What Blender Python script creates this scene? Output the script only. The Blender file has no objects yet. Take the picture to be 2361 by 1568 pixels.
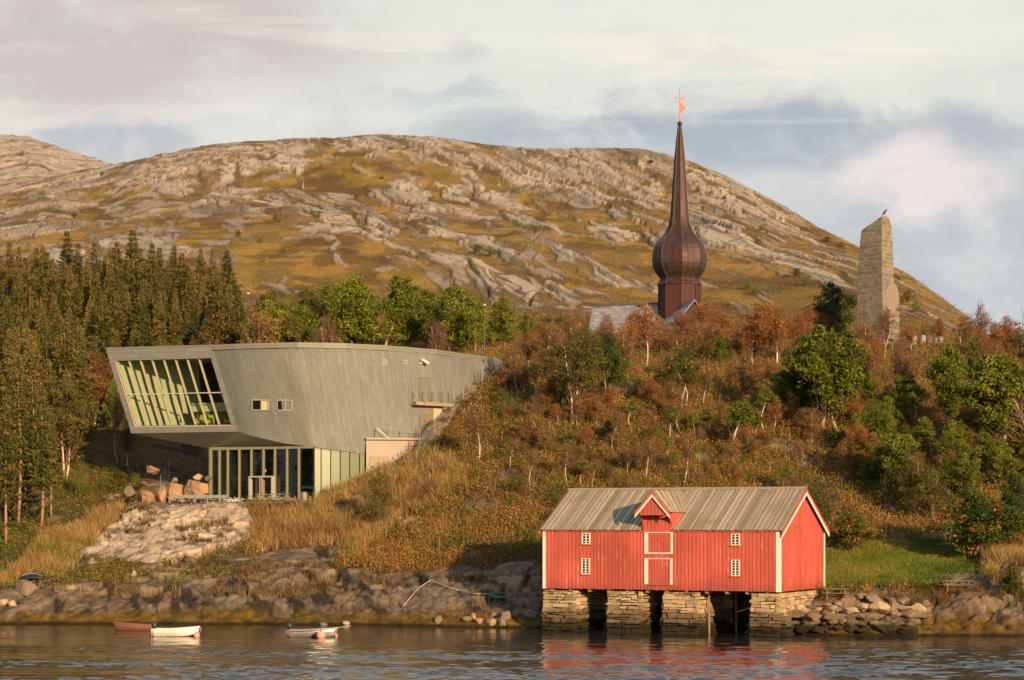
import bpy, math, random
import numpy as np
from mathutils import Vector
SC = bpy.context.scene
COL = SC.collection
R = math.radians
# ---------------- camera, world, sun, exposure ----------------
F = 4880.0; CX = 1180.5; HY = 1200.0; HC = 8.5      # focal length and horizon of the photograph, camera height above the water
cam = bpy.data.cameras.new('camera'); camo = bpy.data.objects.new('camera', cam); COL.objects.link(camo)
cam.sensor_fit = 'HORIZONTAL'; cam.sensor_width = 36; cam.lens = 36 * F / 2361
cam.shift_y = (HY - 784) / 2361; cam.clip_start = 1; cam.clip_end = 5000
camo.location = (0, 0, HC); camo.rotation_euler = (R(90), 0, 0); SC.camera = camo
SUN_AZ = 27.0; SUN_EL = 13.5
sl = bpy.data.lights.new('sun', 'SUN'); so = bpy.data.objects.new('sun', sl); COL.objects.link(so)
sl.energy = 5.0; sl.angle = R(0.6); sl.color = (1.0, 0.70, 0.40)
sdir = Vector((math.sin(R(SUN_AZ)) * math.cos(R(SUN_EL)), -math.cos(R(SUN_AZ)) * math.cos(R(SUN_EL)), math.sin(R(SUN_EL))))
so.rotation_euler = sdir.to_track_quat('Z', 'Y').to_euler(); so.location = (60, -40, 80)
SC.view_settings.view_transform = 'Standard'; SC.view_settings.look = 'None'
SC.view_settings.exposure = 0.36; SC.view_settings.gamma = 1
SC.cycles.max_bounces = 6; SC.cycles.transparent_max_bounces = 8
SC.cycles.caustics_reflective = False; SC.cycles.caustics_refractive = False

class NT:
    """small helper to write node trees"""
    def __init__(s, tree): s.t = tree; s.n = tree.nodes; s.l = tree.links
    def node(s, typ, **kw):
        n = s.n.new(typ)
        for k, v in kw.items():
            if k.startswith('i_'):
                key = k[2:]; key = int(key) if key.isdigit() else key.replace('_', ' ')
                s.put(n.inputs[key], v)
            else: setattr(n, k, v)
        return n
    def put(s, sock, v):
        if isinstance(v, bpy.types.NodeSocket): s.l.new(v, sock)
        elif isinstance(v, (tuple, list)) and sock.type == 'RGBA' and len(v) == 3: sock.default_value = (*v, 1)
        else: sock.default_value = v
    def m(s, op, a, b=0.0, c=None, clamp=False):
        n = s.n.new('ShaderNodeMath'); n.operation = op; n.use_clamp = clamp
        s.put(n.inputs[0], a); s.put(n.inputs[1], b)
        if c is not None: s.put(n.inputs[2], c)
        return n.outputs[0]
    def mix(s, f, a, b, mode='MIX'):
        n = s.n.new('ShaderNodeMix'); n.data_type = 'RGBA'; n.blend_type = mode
        s.put(n.inputs[0], f); s.put(n.inputs[6], a); s.put(n.inputs[7], b)
        return n.outputs[2]
    def noise(s, vec, scale, detail=4, rough=0.55, dist=0.0, out=0):
        n = s.n.new('ShaderNodeTexNoise')
        if vec is not None: s.l.new(vec, n.inputs['Vector'])
        n.inputs['Scale'].default_value = scale; n.inputs['Detail'].default_value = detail
        n.inputs['Roughness'].default_value = rough; n.inputs['Distortion'].default_value = dist
        return n.outputs[out]
    def ramp(s, f, stops, interp='LINEAR'):
        n = s.n.new('ShaderNodeValToRGB'); n.color_ramp.interpolation = interp
        e = n.color_ramp.elements
        while len(e) < len(stops): e.new(0.5)
        for q, (p, c) in zip(e, stops):
            q.position = p; q.color = (c, c, c, 1) if isinstance(c, (int, float)) else (*c, 1)
        s.put(n.inputs[0], f); return n.outputs[0]
    def sstep(s, v, a, b):
        n = s.n.new('ShaderNodeMapRange'); n.interpolation_type = 'SMOOTHSTEP'
        s.put(n.inputs[0], v); n.inputs[1].default_value = a; n.inputs[2].default_value = b
        return n.outputs[0]
    def mapping(s, vec, scale=(1, 1, 1), rot=(0, 0, 0), loc=(0, 0, 0)):
        n = s.n.new('ShaderNodeMapping'); s.l.new(vec, n.inputs[0])
        n.inputs['Scale'].default_value = scale; n.inputs['Rotation'].default_value = rot; n.inputs['Location'].default_value = loc
        return n.outputs[0]

def srgb(r, g, b):
    f = lambda c: (c / 255 / 12.92) if c <= 10 else ((c / 255 + 0.055) / 1.055) ** 2.4
    return (f(r), f(g), f(b))

# world: Nishita sky with cloud banks laid over it by direction
wd = bpy.data.worlds.new('World'); SC.world = wd; wd.use_nodes = True
w = NT(wd.node_tree); w.n.clear()
out = w.node('ShaderNodeOutputWorld'); bg = w.node('ShaderNodeBackground'); w.l.new(bg.outputs[0], out.inputs[0])
sky = w.node('ShaderNodeTexSky'); sky.sky_type = 'NISHITA'; sky.sun_disc = False
sky.sun_elevation = R(SUN_EL); sky.sun_rotation = R(180 - SUN_AZ); sky.air_density = 1.0; sky.dust_density = 1.0
bg.inputs['Strength'].default_value = 0.1
tc = w.node('ShaderNodeTexCoord').outputs['Generated']
sx = w.node('ShaderNodeSeparateXYZ'); w.l.new(tc, sx.inputs[0])
ty = w.m('MAXIMUM', sx.outputs[1], 0.12)
S0 = w.m('DIVIDE', sx.outputs[0], ty); T0 = w.m('DIVIDE', sx.outputs[2], ty)
cv = w.node('ShaderNodeCombineXYZ'); w.l.new(S0, cv.inputs[0]); w.l.new(T0, cv.inputs[1])
nA = w.noise(w.mapping(cv.outputs[0], (9, 26, 1)), 1.0, 6, 0.6, 0.4)
nB = w.noise(w.mapping(cv.outputs[0], (16, 22, 1), loc=(3, 7, 0)), 1.0, 7, 0.62, 0.2)
nC = w.noise(w.mapping(cv.outputs[0], (5, 60, 1), rot=(0, 0, R(4)), loc=(1, 2, 0)), 1.0, 5, 0.6, 0.3)
S1 = w.m('ADD', S0, w.m('MULTIPLY', w.m('SUBTRACT', nA, 0.5), 0.09))
T1 = w.m('ADD', T0, w.m('MULTIPLY', w.m('SUBTRACT', nB, 0.5), 0.055))
def blob(px, py, rx, ry, a=0.55, b=1.25):
    dx = w.m('DIVIDE', w.m('SUBTRACT', S1, (px - CX) / F), rx / F)
    dy = w.m('DIVIDE', w.m('SUBTRACT', T1, (HY - py) / F), ry / F)
    d = w.m('SQRT', w.m('ADD', w.m('MULTIPLY', dx, dx), w.m('MULTIPLY', dy, dy)))
    return w.m('SUBTRACT', 1.0, w.sstep(d, a, b))
K10 = lambda c: tuple(v * 8.9 for v in c)
base = w.mix(w.sstep(T0, 0.25, 0.5), K10(srgb(214, 215, 206)), K10(srgb(158, 172, 192)))
base = w.mix(w.sstep(T0, 0.17, 0.05), base, K10(srgb(176, 184, 196)))
sm = w.mix(0.93, sky.outputs[0], base)
def lay(cur, mask, rgb, amt=1.0): return w.mix(w.m('MULTIPLY', mask, amt), cur, K10(srgb(*rgb)))
c = sm
c = lay(c, blob(1700, 60, 900, 170, 0.4, 1.3), (222, 224, 214), 0.8)
c = lay(c, w.m('MULTIPLY', blob(1800, 150, 700, 60, 0.3, 1.2), w.sstep(nC, 0.42, 0.62)), (238, 226, 212), 0.7)
c = lay(c, blob(260, 110, 620, 190), (194, 184, 181), 0.9)
c = lay(c, w.m('MULTIPLY', blob(620, 260, 420, 120, 0.2, 1.2), w.sstep(nB, 0.35, 0.6)), (214, 214, 210), 0.9)
c = lay(c, blob(250, 330, 210, 60, 0.5, 1.1), (176, 180, 188), 0.8)
c = lay(c, blob(1000, 105, 95, 55, 0.1, 1.2), (186, 190, 194), 0.6)
c = lay(c, blob(1010, 218, 170, 32, 0.1, 1.2), (176, 184, 192), 0.6)
c = lay(c, blob(1720, 322, 1020, 92, 0.35, 1.18), (160, 170, 181), 0.88)
c = lay(c, blob(2250, 560, 520, 220, 0.4, 1.2), (178, 184, 192), 0.8)
c = lay(c, w.m('MULTIPLY', blob(1830, 480, 280, 110, 0.4, 1.1), w.sstep(nB, 0.3, 0.6)), (196, 196, 201), 0.9)
c = lay(c, w.m('MULTIPLY', blob(2110, 400, 210, 135, 0.4, 1.05), w.sstep(nB, 0.33, 0.50)), (226, 217, 212), 0.95)
c = lay(c, w.m('MULTIPLY', blob(2210, 440, 170, 60, 0.3, 1.0), w.sstep(nA, 0.38, 0.50)), (222, 213, 210), 0.9)
c = w.mix(w.m('MULTIPLY', w.sstep(nB, 0.48, 0.66), 0.34), c, K10(srgb(226, 225, 218)))
c = w.mix(w.m('MULTIPLY', w.sstep(nA, 0.52, 0.70), 0.38), c, K10(srgb(178, 182, 190)))
c = w.mix(w.m('MULTIPLY', w.m('MULTIPLY', w.sstep(nC, 0.50, 0.66), w.sstep(T0, 0.16, 0.20)), 0.35), c, K10(srgb(236, 226, 214)))
lp = w.sstep(sx.outputs[1], 0.1, -0.3)          # behind the camera: plain evening sky
c = w.mix(lp, c, w.mix(0.5, sky.outputs[0], K10(srgb(150, 165, 190))))
w.l.new(c, bg.inputs['Color'])

# ---------------- mesh helpers ----------------
rng = np.random.default_rng(7); random.seed(7)
def at(px, py, Y): return np.array(((px - CX) * Y / F, Y, HC + (HY - py) * Y / F))
def pix(p): return (CX + F * p[0] / p[1], HY - F * (p[2] - HC) / p[1])
def tag(o, label=None, cat=None, group=None, kind=None):
    if label: o['label'] = label
    if cat: o['category'] = cat
    if group: o['group'] = group
    if kind: o['kind'] = kind
    return o
def wloc(o):
    v = Vector((0, 0, 0))
    while o is not None: v = v + o.location; o = o.parent
    return np.array(v)
def empty(name, loc, label=None, cat=None, group=None):
    o = bpy.data.objects.new(name, None); COL.objects.link(o); o.location = tuple(loc); o.empty_display_size = 0.5
    return tag(o, label, cat, group)
def np_mesh(name, V, Fq, mat, parent=None, origin=None, smooth=False, col=None, attr=None, tri=False):
    """V (n,3), Fq (m,k) equal-size faces, col (n,3) point colours, attr name->(n,)"""
    me = bpy.data.meshes.new(name)
    V = np.asarray(V, dtype=np.float32); Fq = np.asarray(Fq, dtype=np.int32)
    k = Fq.shape[1]
    o0 = wloc(parent) if parent is not None else (np.zeros(3) if origin is None else np.array(origin))
    me.vertices.add(len(V)); me.vertices.foreach_set('co', (V - o0.astype(np.float32)).ravel())
    me.loops.add(Fq.size); me.loops.foreach_set('vertex_index', Fq.ravel())
    me.polygons.add(len(Fq)); me.polygons.foreach_set('loop_start', np.arange(0, Fq.size, k, dtype=np.int32))
    me.polygons.foreach_set('loop_total', np.full(len(Fq), k, dtype=np.int32))
    if smooth: me.polygons.foreach_set('use_smooth', np.ones(len(Fq), dtype=bool))
    me.update(calc_edges=True)
    if col is not None:
        a = me.color_attributes.new('Col', 'FLOAT_COLOR', 'POINT')
        c4 = np.ones((len(V), 4), dtype=np.float32); c4[:, :3] = col; a.data.foreach_set('color', c4.ravel())
    for an, av in (attr or {}).items():
        a = me.attributes.new(an, 'FLOAT', 'POINT'); a.data.foreach_set('value', np.asarray(av, dtype=np.float32))
    me.materials.append(mat)
    o = bpy.data.objects.new(name, me); COL.objects.link(o)
    if parent is not None: o.parent = parent
    else: o.location = tuple(o0)
    return o
class MB:
    def __init__(s): s.v = []; s.f = []; s.c = []
    def add(s, vs, fs, col=None):
        b = len(s.v); s.v += [tuple(map(float, p)) for p in vs]; s.f += [tuple(i + b for i in q) for q in fs]
        s.c += [col if col is not None else (1, 1, 1)] * len(vs)
    def hexa(s, p, col=None):   # p: bottom 4 then top 4
        s.add(p, [(3, 2, 1, 0), (4, 5, 6, 7), (0, 1, 5, 4), (1, 2, 6, 5), (2, 3, 7, 6), (3, 0, 4, 7)], col)
    def box(s, c, size, ax=None, col=None):
        c = np.array(c, float); X, Y, Z = ax if ax is not None else ((1, 0, 0), (0, 1, 0), (0, 0, 1))
        X = np.array(X, float) * size[0] / 2; Y = np.array(Y, float) * size[1] / 2; Z = np.array(Z, float) * size[2] / 2
        s.hexa([c - X - Y - Z, c + X - Y - Z, c + X + Y - Z, c - X + Y - Z, c - X - Y + Z, c + X - Y + Z, c + X + Y + Z, c - X + Y + Z], col)
    def bar(s, a, b, w_, d=None, up=(0, 0, 1), col=None):
        a = np.array(a, float); b = np.array(b, float); d = w_ if d is None else d
        z = b - a; L = np.linalg.norm(z)
        if L < 1e-6: return
        z /= L; up = np.array(up, float)
        if abs(z @ up) > 0.98: up = np.array((0, 1, 0.0))
        x = np.cross(up, z); x /= np.linalg.norm(x); y = np.cross(z, x)
        s.box((a + b) / 2, (w_, d, L), (x, y, z), col)
    def tube(s, pts, rad, n=6, col=None, cap=True):
        pts = [np.array(p, float) for p in pts]; m = len(pts)
        if isinstance(rad, (int, float)): rad = [rad] * m
        vs = []; u = None
        for i, p in enumerate(pts):
            t = pts[min(i + 1, m - 1)] - pts[max(i - 1, 0)]; t = t / (np.linalg.norm(t) + 1e-9)
            if u is None:
                u = np.cross(t, (0.3, 0.9, 0.1)); 
            u = u - t * (u @ t); u /= np.linalg.norm(u) + 1e-9; v = np.cross(t, u)
            for k in range(n):
                a = 2 * math.pi * k / n; vs.append(p + rad[i] * (math.cos(a) * u + math.sin(a) * v))
        fs = [(i * n + k, i * n + (k + 1) % n, (i + 1) * n + (k + 1) % n, (i + 1) * n + k) for i in range(m - 1) for k in range(n)]
        if cap: fs += [tuple(range(n - 1, -1, -1)), tuple((m - 1) * n + k for k in range(n))]
        s.add(vs, fs, col)
    def lathe(s, c, prof, n=16, rot=0.0, col=None):
        c = np.array(c, float); vs = []
        for r_, z_ in prof:
            for k in range(n):
                a = rot + 2 * math.pi * k / n; vs.append(c + (r_ * math.cos(a), r_ * math.sin(a), z_))
        m = len(prof)
        fs = [(i * n + k, i * n + (k + 1) % n, (i + 1) * n + (k + 1) % n, (i + 1) * n + k) for i in range(m - 1) for k in range(n)]
        fs += [tuple(range(n - 1, -1, -1)), tuple((m - 1) * n + k for k in range(n))]
        s.add(vs, fs, col)
    def poly(s, pts, col=None): s.add(pts, [tuple(range(len(pts)))], col)
    def prism(s, pts, vec, col=None):
        n = len(pts); P = [np.array(p, float) for p in pts]; v = np.array(vec, float)
        s.add(P + [p + v for p in P], [tuple(range(n - 1, -1, -1)), tuple(range(n, 2 * n))] + [(i, (i + 1) % n, n + (i + 1) % n, n + i) for i in range(n)], col)
    def build(s, name, mat, parent=None, origin=None, smooth=False, bevel=0.0):
        me = bpy.data.meshes.new(name)
        if parent is not None: o0 = wloc(parent)
        elif origin is not None: o0 = np.array(origin, float)
        else:
            V = np.array(s.v); o0 = np.array((V[:, 0].mean(), V[:, 1].mean(), V[:, 2].min()))
        me.from_pydata([(p[0] - o0[0], p[1] - o0[1], p[2] - o0[2]) for p in s.v], [], s.f)
        a = me.color_attributes.new('Col', 'FLOAT_COLOR', 'POINT')
        a.data.foreach_set('color', np.array([(*c_, 1) for c_ in s.c], dtype=np.float32).ravel())
        if smooth:
            for p in me.polygons: p.use_smooth = True
        me.materials.append(mat)
        o = bpy.data.objects.new(name, me); COL.objects.link(o)
        if parent is not None: o.parent = parent
        else: o.location = tuple(o0)
        if bevel:
            b = o.modifiers.new('bevel', 'BEVEL'); b.width = bevel; b.segments = 1
        return o
# ---------------- numpy noise ----------------
def _h(ix, iy, seed):
    n = (ix.astype(np.int64) * 374761393 + iy.astype(np.int64) * 668265263 + seed * 974634777) & 0x7fffffff
    n = ((n ^ (n >> 13)) * 1274126177) & 0x7fffffff
    n = ((n ^ (n >> 16)) * 668265263) & 0x7fffffff
    return ((n ^ (n >> 15)) & 0xffff) / 65535.0
def vn(x, y, seed=0):
    ix = np.floor(x); iy = np.floor(y); fx = x - ix; fy = y - iy
    fx = fx * fx * (3 - 2 * fx); fy = fy * fy * (3 - 2 * fy)
    a = _h(ix, iy, seed); b = _h(ix + 1, iy, seed); c_ = _h(ix, iy + 1, seed); d = _h(ix + 1, iy + 1, seed)
    return (a * (1 - fx) + b * fx) * (1 - fy) + (c_ * (1 - fx) + d * fx) * fy
def fbm(x, y, o=4, seed=0, g=0.5):
    s = 0; a = 1; t = 0
    for i in range(o):
        s = s + a * vn(x * 2 ** i + 17.3 * i, y * 2 ** i - 9.1 * i, seed + i); t += a; a *= g
    return s / t
def worley(x, y, seed=0):
    ix = np.floor(x); iy = np.floor(y)
    f1 = np.full(x.shape, 9.0); f2 = np.full(x.shape, 9.0); idc = np.zeros(x.shape); cx_ = np.zeros(x.shape); cy_ = np.zeros(x.shape)
    for dx in (-1, 0, 1):
        for dy in (-1, 0, 1):
            jx = ix + dx; jy = iy + dy
            qx = jx + _h(jx, jy, seed); qy = jy + _h(jx, jy, seed + 51)
            d = np.hypot(x - qx, y - qy); h = _h(jx, jy, seed + 99)
            cl = d < f1
            f2 = np.where(cl, f1, np.minimum(f2, d)); cx_ = np.where(cl, x - qx, cx_); cy_ = np.where(cl, y - qy, cy_)
            idc = np.where(cl, h, idc); f1 = np.where(cl, d, f1)
    return f1, f2, idc, cx_, cy_
def sst(v, a, b):
    t = np.clip((v - a) / (b - a), 0, 1); return t * t * (3 - 2 * t)
def inpoly(px, py, poly):
    r = np.zeros(np.shape(px), bool); n = len(poly); j = n - 1
    for i in range(n):
        xi, yi = poly[i]; xj, yj = poly[j]
        r ^= ((yi > py) != (yj > py)) & (px < (xj - xi) * (py - yi) / ((yj - yi) or 1e-9) + xi); j = i
    return r

# ---------------- materials ----------------
def mat(name, col=(0.5, 0.5, 0.5), rough=0.8, metal=0.0, var=0.12, scale=3.0, stretch=(1, 1, 1), bump=0.0, bscale=None, vcol=False, spec=0.3, objvar=0.0, ramp=None):
    m_ = bpy.data.materials.new(name); m_.use_nodes = True; t = NT(m_.node_tree)
    b = t.n['Principled BSDF']; b.inputs['Roughness'].default_value = rough; b.inputs['Metallic'].default_value = metal
    b.inputs['Specular IOR Level'].default_value = spec
    oc = t.node('ShaderNodeTexCoord').outputs['Object']
    n1 = t.noise(t.mapping(oc, stretch), scale, 5, 0.6)
    if ramp: base = t.ramp(n1, ramp)
    else:
        base = t.mix(0.0, col, col)
    if vcol:
        a = t.node('ShaderNodeVertexColor'); a.layer_name = 'Col'
        base = t.mix(1.0, base if ramp else (col if not isinstance(col, bpy.types.NodeSocket) else col), a.outputs[0], 'MULTIPLY')
    k = t.ramp(n1, [(0.25, 1 - var), (0.75, 1 + var)])
    base = t.mix(1.0, base, k, 'MULTIPLY')
    if objvar:
        oi = t.node('ShaderNodeObjectInfo').outputs['Random']
        base = t.mix(1.0, base, t.ramp(oi, [(0, 1 - objvar), (1, 1.0 + objvar * 0.6)]), 'MULTIPLY')
    t.put(b.inputs['Base Color'], base)
    if bump:
        bn = t.node('ShaderNodeBump'); bn.inputs['Strength'].default_value = bump; bn.inputs['Distance'].default_value = 0.05
        t.l.new(t.noise(t.mapping(oc, stretch), bscale or scale * 3, 5, 0.65), bn.inputs['Height']); t.l.new(bn.outputs[0], b.inputs['Normal'])
    return m_
def leafmat(name, cols, trans=0.25, hv=0.0):
    """leaf colours picked by a per-leaf value stored on the mesh"""
    m_ = bpy.data.materials.new(name); m_.use_nodes = True; t = NT(m_.node_tree)
    b = t.n['Principled BSDF']; b.inputs['Roughness'].default_value = 0.6; b.inputs['Specular IOR Level'].default_value = 0.2
    at_ = t.node('ShaderNodeAttribute'); at_.attribute_name = 'v'
    oi = t.node('ShaderNodeObjectInfo').outputs['Random']
    f = t.m('ADD', at_.outputs['Fac'], t.m('MULTIPLY', t.m('SUBTRACT', oi, 0.5), 0.3), clamp=True)
    cc = t.ramp(f, [(i / (len(cols) - 1), q) for i, q in enumerate(cols)])
    t.put(b.inputs['Base Color'], cc)
    tr = t.node('ShaderNodeBsdfTranslucent'); t.put(tr.inputs[0], cc)
    mx = t.node('ShaderNodeMixShader'); mx.inputs[0].default_value = trans
    o_ = t.n['Material Output']; t.l.new(b.outputs[0], mx.inputs[1]); t.l.new(tr.outputs[0], mx.inputs[2]); t.l.new(mx.outputs[0], o_.inputs[0])
    return m_
# ---------------- terrain ----------------
SHORE = [(-600, 174), (0, 173), (500, 172.5), (800, 171.5), (1000, 169), (1150, 167), (1240, 166), (1350, 168.5), (1500, 169), (1650, 168), (1760, 163), (1850, 157.5), (1920, 155.5), (2100, 155), (2361, 154.5), (3000, 155)]
RW = [  # rows from the shore to beyond the skyline: (px, py, distance)
 [(-600, 1365, 183), (0, 1365, 183), (150, 1352, 183), (300, 1352, 184), (400, 1350, 185), (500, 1338, 185), (600, 1310, 186), (700, 1300, 186), (800, 1318, 184), (900, 1322, 183), (1000, 1318, 183), (1100, 1312, 182), (1250, 1290, 180), (1500, 1300, 179), (1700, 1345, 175), (1800, 1374, 166), (1850, 1380, 163), (1920, 1385, 162.5), (2050, 1372, 163), (2150, 1374, 163), (2250, 1350, 163.5), (2361, 1325, 164.5), (3000, 1320, 165)],
 [(-600, 1300, 194), (0, 1290, 194), (250, 1285, 195), (400, 1272, 194), (600, 1268, 194), (800, 1240, 194), (1000, 1220, 193), (1250, 1200, 190), (1500, 1210, 190), (1750, 1250, 187), (1900, 1290, 177), (2050, 1272, 178), (2200, 1272, 178), (2361, 1260, 178), (3000, 1250, 178)],
 [(-600, 1215, 208), (0, 1208, 208), (150, 1196, 208), (250, 1178, 207), (350, 1168, 207), (600, 1161, 207), (700, 1159, 207), (780, 1146, 208), (840, 1124, 209), (900, 1112, 210), (1000, 1082, 208), (1100, 1062, 207), (1250, 1060, 206), (1500, 1080, 204), (1750, 1130, 199), (1900, 1205, 188), (2050, 1190, 190), (2200, 1180, 191), (2361, 1160, 192), (3000, 1150, 192)],
 [(-600, 1110, 224), (0, 1115, 223), (150, 1128, 222), (250, 1145, 222), (300, 1152, 222), (484, 1157, 221), (723, 1153, 214.5), (790, 1137, 215.5), (850, 1104, 216.5), (900, 1080, 217.5), (960, 1015, 219), (1000, 970, 221), (1050, 930, 224), (1100, 896, 227), (1150, 868, 231), (1200, 850, 234), (1300, 880, 228), (1500, 940, 222), (1750, 1010, 216), (1900, 1060, 209), (2050, 1030, 212), (2200, 1010, 214), (2361, 1000, 216), (3000, 1000, 216)],
 [(-600, 985, 245), (0, 1000, 245), (250, 1042, 243), (400, 1082, 240), (500, 1110, 240), (700, 1090, 240), (850, 990, 239), (960, 920, 238), (1050, 875, 240), (1120, 848, 243), (1200, 828, 248), (1300, 838, 245), (1500, 860, 243), (1750, 885, 240), (1900, 905, 236), (2050, 882, 238), (2200, 872, 240), (2361, 872, 242), (3000, 870, 242)],
 [(-600, 850, 285), (0, 860, 285), (250, 870, 283), (500, 878, 280), (800, 850, 276), (1000, 828, 275), (1200, 800, 276), (1350, 798, 275), (1500, 798, 275), (1750, 808, 275), (1900, 815, 270), (2050, 802, 270), (2200, 802, 268), (2361, 815, 270), (3000, 820, 270)],
 [(-600, 755, 322), (0, 760, 320), (500, 770, 320), (800, 758, 318), (1200, 755, 318), (1350, 755, 318), (1500, 765, 318), (1750, 770, 315), (1900, 775, 310), (2050, 785, 298), (2200, 788, 298), (2300, 802, 298), (2361, 822, 300), (3000, 850, 300)],
 [(-600, 640, 380), (0, 640, 380), (300, 650, 380), (600, 680, 382), (800, 690, 385), (1200, 700, 385), (1350, 704, 385), (1600, 704, 385), (1800, 700, 380), (1950, 702, 372), (2050, 722, 362), (2150, 745, 355), (2240, 772, 350), (2361, 840, 340), (3000, 900, 340)],
 [(-600, 545, 460), (0, 543, 460), (300, 538, 460), (600, 560, 455), (900, 580, 455), (1200, 590, 455), (1500, 590, 455), (1700, 592, 450), (1850, 612, 440), (1980, 642, 425), (2100, 688, 405), (2200, 733, 390), (2240, 760, 385), (2361, 870, 375), (3000, 950, 375)],
 [(-600, 480, 560), (0, 478, 560), (300, 448, 560), (600, 438, 565), (900, 438, 570), (1200, 465, 570), (1500, 468, 565), (1700, 500, 540), (1850, 560, 510), (1980, 606, 480), (2100, 660, 450), (2200, 722, 425), (2240, 753, 415), (2361, 880, 405), (3000, 980, 405)],
 [(-600, 455, 640), (0, 440, 640), (120, 418, 642), (280, 386, 645), (350, 372, 650), (430, 355, 660), (480, 346, 665), (560, 340, 672), (700, 333, 680), (790, 334, 685), (860, 326, 690), (900, 326, 690), (1000, 330, 690), (1150, 349, 690), (1250, 357, 690), (1400, 355, 688), (1480, 355, 684), (1540, 368, 676), (1590, 385, 668), (1650, 410, 655), (1700, 431, 642), (1800, 484, 612), (1880, 531, 585), (1980, 576, 550), (2060, 623, 510), (2110, 652, 490), (2160, 686, 468), (2210, 722, 448), (2240, 749, 435), (2290, 800, 430), (2361, 890, 430), (3000, 1000, 430)],
]
U = np.concatenate([np.arange(-1500.0, -60, 12), np.arange(-60, 2425, 2.6), np.arange(2427.0, 3900, 12)]); NC = len(U)
knY = []; knZ = []
Ys = np.interp(U, *zip(*SHORE)) + 1.6 * (fbm(U / 38.0, U * 0, 3, 5) - 0.5)
for dY, z in ((-60, -9), (-9, -2.6), (0, -0.12), (2.2, 0.55)): knY.append(Ys + dY); knZ.append(np.full(NC, float(z)))
sm = lambda a: np.convolve(np.pad(a, 9, 'edge'), np.hanning(21)[1:-1] / np.hanning(21)[1:-1].sum(), 'valid')
for row in RW:
    a = np.array(row); yy = sm(np.interp(U, a[:, 0], a[:, 2])); pp = sm(np.interp(U, a[:, 0], a[:, 1]))
    knY.append(yy); knZ.append(HC + (HY - pp) * yy / F)
crY = knY[-1]; knY.append(crY + 45); knZ.append(knZ[-1] - 9); knY.append(crY + 700); knZ.append(knZ[-1] - 60)
knY = np.array(knY); knZ = np.array(knZ)
SEGN = [2, 6, 8, 34, 34, 34, 30, 52, 46, 36, 44, 52, 52, 46, 10, 4]
d = np.diff(knZ, axis=0) / np.diff(knY, axis=0)        # monotone cubic slopes
mK = np.zeros_like(knZ); mK[0] = d[0]; mK[-1] = d[-1]
for i in range(1, len(knZ) - 1):
    h0 = knY[i] - knY[i - 1]; h1 = knY[i + 1] - knY[i]; w1 = 2 * h1 + h0; w2 = h1 + 2 * h0
    ok = d[i - 1] * d[i] > 0
    mK[i] = np.where(ok, (w1 + w2) / (w1 / np.where(ok, d[i - 1], 1) + w2 / np.where(ok, d[i], 1)), 0)
gy = []; gz = []; gs = []
for i, n in enumerate(SEGN):
    h = knY[i + 1] - knY[i]
    for k in range(n):
        t = k / n
        gy.append(knY[i] + h * t); gs.append(np.full(NC, i + t))
        gz.append((2 * t**3 - 3 * t**2 + 1) * knZ[i] + (t**3 - 2 * t**2 + t) * h * mK[i] + (-2 * t**3 + 3 * t**2) * knZ[i + 1] + (t**3 - t**2) * h * mK[i + 1])
gy.append(knY[-1]); gz.append(knZ[-1]); gs.append(np.full(NC, len(SEGN)))
GY = np.array(gy); GZ = np.array(gz); GS = np.array(gs); GX = (U[None, :] - CX) / F * GY; GU = np.broadcast_to(U, GY.shape)
GP = HY - F * (GZ - HC) / GY                            # row of the photograph each vertex falls on
NR = GY.shape[0]
# --- masks
hill = sst(GS, 10.5, 11.1)                              # open fell above the trees
wob = (fbm(GX / 5, GY / 5, 4, 3) - 0.5)
U2 = GU + wob * 75; P2 = GP + (fbm(GX / 3, GY / 3, 4, 13) - 0.5) * 75; U2 = U2 + (fbm(GX / 1.8, GY / 1.8, 3, 14) - .5) * 50
dome = inpoly(U2, P2, [(205, 1275), (240, 1215), (300, 1180), (350, 1166), (440, 1160), (590, 1160), (592, 1195), (575, 1250), (500, 1272), (440, 1284), (320, 1292), (225, 1290)])
bluff = inpoly(U2 * 0.4 + GU * 0.6, P2 * 0.4 + GP * 0.6, [(885, 1105), (945, 1045), (975, 990), (1010, 950), (1070, 905), (1120, 868), (1128, 882), (1080, 925), (1050, 958), (1012, 1020), (985, 1040), (955, 1060), (925, 1100)])
shore = 1 - sst(GS + wob * 1.0 + (GU < 1240) * 0.10, 3.85, 4.12)
low = inpoly(U2, P2, [(560, 1300), (640, 1268), (770, 1270), (780, 1300), (740, 1340), (600, 1340)]) | inpoly(U2, P2, [(2180, 1340), (2230, 1320), (2290, 1335), (2361, 1320), (2960, 1320), (2960, 1400), (2170, 1400)]) | inpoly(U2, P2, [(1985, 1375), (2030, 1350), (2080, 1365), (2100, 1400), (1960, 1400)])
patch = (fbm(GX / 3.2, GY / 2.2, 4, 31) > 0.66) & (GS > 3.6) & (GS < 8) & ~((GU > 1880) & (GS < 5.2))
rockm = np.clip(np.maximum(np.maximum(dome, bluff), np.maximum(shore, low)) + patch * (1 - dome), 0, 1).astype(float)
rockm[(GS < 3.95)] = 1
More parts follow.
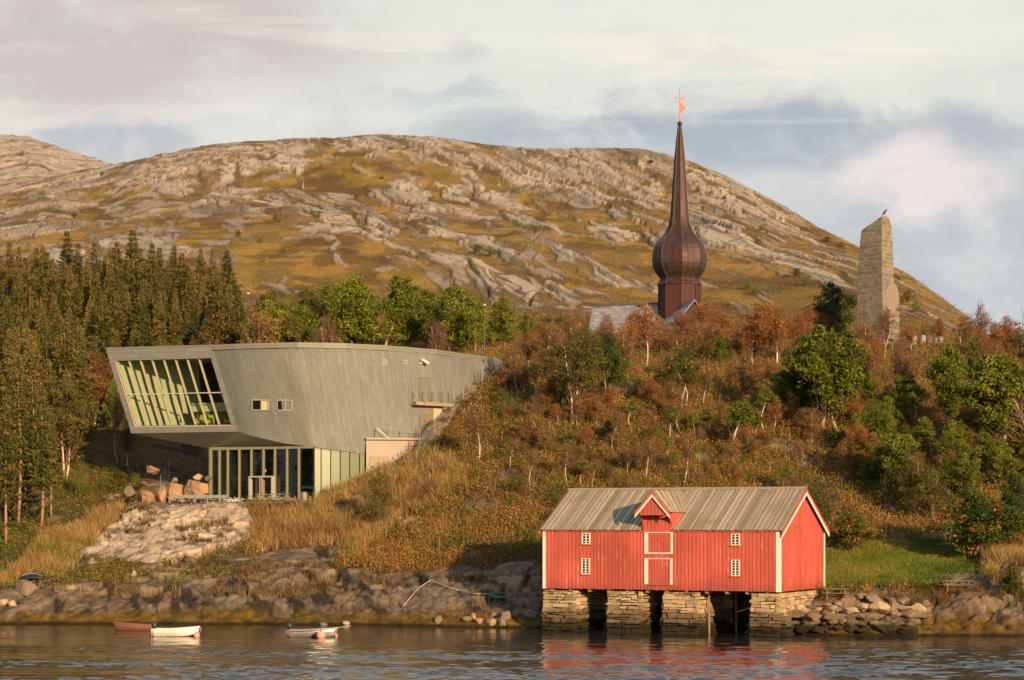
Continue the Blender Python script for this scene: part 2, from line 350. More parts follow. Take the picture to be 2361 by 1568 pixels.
# --- fell: slabs of bare rock in turf
th = np.interp(GU, [0, 400, 700, 1200, 1700, 2300], [R(12), R(18), R(-8), R(-26), R(-34), R(-38)])
hy = GZ * 1.0
XA = np.arange(-400.0, 500, 2.0); GA = np.cumsum(np.tan(np.radians(np.interp(XA, [-140, -101, -78, -32, 37, 117], [-13, -8, 4, 15, 25, 33])))) * 2.0
sx_ = GX * 1.0; sy_ = hy * 0.5 + np.interp(GX, XA, GA)
wx = (fbm(GX / 22, hy / 14, 4, 41) - 0.5) * 26; wy = (fbm(GX / 19, hy / 12, 4, 45) - 0.5) * 9
w1_ = worley((sx_ + wx) / 17, (sy_ + wy) / 3.6, 3); w2_ = worley((sx_ + wx) / 7.0, (sy_ + wy * 1.2) / 1.6, 8)
lowf = fbm(GX / 46, hy / 26, 3, 71)
elev = np.clip((705 - GP) / 370, 0, 1)
bias = np.interp(elev, [0, 0.25, 0.6, 0.85, 1], [0.20, 0.31, 0.42, 0.54, 0.76]) + (lowf - 0.5) * 0.85 + np.where((GU > 700) & (GU < 1500), -0.02, 0.05)
r1 = sst(bias - w1_[2] * 0.62 - 0.12, -0.03, 0.03) * sst(w1_[1] - w1_[0], 0.03, 0.10)
r2 = sst(bias - 0.03 - w2_[2] * 0.75, -0.03, 0.03) * sst(w2_[1] - w2_[0], 0.05, 0.14)
fr = np.maximum(r1 * (1 - 0.9 * (1 - sst(w2_[1] - w2_[0], 0.02, 0.09)) * (w2_[2] > 0.45)), r2 * 0.9)
fr = np.clip(fr, 0, 1)
tiltA = -w1_[4] * 0.9 + w1_[3] * (w1_[2] - .5) * .8; tiltB = -w2_[4] * 0.45
r1s = sst(bias - w1_[2] * 0.62 - 0.12, -0.06, 0.06) * sst(w1_[1] - w1_[0], 0.0, 0.16)
fdisp = r1s * (0.30 + tiltA * .7) + r2 * sst(w2_[1] - w2_[0], 0.0, 0.12) * (0.2 + tiltB) + (fbm(GX / 4.0, hy / 2.5, 3, 91) - 0.5) * 0.4 + (fbm(GX / 40, hy / 30, 3, 93) - 0.5) * 6.5 * sst(GS, 11, 11.8) * (1 - 0.75 * sst(GS, 13.1, 14))
fdisp -= 0.35 * (1 - sst(w1_[1] - w1_[0], 0.0, 0.09)) * (bias > 0.35)
# --- near rock: folded grey bands on the shore, pale layered dome
qx = GX * 0.9 + GZ * 1.1; qz = GZ * 1.3 - GX * 0.28 + GY * 0.12
wq = (fbm(GX / 4, GY / 4 + GZ / 3, 3, 15) - 0.5) * 3.0
s1 = worley((qx + wq) / 5.0, (qz + wq * 0.6) / 1.7, 21); s2 = worley((qx + wq) / 1.7, (qz + wq * 0.6) / 0.7, 22)
sd = (0.68 * np.sqrt(np.clip(s1[1] - s1[0], 0, .8)) + 0.34 * np.sqrt(np.clip(s2[1] - s2[0], 0, .6)) + s1[3] * (s1[2] - .5) * .7 - s1[4] * .25 + s1[2] * 0.6 + s2[2] * .22 - 0.6) + (fbm(GX / 0.9, GZ / 0.5 + GY / 0.9, 4, 25) - 0.5) * 0.40
dl = (-GX * 0.34 + GZ * 1.0 - GY * 0.05) + (fbm(GX / 3.5, GY / 3.5, 4, 61) - 0.5) * 1.8
lam = np.abs(((dl / 0.6) % 1) - 0.25) * 0.45 + np.abs(((dl / 1.9) % 1) - 0.25) * 0.9
s3 = worley((GX + wq) / 3.4, (GZ * 2 + GY * 0.3 + wq) / 1.5, 29)
dd = lam + 0.42 * np.sqrt(np.clip(s3[1] - s3[0], 0, 1)) + s3[2] * 0.25 + (fbm(GX / 0.7, GY / 0.7 + GZ, 4, 26) - 0.5) * 0.3
near = 1 - hill
soft = (fbm(GX / 7, GY / 7, 4, 6) - 0.5) * 1.5 + (fbm(GX / 1.3, GY / 1.3, 3, 9) - 0.5) * 0.4
flat = sst(GU, 330, 380) * (1 - sst(GU, 700, 760)) * sst(GS, 5.9, 6.05) * (1 - sst(GS, 7.3, 7.8))     # museum terrace
lawn = sst(GU, 1860, 1910) * (1 - sst(GU, 2240, 2300)) * sst(GS, 4.05, 4.15) * (1 - sst(GS, 5.0, 5.5))
nd = np.where(dome | bluff, dd * np.where(dome, 0.42, 0.3), sd * 0.95 * sst(GS, 2.3, 3.6) * (1 - 0.5 * sst(GS, 3.85, 4.1)))
ND = nd * rockm + soft * (1 - rockm) * (1 - 0.6 * lawn)
fdisp *= 1 - .45 * sst(GS, 12.9, 13.8)
disp = np.where(hill > 0, fdisp * hill, 0) + ND * near * (1 - flat) * sst(GS, 1.6, 2.6)
GZ0 = GZ.copy(); GZ = GZ + disp
# --- colours (true surface colours)
def L3(*c): return np.array(c, float)
nf = fbm(GX / 0.9, GY / 1.2 + GZ / 0.7, 4, 101)[..., None]; nm = fbm(GX / 9, GY / 9, 4, 111)[..., None]; nh = fbm(GX / 5, hy / 3, 5, 121)[..., None]
turf = (L3(.24, .150, .034) * (1 - sst(nh, .4, .62)) + L3(.37, .215, .046) * sst(nh, .4, .62))
turf = turf * (1 - 0.75 * sst(nm, .55, .68)) + L3(.14, .105, .024) * 0.75 * sst(nm, .55, .68)
hb = sst(fbm(GX / 7, hy / 2.6, 5, 131), .54, .62)[..., None]; turf = turf * (1 - .7 * hb) + L3(.10, .052, .022) * .7 * hb
slab = L3(.46, .365, .26) * (0.78 + 0.44 * nf) * (0.84 + 0.32 * w2_[2][..., None])
st_ = sst(fbm(sx_ / 9, sy_ / 1.2, 4, 141), .56, .68)[..., None]; slab = slab * (1 - .38 * st_)
w3_ = worley((sx_ + wx * 1.3) / 3.6, (sy_ + wy * 1.1) / 1.1, 18)
crack = np.maximum((1 - sst(w2_[1] - w2_[0], .0, .07)) * .72 * (w2_[2] > .25), (1 - sst(w3_[1] - w3_[0], .0, .09)) * .5 * (w3_[2] > .55))[..., None]; slab = slab * (1 - crack) * (.88 + .24 * w3_[2][..., None])
fr = fr * (1 - .8 * sst(fbm(sx_ / 7, sy_ / 1.6, 4, 149), .60, .66))
edge = np.clip(4 * fr * (1 - fr), 0, 1)[..., None]
C = slab * fr[..., None] + turf * (1 - fr[..., None]); C = C * (1 - .45 * edge) + L3(.05, .03, .012) * .45 * edge
Ch = C
brown = L3(.13, .068, .024) * (0.6 + .8 * nf); green = L3(.055, .075, .018) * (.7 + .6 * nf); straw = L3(.22, .135, .045) * (.7 + .6 * nf)
gm = sst(fbm(GX / 6, GY / 6, 3, 151), .5, .6)[..., None]; Cn = brown * (1 - gm) + (green * .6 + brown * .4) * gm
sg = inpoly(GU + wob * 80, GP, [(560, 1290), (560, 1170), (860, 1110), (960, 1050), (1050, 1080), (980, 1180), (800, 1290)]) | inpoly(GU + wob * 80, GP, [(20, 1330), (100, 1240), (240, 1190), (300, 1170), (230, 1250), (150, 1330)])
Cn = np.where(sg[..., None], straw * .8 + Cn * .2, Cn)
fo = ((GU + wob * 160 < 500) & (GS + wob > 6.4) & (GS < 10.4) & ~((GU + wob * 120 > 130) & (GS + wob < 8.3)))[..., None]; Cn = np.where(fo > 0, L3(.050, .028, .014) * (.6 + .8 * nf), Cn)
lwn = L3(.085, .115, .018) * (.7 + .6 * nf) * (1 - .5 * gm) + L3(.15, .12, .03) * .5 * gm
Cn = Cn * (1 - lawn[..., None]) + lwn * lawn[..., None]
terr = L3(.30, .27, .22) * np.ones_like(Cn); Cn = Cn * (1 - flat[..., None]) + terr * flat[..., None]
grey = L3(.19, .135, .085) * (1 - .62 * (1 - sst(s1[1] - s1[0], 0, .07)) - .0)[..., None] * (1 - .45 * (1 - sst(s2[1] - s2[0], 0, .09)))[..., None] * (.65 + .7 * nf) * (.75 + .5 * s1[2][..., None])
lich = sst(fbm(GX / 2.2, GY / 2.2 + GZ / 1.2, 5, 161), .54, .66)[..., None] * sst(GZ, 1.3, 3.0)[..., None]; grey = grey * (1 - lich) + L3(.34, .235, .13) * (.6 + .8 * nf) * lich
blk = sst(fbm(qx / 1.5, qz / 3.5, 4, 171), .60, .68)[..., None]; grey = grey * (1 - .72 * blk)
rt = np.where((GU > 1900)[..., None], L3(.23, .155, .095) * (1 - .6 * (1 - sst(s2[1] - s2[0], 0, .1)))[..., None] * (.6 + .8 * nf) * (.7 + .6 * s2[2][..., None]) * (1 - .5 * blk), grey)
weed = (1 - sst(GZ + (nf[..., 0] - .5) * .9 + (fbm(GX / 4, GY / 4, 3, 5) - .5) * 1.3, .75, 1.25))[..., None]
weedc = L3(.19, .11, .016) * (.35 + 1.3 * fbm(GX / .6, GY / .6, 3, 181)[..., None] ** 1.5); wet = 1 - sst(GZ, .08, .3)[..., None]
rt = rt * (1 - weed) + weedc * weed; rt = rt * (1 - .75 * wet)
pale = L3(.60, .44, .285) * (.78 + .4 * nf) * (.8 + .4 * s3[2][..., None]) * (1 - .30 * (((dl / .55) % 1 < .16)[..., None]))
pale = pale * (1 - .6 * (1 - sst(s3[1] - s3[0], 0, .08))[..., None]) * (1 - .5 * sst(fbm(GX / 1.1, GY / 1.1 + GZ, 4, 191), .6, .7)[..., None])
Rk = np.where((dome)[..., None], pale, np.where(bluff[..., None], pale * .8, rt))
Cn = Cn * (1 - rockm[..., None]) + Rk * rockm[..., None]
CC = Cn * (1 - hill[..., None]) + Ch * hill[..., None]
rough_ = np.where(hill > .5, 1.0, .6)
tm = bpy.data.materials.new('fell_ground'); tm.use_nodes = True; t = NT(tm.node_tree); b = t.n['Principled BSDF']
b.inputs['Roughness'].default_value = .92; b.inputs['Specular IOR Level'].default_value = .15
a = t.node('ShaderNodeVertexColor'); a.layer_name = 'Col'; pos = t.node('ShaderNodeNewGeometry').outputs['Position']
n_ = t.noise(pos, 1.6, 6, .7); n2 = t.noise(pos, 6.0, 4, .7)
t.put(b.inputs['Base Color'], t.mix(1.0, a.outputs[0], t.ramp(n_, [(.25, .62), (.75, 1.38)]), 'MULTIPLY'))
bn = t.node('ShaderNodeBump'); bn.inputs['Strength'].default_value = .9; bn.inputs['Distance'].default_value = .35
t.put(bn.inputs['Height'], t.m('ADD', n_, t.m('MULTIPLY', n2, .35))); t.l.new(bn.outputs[0], b.inputs['Normal'])
idx = np.arange(NR * NC).reshape(NR, NC)
Q = np.stack([idx[:-1, :-1], idx[:-1, 1:], idx[1:, 1:], idx[1:, :-1]], -1).reshape(-1, 4)
ter = np_mesh('hillside', np.stack([GX, GY, GZ], -1).reshape(-1, 3), Q, tm, smooth=True, col=CC.reshape(-1, 3))
tag(ter, kind='structure')
# second fell far behind on the left
ub = np.arange(-900.0, 620, 4.0); vb = np.linspace(0, 1, 130)
skl = np.interp(ub, [-900, -500, -200, 0, 60, 110, 150, 190, 230, 280, 340, 420, 620], [420, 330, 296, 312, 317, 330, 345, 358, 371, 383, 402, 440, 520])
YB = 760 + 170 * vb[:, None] + 0 * ub; PB = (skl + 150) * (1 - vb[:, None] ** .8) + (skl) * vb[:, None] ** .8
XB = (ub - CX) / F * YB; ZB = HC + (HY - PB) * YB / F; hb_ = ZB * 1.1
wb = (fbm(XB / 25, hb_ / 25, 4, 241) - .5) * 26
q1 = worley((XB * .95 + hb_ * .25 + wb) / 24, (-XB * .22 + hb_ * .5 + wb * .4) / 5.5, 33); q2 = worley((XB + hb_ * .25 + wb) / 8, (-XB * .22 + hb_ * .5 + wb * .4) / 2.2, 34)
rb = sst(.72 - q1[2] * .6 + (fbm(XB / 30, hb_ / 12, 3, 251) - .5) * .9 - .12, -.03, .03) * sst(q1[1] - q1[0], .03, .1)
rb2 = np.clip(rb + sst(.5 - q2[2], 0, .05) * .8, 0, 1)
ZB = ZB + (rb * (.6 - q1[4] * .9) + (.5 - q2[4]) * .35 * rb2 + (fbm(XB / 3, hb_ / 2, 4, 261) - .5) * 1.0) * (1 - .4 * sst(vb[:, None], .8, 1))
nb = fbm(XB / 1.5, hb_ / 1.5, 4, 271)[..., None]
CB = (L3(.42, .34, .255) * (1 - .5 * (1 - sst(q2[1] - q2[0], 0, .08)))[..., None] * (.8 + .4 * nb) * (.85 + .3 * q2[2][..., None])) * rb2[..., None] + L3(.15, .10, .032) * (.7 + .6 * nb) * (1 - rb2[..., None])
XB = np.vstack([XB, XB[-1:] * 1.3]); YB = np.vstack([YB, YB[-1:] * 1.3]); ZB = np.vstack([ZB, ZB[-1:] * .6]); CB = np.vstack([CB, CB[-1:]])
idb = np.arange(XB.size).reshape(XB.shape); Qb = np.stack([idb[:-1, :-1], idb[:-1, 1:], idb[1:, 1:], idb[1:, :-1]], -1).reshape(-1, 4)
tag(np_mesh('far_hill', np.stack([XB, YB, ZB], -1).reshape(-1, 3), Qb, tm, smooth=True, col=CB.reshape(-1, 3)), kind='structure')
# ground look-ups
def ground(px, py):
    """point of the ground seen at a pixel of the photograph (bare ground)"""
    c_ = int(np.argmin(np.abs(U - px))); col_ = HY - F * (GZ[:, c_] - HC) / GY[:, c_]
    r_ = np.where((col_ <= py) & (GS[:, c_] > 2))[0]; r_ = r_[0] if len(r_) else NR - 3
    Y = GY[r_, c_]; return np.array(((px - CX) * Y / F, Y, GZ[r_, c_]))
def zat(X, Y):
    c_ = int(np.argmin(np.abs(U - (X / Y * F + CX)))); return float(np.interp(Y, GY[:, c_], GZ[:, c_]))
# ---------------- water ----------------
wm = bpy.data.materials.new('sea_water'); wm.use_nodes = True; t = NT(wm.node_tree); b = t.n['Principled BSDF']
b.inputs['Base Color'].default_value = (.020, .022, .020, 1); b.inputs['Roughness'].default_value = .10; b.inputs['IOR'].default_value = 1.45; b.inputs['Specular IOR Level'].default_value = .5
pos = t.node('ShaderNodeNewGeometry').outputs['Position']
w1 = t.noise(t.mapping(pos, (.55, 1.5, 1), (0, 0, R(8))), 1.0, 3, .55, .6)
w2 = t.noise(t.mapping(pos, (1.6, 3.4, 1), (0, 0, R(-10))), 1.0, 3, .55, .4)
w3 = t.noise(t.mapping(pos, (.045, .16, 1), (0, 0, R(6))), 1.0, 3, .5, .3)
amp = t.m('ADD', .25, t.m('MULTIPLY', t.sstep(w3, .42, .6), .75))
hh = t.m('MULTIPLY', t.m('ADD', w1, t.m('MULTIPLY', w2, .4)), amp)
bn = t.node('ShaderNodeBump'); bn.inputs['Strength'].default_value = 1.0; bn.inputs['Distance'].default_value = .02
t.put(bn.inputs['Height'], hh); t.l.new(bn.outputs[0], b.inputs['Normal'])
wy_ = np.concatenate([np.arange(92, 126, .17), np.arange(126, 177, .13)]); wxx = np.linspace(-50, 50, 560)
WX, WYg = np.meshgrid(wxx, wy_); WX = WX + 0 * WYg
gust = sst(fbm(WX / 30, WYg / 7, 3, 301), .40, .62)
calm = .22 + .75 * sst(WYg, 166, 142) * (.35 + .65 * gust) + 1.7 * sst(WYg, 148, 126) * sst(WX + 18 * (gust - .5) + (146 - WYg) * .45, -26, 2) * (.45 + .55 * gust)
wv = (fbm(WX / 1.1 + WYg * .12, WYg / .5, 3, 311) - .5) * .078 + (fbm(WX / 4.0, WYg / 1.6, 2, 321) - .5) * .11
wz = wv * calm
edge_ = np.minimum(np.minimum(sst(WX, -50, -46), sst(WX, 50, 46)), np.minimum(sst(WYg, 92, 95), sst(WYg, 177, 175))); wz *= edge_
WXf = WX * 1.0
iw = np.arange(WX.size).reshape(WX.shape); Qw = np.stack([iw[:-1, :-1], iw[:-1, 1:], iw[1:, 1:], iw[1:, :-1]], -1).reshape(-1, 4)
Vw = np.stack([WX, WYg, wz], -1).reshape(-1, 3); nW = len(Vw)
y0, y1 = wy_[0], wy_[-1]; ex = []; eq = []
for (xa, ya, xb, yb) in ((-600, -300, 600, y0), (-600, y1, 600, 260), (-600, y0, -50, y1), (50, y0, 600, y1)):
    k_ = nW + len(ex); ex += [(xa, ya, 0), (xb, ya, 0), (xb, yb, 0), (xa, yb, 0)]; eq.append((k_, k_ + 1, k_ + 2, k_ + 3))
wo = np_mesh('water', np.vstack([Vw, ex]), np.vstack([Qw, eq]), wm, smooth=True)
tag(wo, kind='structure')
# ---------------- boathouse ----------------
red = mat('red_paint', (.53, .112, .078), .6, var=.10, scale=.9, stretch=(1, 1, .3), vcol=True, spec=.25)
def weathered(m_, streak=(.80, .45, .30), amt=.75):
    t = NT(m_.node_tree); b = t.n['Principled BSDF']; src = b.inputs['Base Color'].links[0].from_socket
    oc = t.node('ShaderNodeTexCoord').outputs['Object']
    f = t.sstep(t.noise(t.mapping(oc, (7, 7, .55)), 1.0, 3, .6), .655, .70)
    g = t.noise(t.mapping(oc, (.5, .5, .35)), 1.0, 3, .6)
    t.put(b.inputs['Base Color'], t.mix(t.m('MULTIPLY', f, amt), t.mix(1.0, src, t.ramp(g, [(.3, .84), (.7, 1.12)]), 'MULTIPLY'), streak))
weathered(red)
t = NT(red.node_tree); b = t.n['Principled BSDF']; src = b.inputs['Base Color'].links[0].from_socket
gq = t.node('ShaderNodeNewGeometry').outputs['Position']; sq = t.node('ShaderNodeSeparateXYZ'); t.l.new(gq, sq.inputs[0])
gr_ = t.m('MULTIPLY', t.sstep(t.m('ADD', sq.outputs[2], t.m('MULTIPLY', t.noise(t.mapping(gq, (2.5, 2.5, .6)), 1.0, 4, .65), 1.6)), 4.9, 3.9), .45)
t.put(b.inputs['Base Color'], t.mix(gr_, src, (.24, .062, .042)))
white = mat('white_paint', (.80, .72, .60), .6, var=.06)
roofw = mat('weathered_boards', (.35, .275, .185), .85, var=.25, scale=2.2, stretch=(3, 3, .5), vcol=True, bump=.4)
t = NT(roofw.node_tree); b = t.n['Principled BSDF']; src = b.inputs['Base Color'].links[0].from_socket
oc = t.node('ShaderNodeTexCoord').outputs['Object']
t.put(b.inputs['Base Color'], t.mix(t.m('MULTIPLY', t.sstep(t.noise(oc, .28, 5, .65),   .48, .68), .5), src, (.20, .175, .07)))
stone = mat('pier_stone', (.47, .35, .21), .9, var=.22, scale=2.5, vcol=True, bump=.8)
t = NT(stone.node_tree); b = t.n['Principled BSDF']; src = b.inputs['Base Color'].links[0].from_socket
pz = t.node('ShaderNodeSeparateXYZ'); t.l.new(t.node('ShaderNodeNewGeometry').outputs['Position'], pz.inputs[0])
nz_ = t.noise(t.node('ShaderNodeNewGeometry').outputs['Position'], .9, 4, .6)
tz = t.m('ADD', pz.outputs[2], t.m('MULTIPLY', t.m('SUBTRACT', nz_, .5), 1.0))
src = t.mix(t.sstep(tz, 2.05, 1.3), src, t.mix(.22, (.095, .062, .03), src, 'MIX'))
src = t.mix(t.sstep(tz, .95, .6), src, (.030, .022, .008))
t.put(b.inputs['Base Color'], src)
dark = mat('dark_void', (.02, .016, .012), .9)
wood = mat('grey_wood', (.27, .20, .13), .8, var=.2, scale=4, bump=.3)
glassd = mat('dark_glass', (.010, .011, .014), .08, var=0, spec=.6)
K = at(1797, 1364, 156.0); TH = R(26); LB = 19.2; WB = 10.8
fd = np.array((-math.cos(TH), math.sin(TH), 0)); gd = np.array((math.sin(TH), math.cos(TH), 0)); UP = np.array((0, 0, 1.0))
fn = -gd; gn = -fd        # outward normals of the long front and of the gable
zb = K[2]; ze = 7.80; zr = 10.86
def P(s, g, z): return K + fd * s + gd * g + UP * (z - K[2])     # s along the front from the right corner, g into the depth
def onplane(px, py, P0, n):
    o = np.array((0, 0, HC)); d_ = np.array(((px - CX) / F, 1, (HY - py) / F)); t_ = ((P0 - o) @ n) / (d_ @ n); return o + d_ * t_
def z3(x, y): return (1198.9 + x * .32550, 1075.9 + y * .32550)
def FS(x, y, off=0.0):      # zoom coordinates -> (s, z) on the front
    p = onplane(*z3(x, y), K + fn * off, fn); return float((p - K) @ fd), float(p[2])
bh = empty('boathouse', P(LB / 2, WB / 2, zb), 'long red wooden boathouse with grey board roof on stone piers at the water', 'boathouse')
def panel(mb, ax, org, nrm, a0, a1, zlo, zhi, bw=.17, gap=.30, col=(1, 1, 1), zf=None, hole=None):
    """boards: wide sheet plus battens, top following zf(a)"""
    n = max(1, int(round((a1 - a0) / gap)))
    for i in range(n):
        b0 = a0 + (a1 - a0) * i / n; b1 = a0 + (a1 - a0) * (i + 1) / n; m_ = (b0 + b1) / 2
        sh = 0.90 + .18 * random.random(); c_ = (sh, sh, sh)
        t0 = zf(b0) if zf else zhi; t1 = zf(b1) if zf else zhi; lo = zlo - random.random() * .05
        q = org + ax * b0; r = org + ax * b1
        mb.hexa([q + UP * lo, r + UP * lo, r + UP * lo - nrm * .1, q + UP * lo - nrm * .1, q + UP * t0, r + UP * t1, r + UP * t1 - nrm * .1, q + UP * t0 - nrm * .1], c_)
        q = org + ax * (m_ - bw / 2); r = org + ax * (m_ + bw / 2); tm_ = min(t0, t1) - .01
        sh = 0.92 + .2 * random.random()
        mb.hexa([q + UP * lo + nrm * .03, r + UP * lo + nrm * .03, r + UP * lo + nrm * .001, q + UP * lo + nrm * .001, q + UP * tm_ + nrm * .03, r + UP * tm_ + nrm * .03, r + UP * tm_ + nrm * .001, q + UP * tm_ + nrm * .001], (sh, sh, sh))
O0 = K - UP * zb
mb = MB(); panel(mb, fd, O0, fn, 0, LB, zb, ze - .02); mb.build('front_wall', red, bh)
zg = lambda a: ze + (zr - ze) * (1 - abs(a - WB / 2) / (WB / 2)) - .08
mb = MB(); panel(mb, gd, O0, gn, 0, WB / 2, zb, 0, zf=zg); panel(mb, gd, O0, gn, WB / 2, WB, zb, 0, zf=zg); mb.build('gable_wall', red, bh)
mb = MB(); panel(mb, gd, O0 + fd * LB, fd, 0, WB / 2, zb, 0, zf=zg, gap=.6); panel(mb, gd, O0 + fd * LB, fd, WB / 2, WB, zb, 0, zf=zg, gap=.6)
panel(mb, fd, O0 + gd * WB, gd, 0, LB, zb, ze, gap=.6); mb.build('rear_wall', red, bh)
mb = MB(); mb.hexa([P(.1, .1, zb - .02), P(LB - .1, .1, zb - .02), P(LB - .1, WB - .1, zb - .02), P(.1, WB - .1, zb - .02), P(.1, .1, zb + .2), P(LB - .1, .1, zb + .2), P(LB - .1, WB - .1, zb + .2), P(.1, WB - .1, zb + .2)])
for s_ in np.arange(1, LB, 1.6): mb.box(P(s_, WB / 2, zb - .14), (.2, WB - .3, .22), (fd, gd, UP))
mb.build('floor_frame', wood, bh)
# roof: boards laid up the slope, every other one lapped over its neighbours
def roofside(mb, s0, s1, g0, z0, g1, z1, step=.185, cut=None):
    ga, za_ = g0, z0
    n = int((s1 - s0) / step); T = np.array(gd * (g1 - g0) + UP * (z1 - z0)); T /= np.linalg.norm(T); N = np.cross(fd, T); N *= np.sign(N[2])
    for i in range(n):
        a = s0 + (s1 - s0) * i / n; b_ = s0 + (s1 - s0) * (i + 1) / n; top = i % 2; g0, z0 = ga, za_
        if cut and b_ > cut[0] and a < cut[1]: z0 = za_ + (z1 - za_) * (.12 - ga) / (g1 - ga); g0 = .12
        e = .03 if top else -.03; h0 = .035 if top else 0.0
        sh = (.62 + .62 * random.random()) * (1.06 if top else .82); c_ = (sh, sh * (1 + .05 * random.random()), sh * (1 + .1 * random.random()))
        dl_ = T * (random.random() * .10)
        A = P(a - e, g0, z0) + N * h0 - dl_; B = P(b_ + e, g0, z0) + N * h0 - dl_; Cc = P(b_ + e, g1, z1) + N * h0; D = P(a - e, g1, z1) + N * h0
        mb.hexa([A, B, Cc, D, A + N * .03, B + N * .03, Cc + N * .03, D + N * .03], c_)
ov = .30; of_ = .16; sl_ = (zr - ze) / (WB / 2); DC = (FS(1079, 400)[0] - .05, FS(876, 400)[0] + .05)
mb = MB(); roofside(mb, -ov, LB + ov, -of_, ze - sl_ * of_ + .06, WB / 2, zr + .06, cut=DC); roofside(mb, -ov, LB + ov, WB + ov, ze - sl_ * ov + .06, WB / 2, zr + .06)
roof = mb.build('roof', roofw, bh)
mb = MB(); mb.box(P(LB / 2, WB / 2 - .09, zr + .13), (LB + 2 * ov, .22, .05), (fd, gd + UP * sl_, UP)); mb.box(P(LB / 2, WB / 2 + .09, zr + .13), (LB + 2 * ov, .22, .05), (fd, gd - UP * sl_, UP)); mb.build('ridge_board', roofw, roof)
def rake(mb, A, B, wdt, N, th_=.05): # board from A to B, wdt tall downwards
    mb.hexa([A - UP * wdt, B - UP * wdt, B - UP * wdt + N * th_, A - UP * wdt + N * th_, A, B, B + N * th_, A + N * th_])
mb = MB(); e0 = P(-ov, -of_ - .1, ze - sl_ * (of_ + .1) + .05); r0 = P(-ov, WB / 2, zr + .05); e1 = P(-ov, WB + ov, ze - sl_ * ov + .05)
rake(mb, e0, r0, .20, gn, .06); rake(mb, e1, r0, .20, gn, .06); mb.build('verge_board', red, bh)
mb = MB(); rake(mb, e0 - UP * .20, r0 - UP * .20, .27, gn, .035); rake(mb, e1 - UP * .20, r0 - UP * .20, .27, gn, .035); mb.build('barge_board', white, bh)
mb = MB(); rake(mb, P(LB + ov, -of_, ze - sl_ * of_ + .05), P(LB + ov, WB / 2, zr + .05), .3, fd, .04); rake(mb, P(LB + ov, WB + ov, ze - sl_ * ov + .05), P(LB + ov, WB / 2, zr + .05), .3, fd, .04); mb.build('verge_board', red, bh)
mb = MB(); mb.hexa([P(0, 0, ze - .16) + fn * .03, P(LB, 0, ze - .16) + fn * .03, P(LB, 0, ze - .16) + fn * .09, P(0, 0, ze - .16) + fn * .09, P(0, 0, ze - .04) + fn * .03, P(LB, 0, ze - .04) + fn * .03, P(LB, 0, ze - .04) + fn * .09, P(0, 0, ze - .04) + fn * .09]); mb.build('eaves_board', red, bh)
def corner(s0, s1, g0, g1, zt, nm='corner_board'):
    mb = MB(); mb.hexa([P(s0, g0, zb - .04), P(s1, g0, zb - .04), P(s1, g1, zb - .04), P(s0, g1, zb - .04), P(s0, g0, zt), P(s1, g0, zt), P(s1, g1, zt), P(s0, g1, zt)]); mb.build(nm, white, bh)
corner(-.06, .26, -.06, .30, ze - .17); corner(LB - .2, LB + .05, -.06, .2, ze - .17); corner(-.06, .2, WB - .2, WB + .06, ze - .25)
def rectf(x0, y0, x1, y1):
    s0, za = FS(x0, y0); s1, zc = FS(x1, y1); return max(s0, s1), min(s0, s1), max(za, zc), min(za, zc)   # left s, right s, top, bottom
def slab_(mb, sa, sb_, z0, z1, o0, o1, col=None):
    mb.hexa([P(sa, 0, z0) + fn * o1, P(sb_, 0, z0) + fn * o1, P(sb_, 0, z0) + fn * o0, P(sa, 0, z0) + fn * o0, P(sa, 0, z1) + fn * o1, P(sb_, 0, z1) + fn * o1, P(sb_, 0, z1) + fn * o0, P(sa, 0, z1) + fn * o0], col)
for (x0, y0, x1, y1, rows) in ((440, 469, 500, 549, 4), (437, 649, 498, 763, 6), (1496, 475, 1560, 558, 4), (1497, 659, 1560, 775, 6)):
    L_, Rr, zt, zl = rectf(x0, y0, x1, y1); mb = MB(); bw = .095
    slab_(mb, L_, L_ - bw, zl, zt, .04, .09); slab_(mb, Rr + bw, Rr, zl, zt, .04, .09); slab_(mb, L_ - bw, Rr + bw, zt - .06, zt, .04, .088); slab_(mb, L_ - bw, Rr + bw, zl, zl + .06, .04, .088)
    cw = (L_ + Rr) / 2; slab_(mb, cw + .045, cw - .045, zl + .06, zt - .06, .042, .083)
    for k in range(1, rows): zz = zl + (zt - zl) * k / rows; slab_(mb, L_ - bw, Rr + bw, zz - .02, zz + .02, .043, .078)
    wo_ = mb.build('window', white, bh)
    mb = MB(); slab_(mb, L_ - .03, Rr + .03, zl + .02, zt - .02, .032, .052); mb.build('pane', glassd, wo_)
    mb = MB(); slab_(mb, L_ + .04, Rr - .04, zl - .07, zl - .01, .03, .14); mb.build('sill', red, wo_); mb = MB(); slab_(mb, L_ + .04, Rr - .04, zt + .005, zt + .04, .03, .11); mb.build('drip_board', red, wo_)
for (x0, y0, x1, y1, low_) in ((884, 463, 1085, 618, 0), (884, 648, 1082, 836, 1)):
    L_, Rr, zt, zl = rectf(x0, y0, x1, y1); mb = MB()
    slab_(mb, L_, L_ - .30, zl, zt, .035, .085); slab_(mb, Rr + .17, Rr, zl, zt, .035, .085); slab_(mb, L_ - .30, Rr + .17, zt - .055, zt, .035, .082)
    if not low_: slab_(mb, L_ - .30, Rr + .17, zl, zl + .10, .035, .082)
    fr_ = mb.build('door_frame', white, bh)
    mb = MB(); panel(mb, fd, O0 + fn * .06, fn, Rr + .175, L_ - .305, zl + (.03 if low_ else .11), zt - .06, bw=.012, gap=.22); mb.build('door', red, bh)
    if low_: mb = MB(); slab_(mb, L_ - .31, Rr + .18, zl - .03, zl + .025, .065, .16); mb.build('door_step', wood, bh)
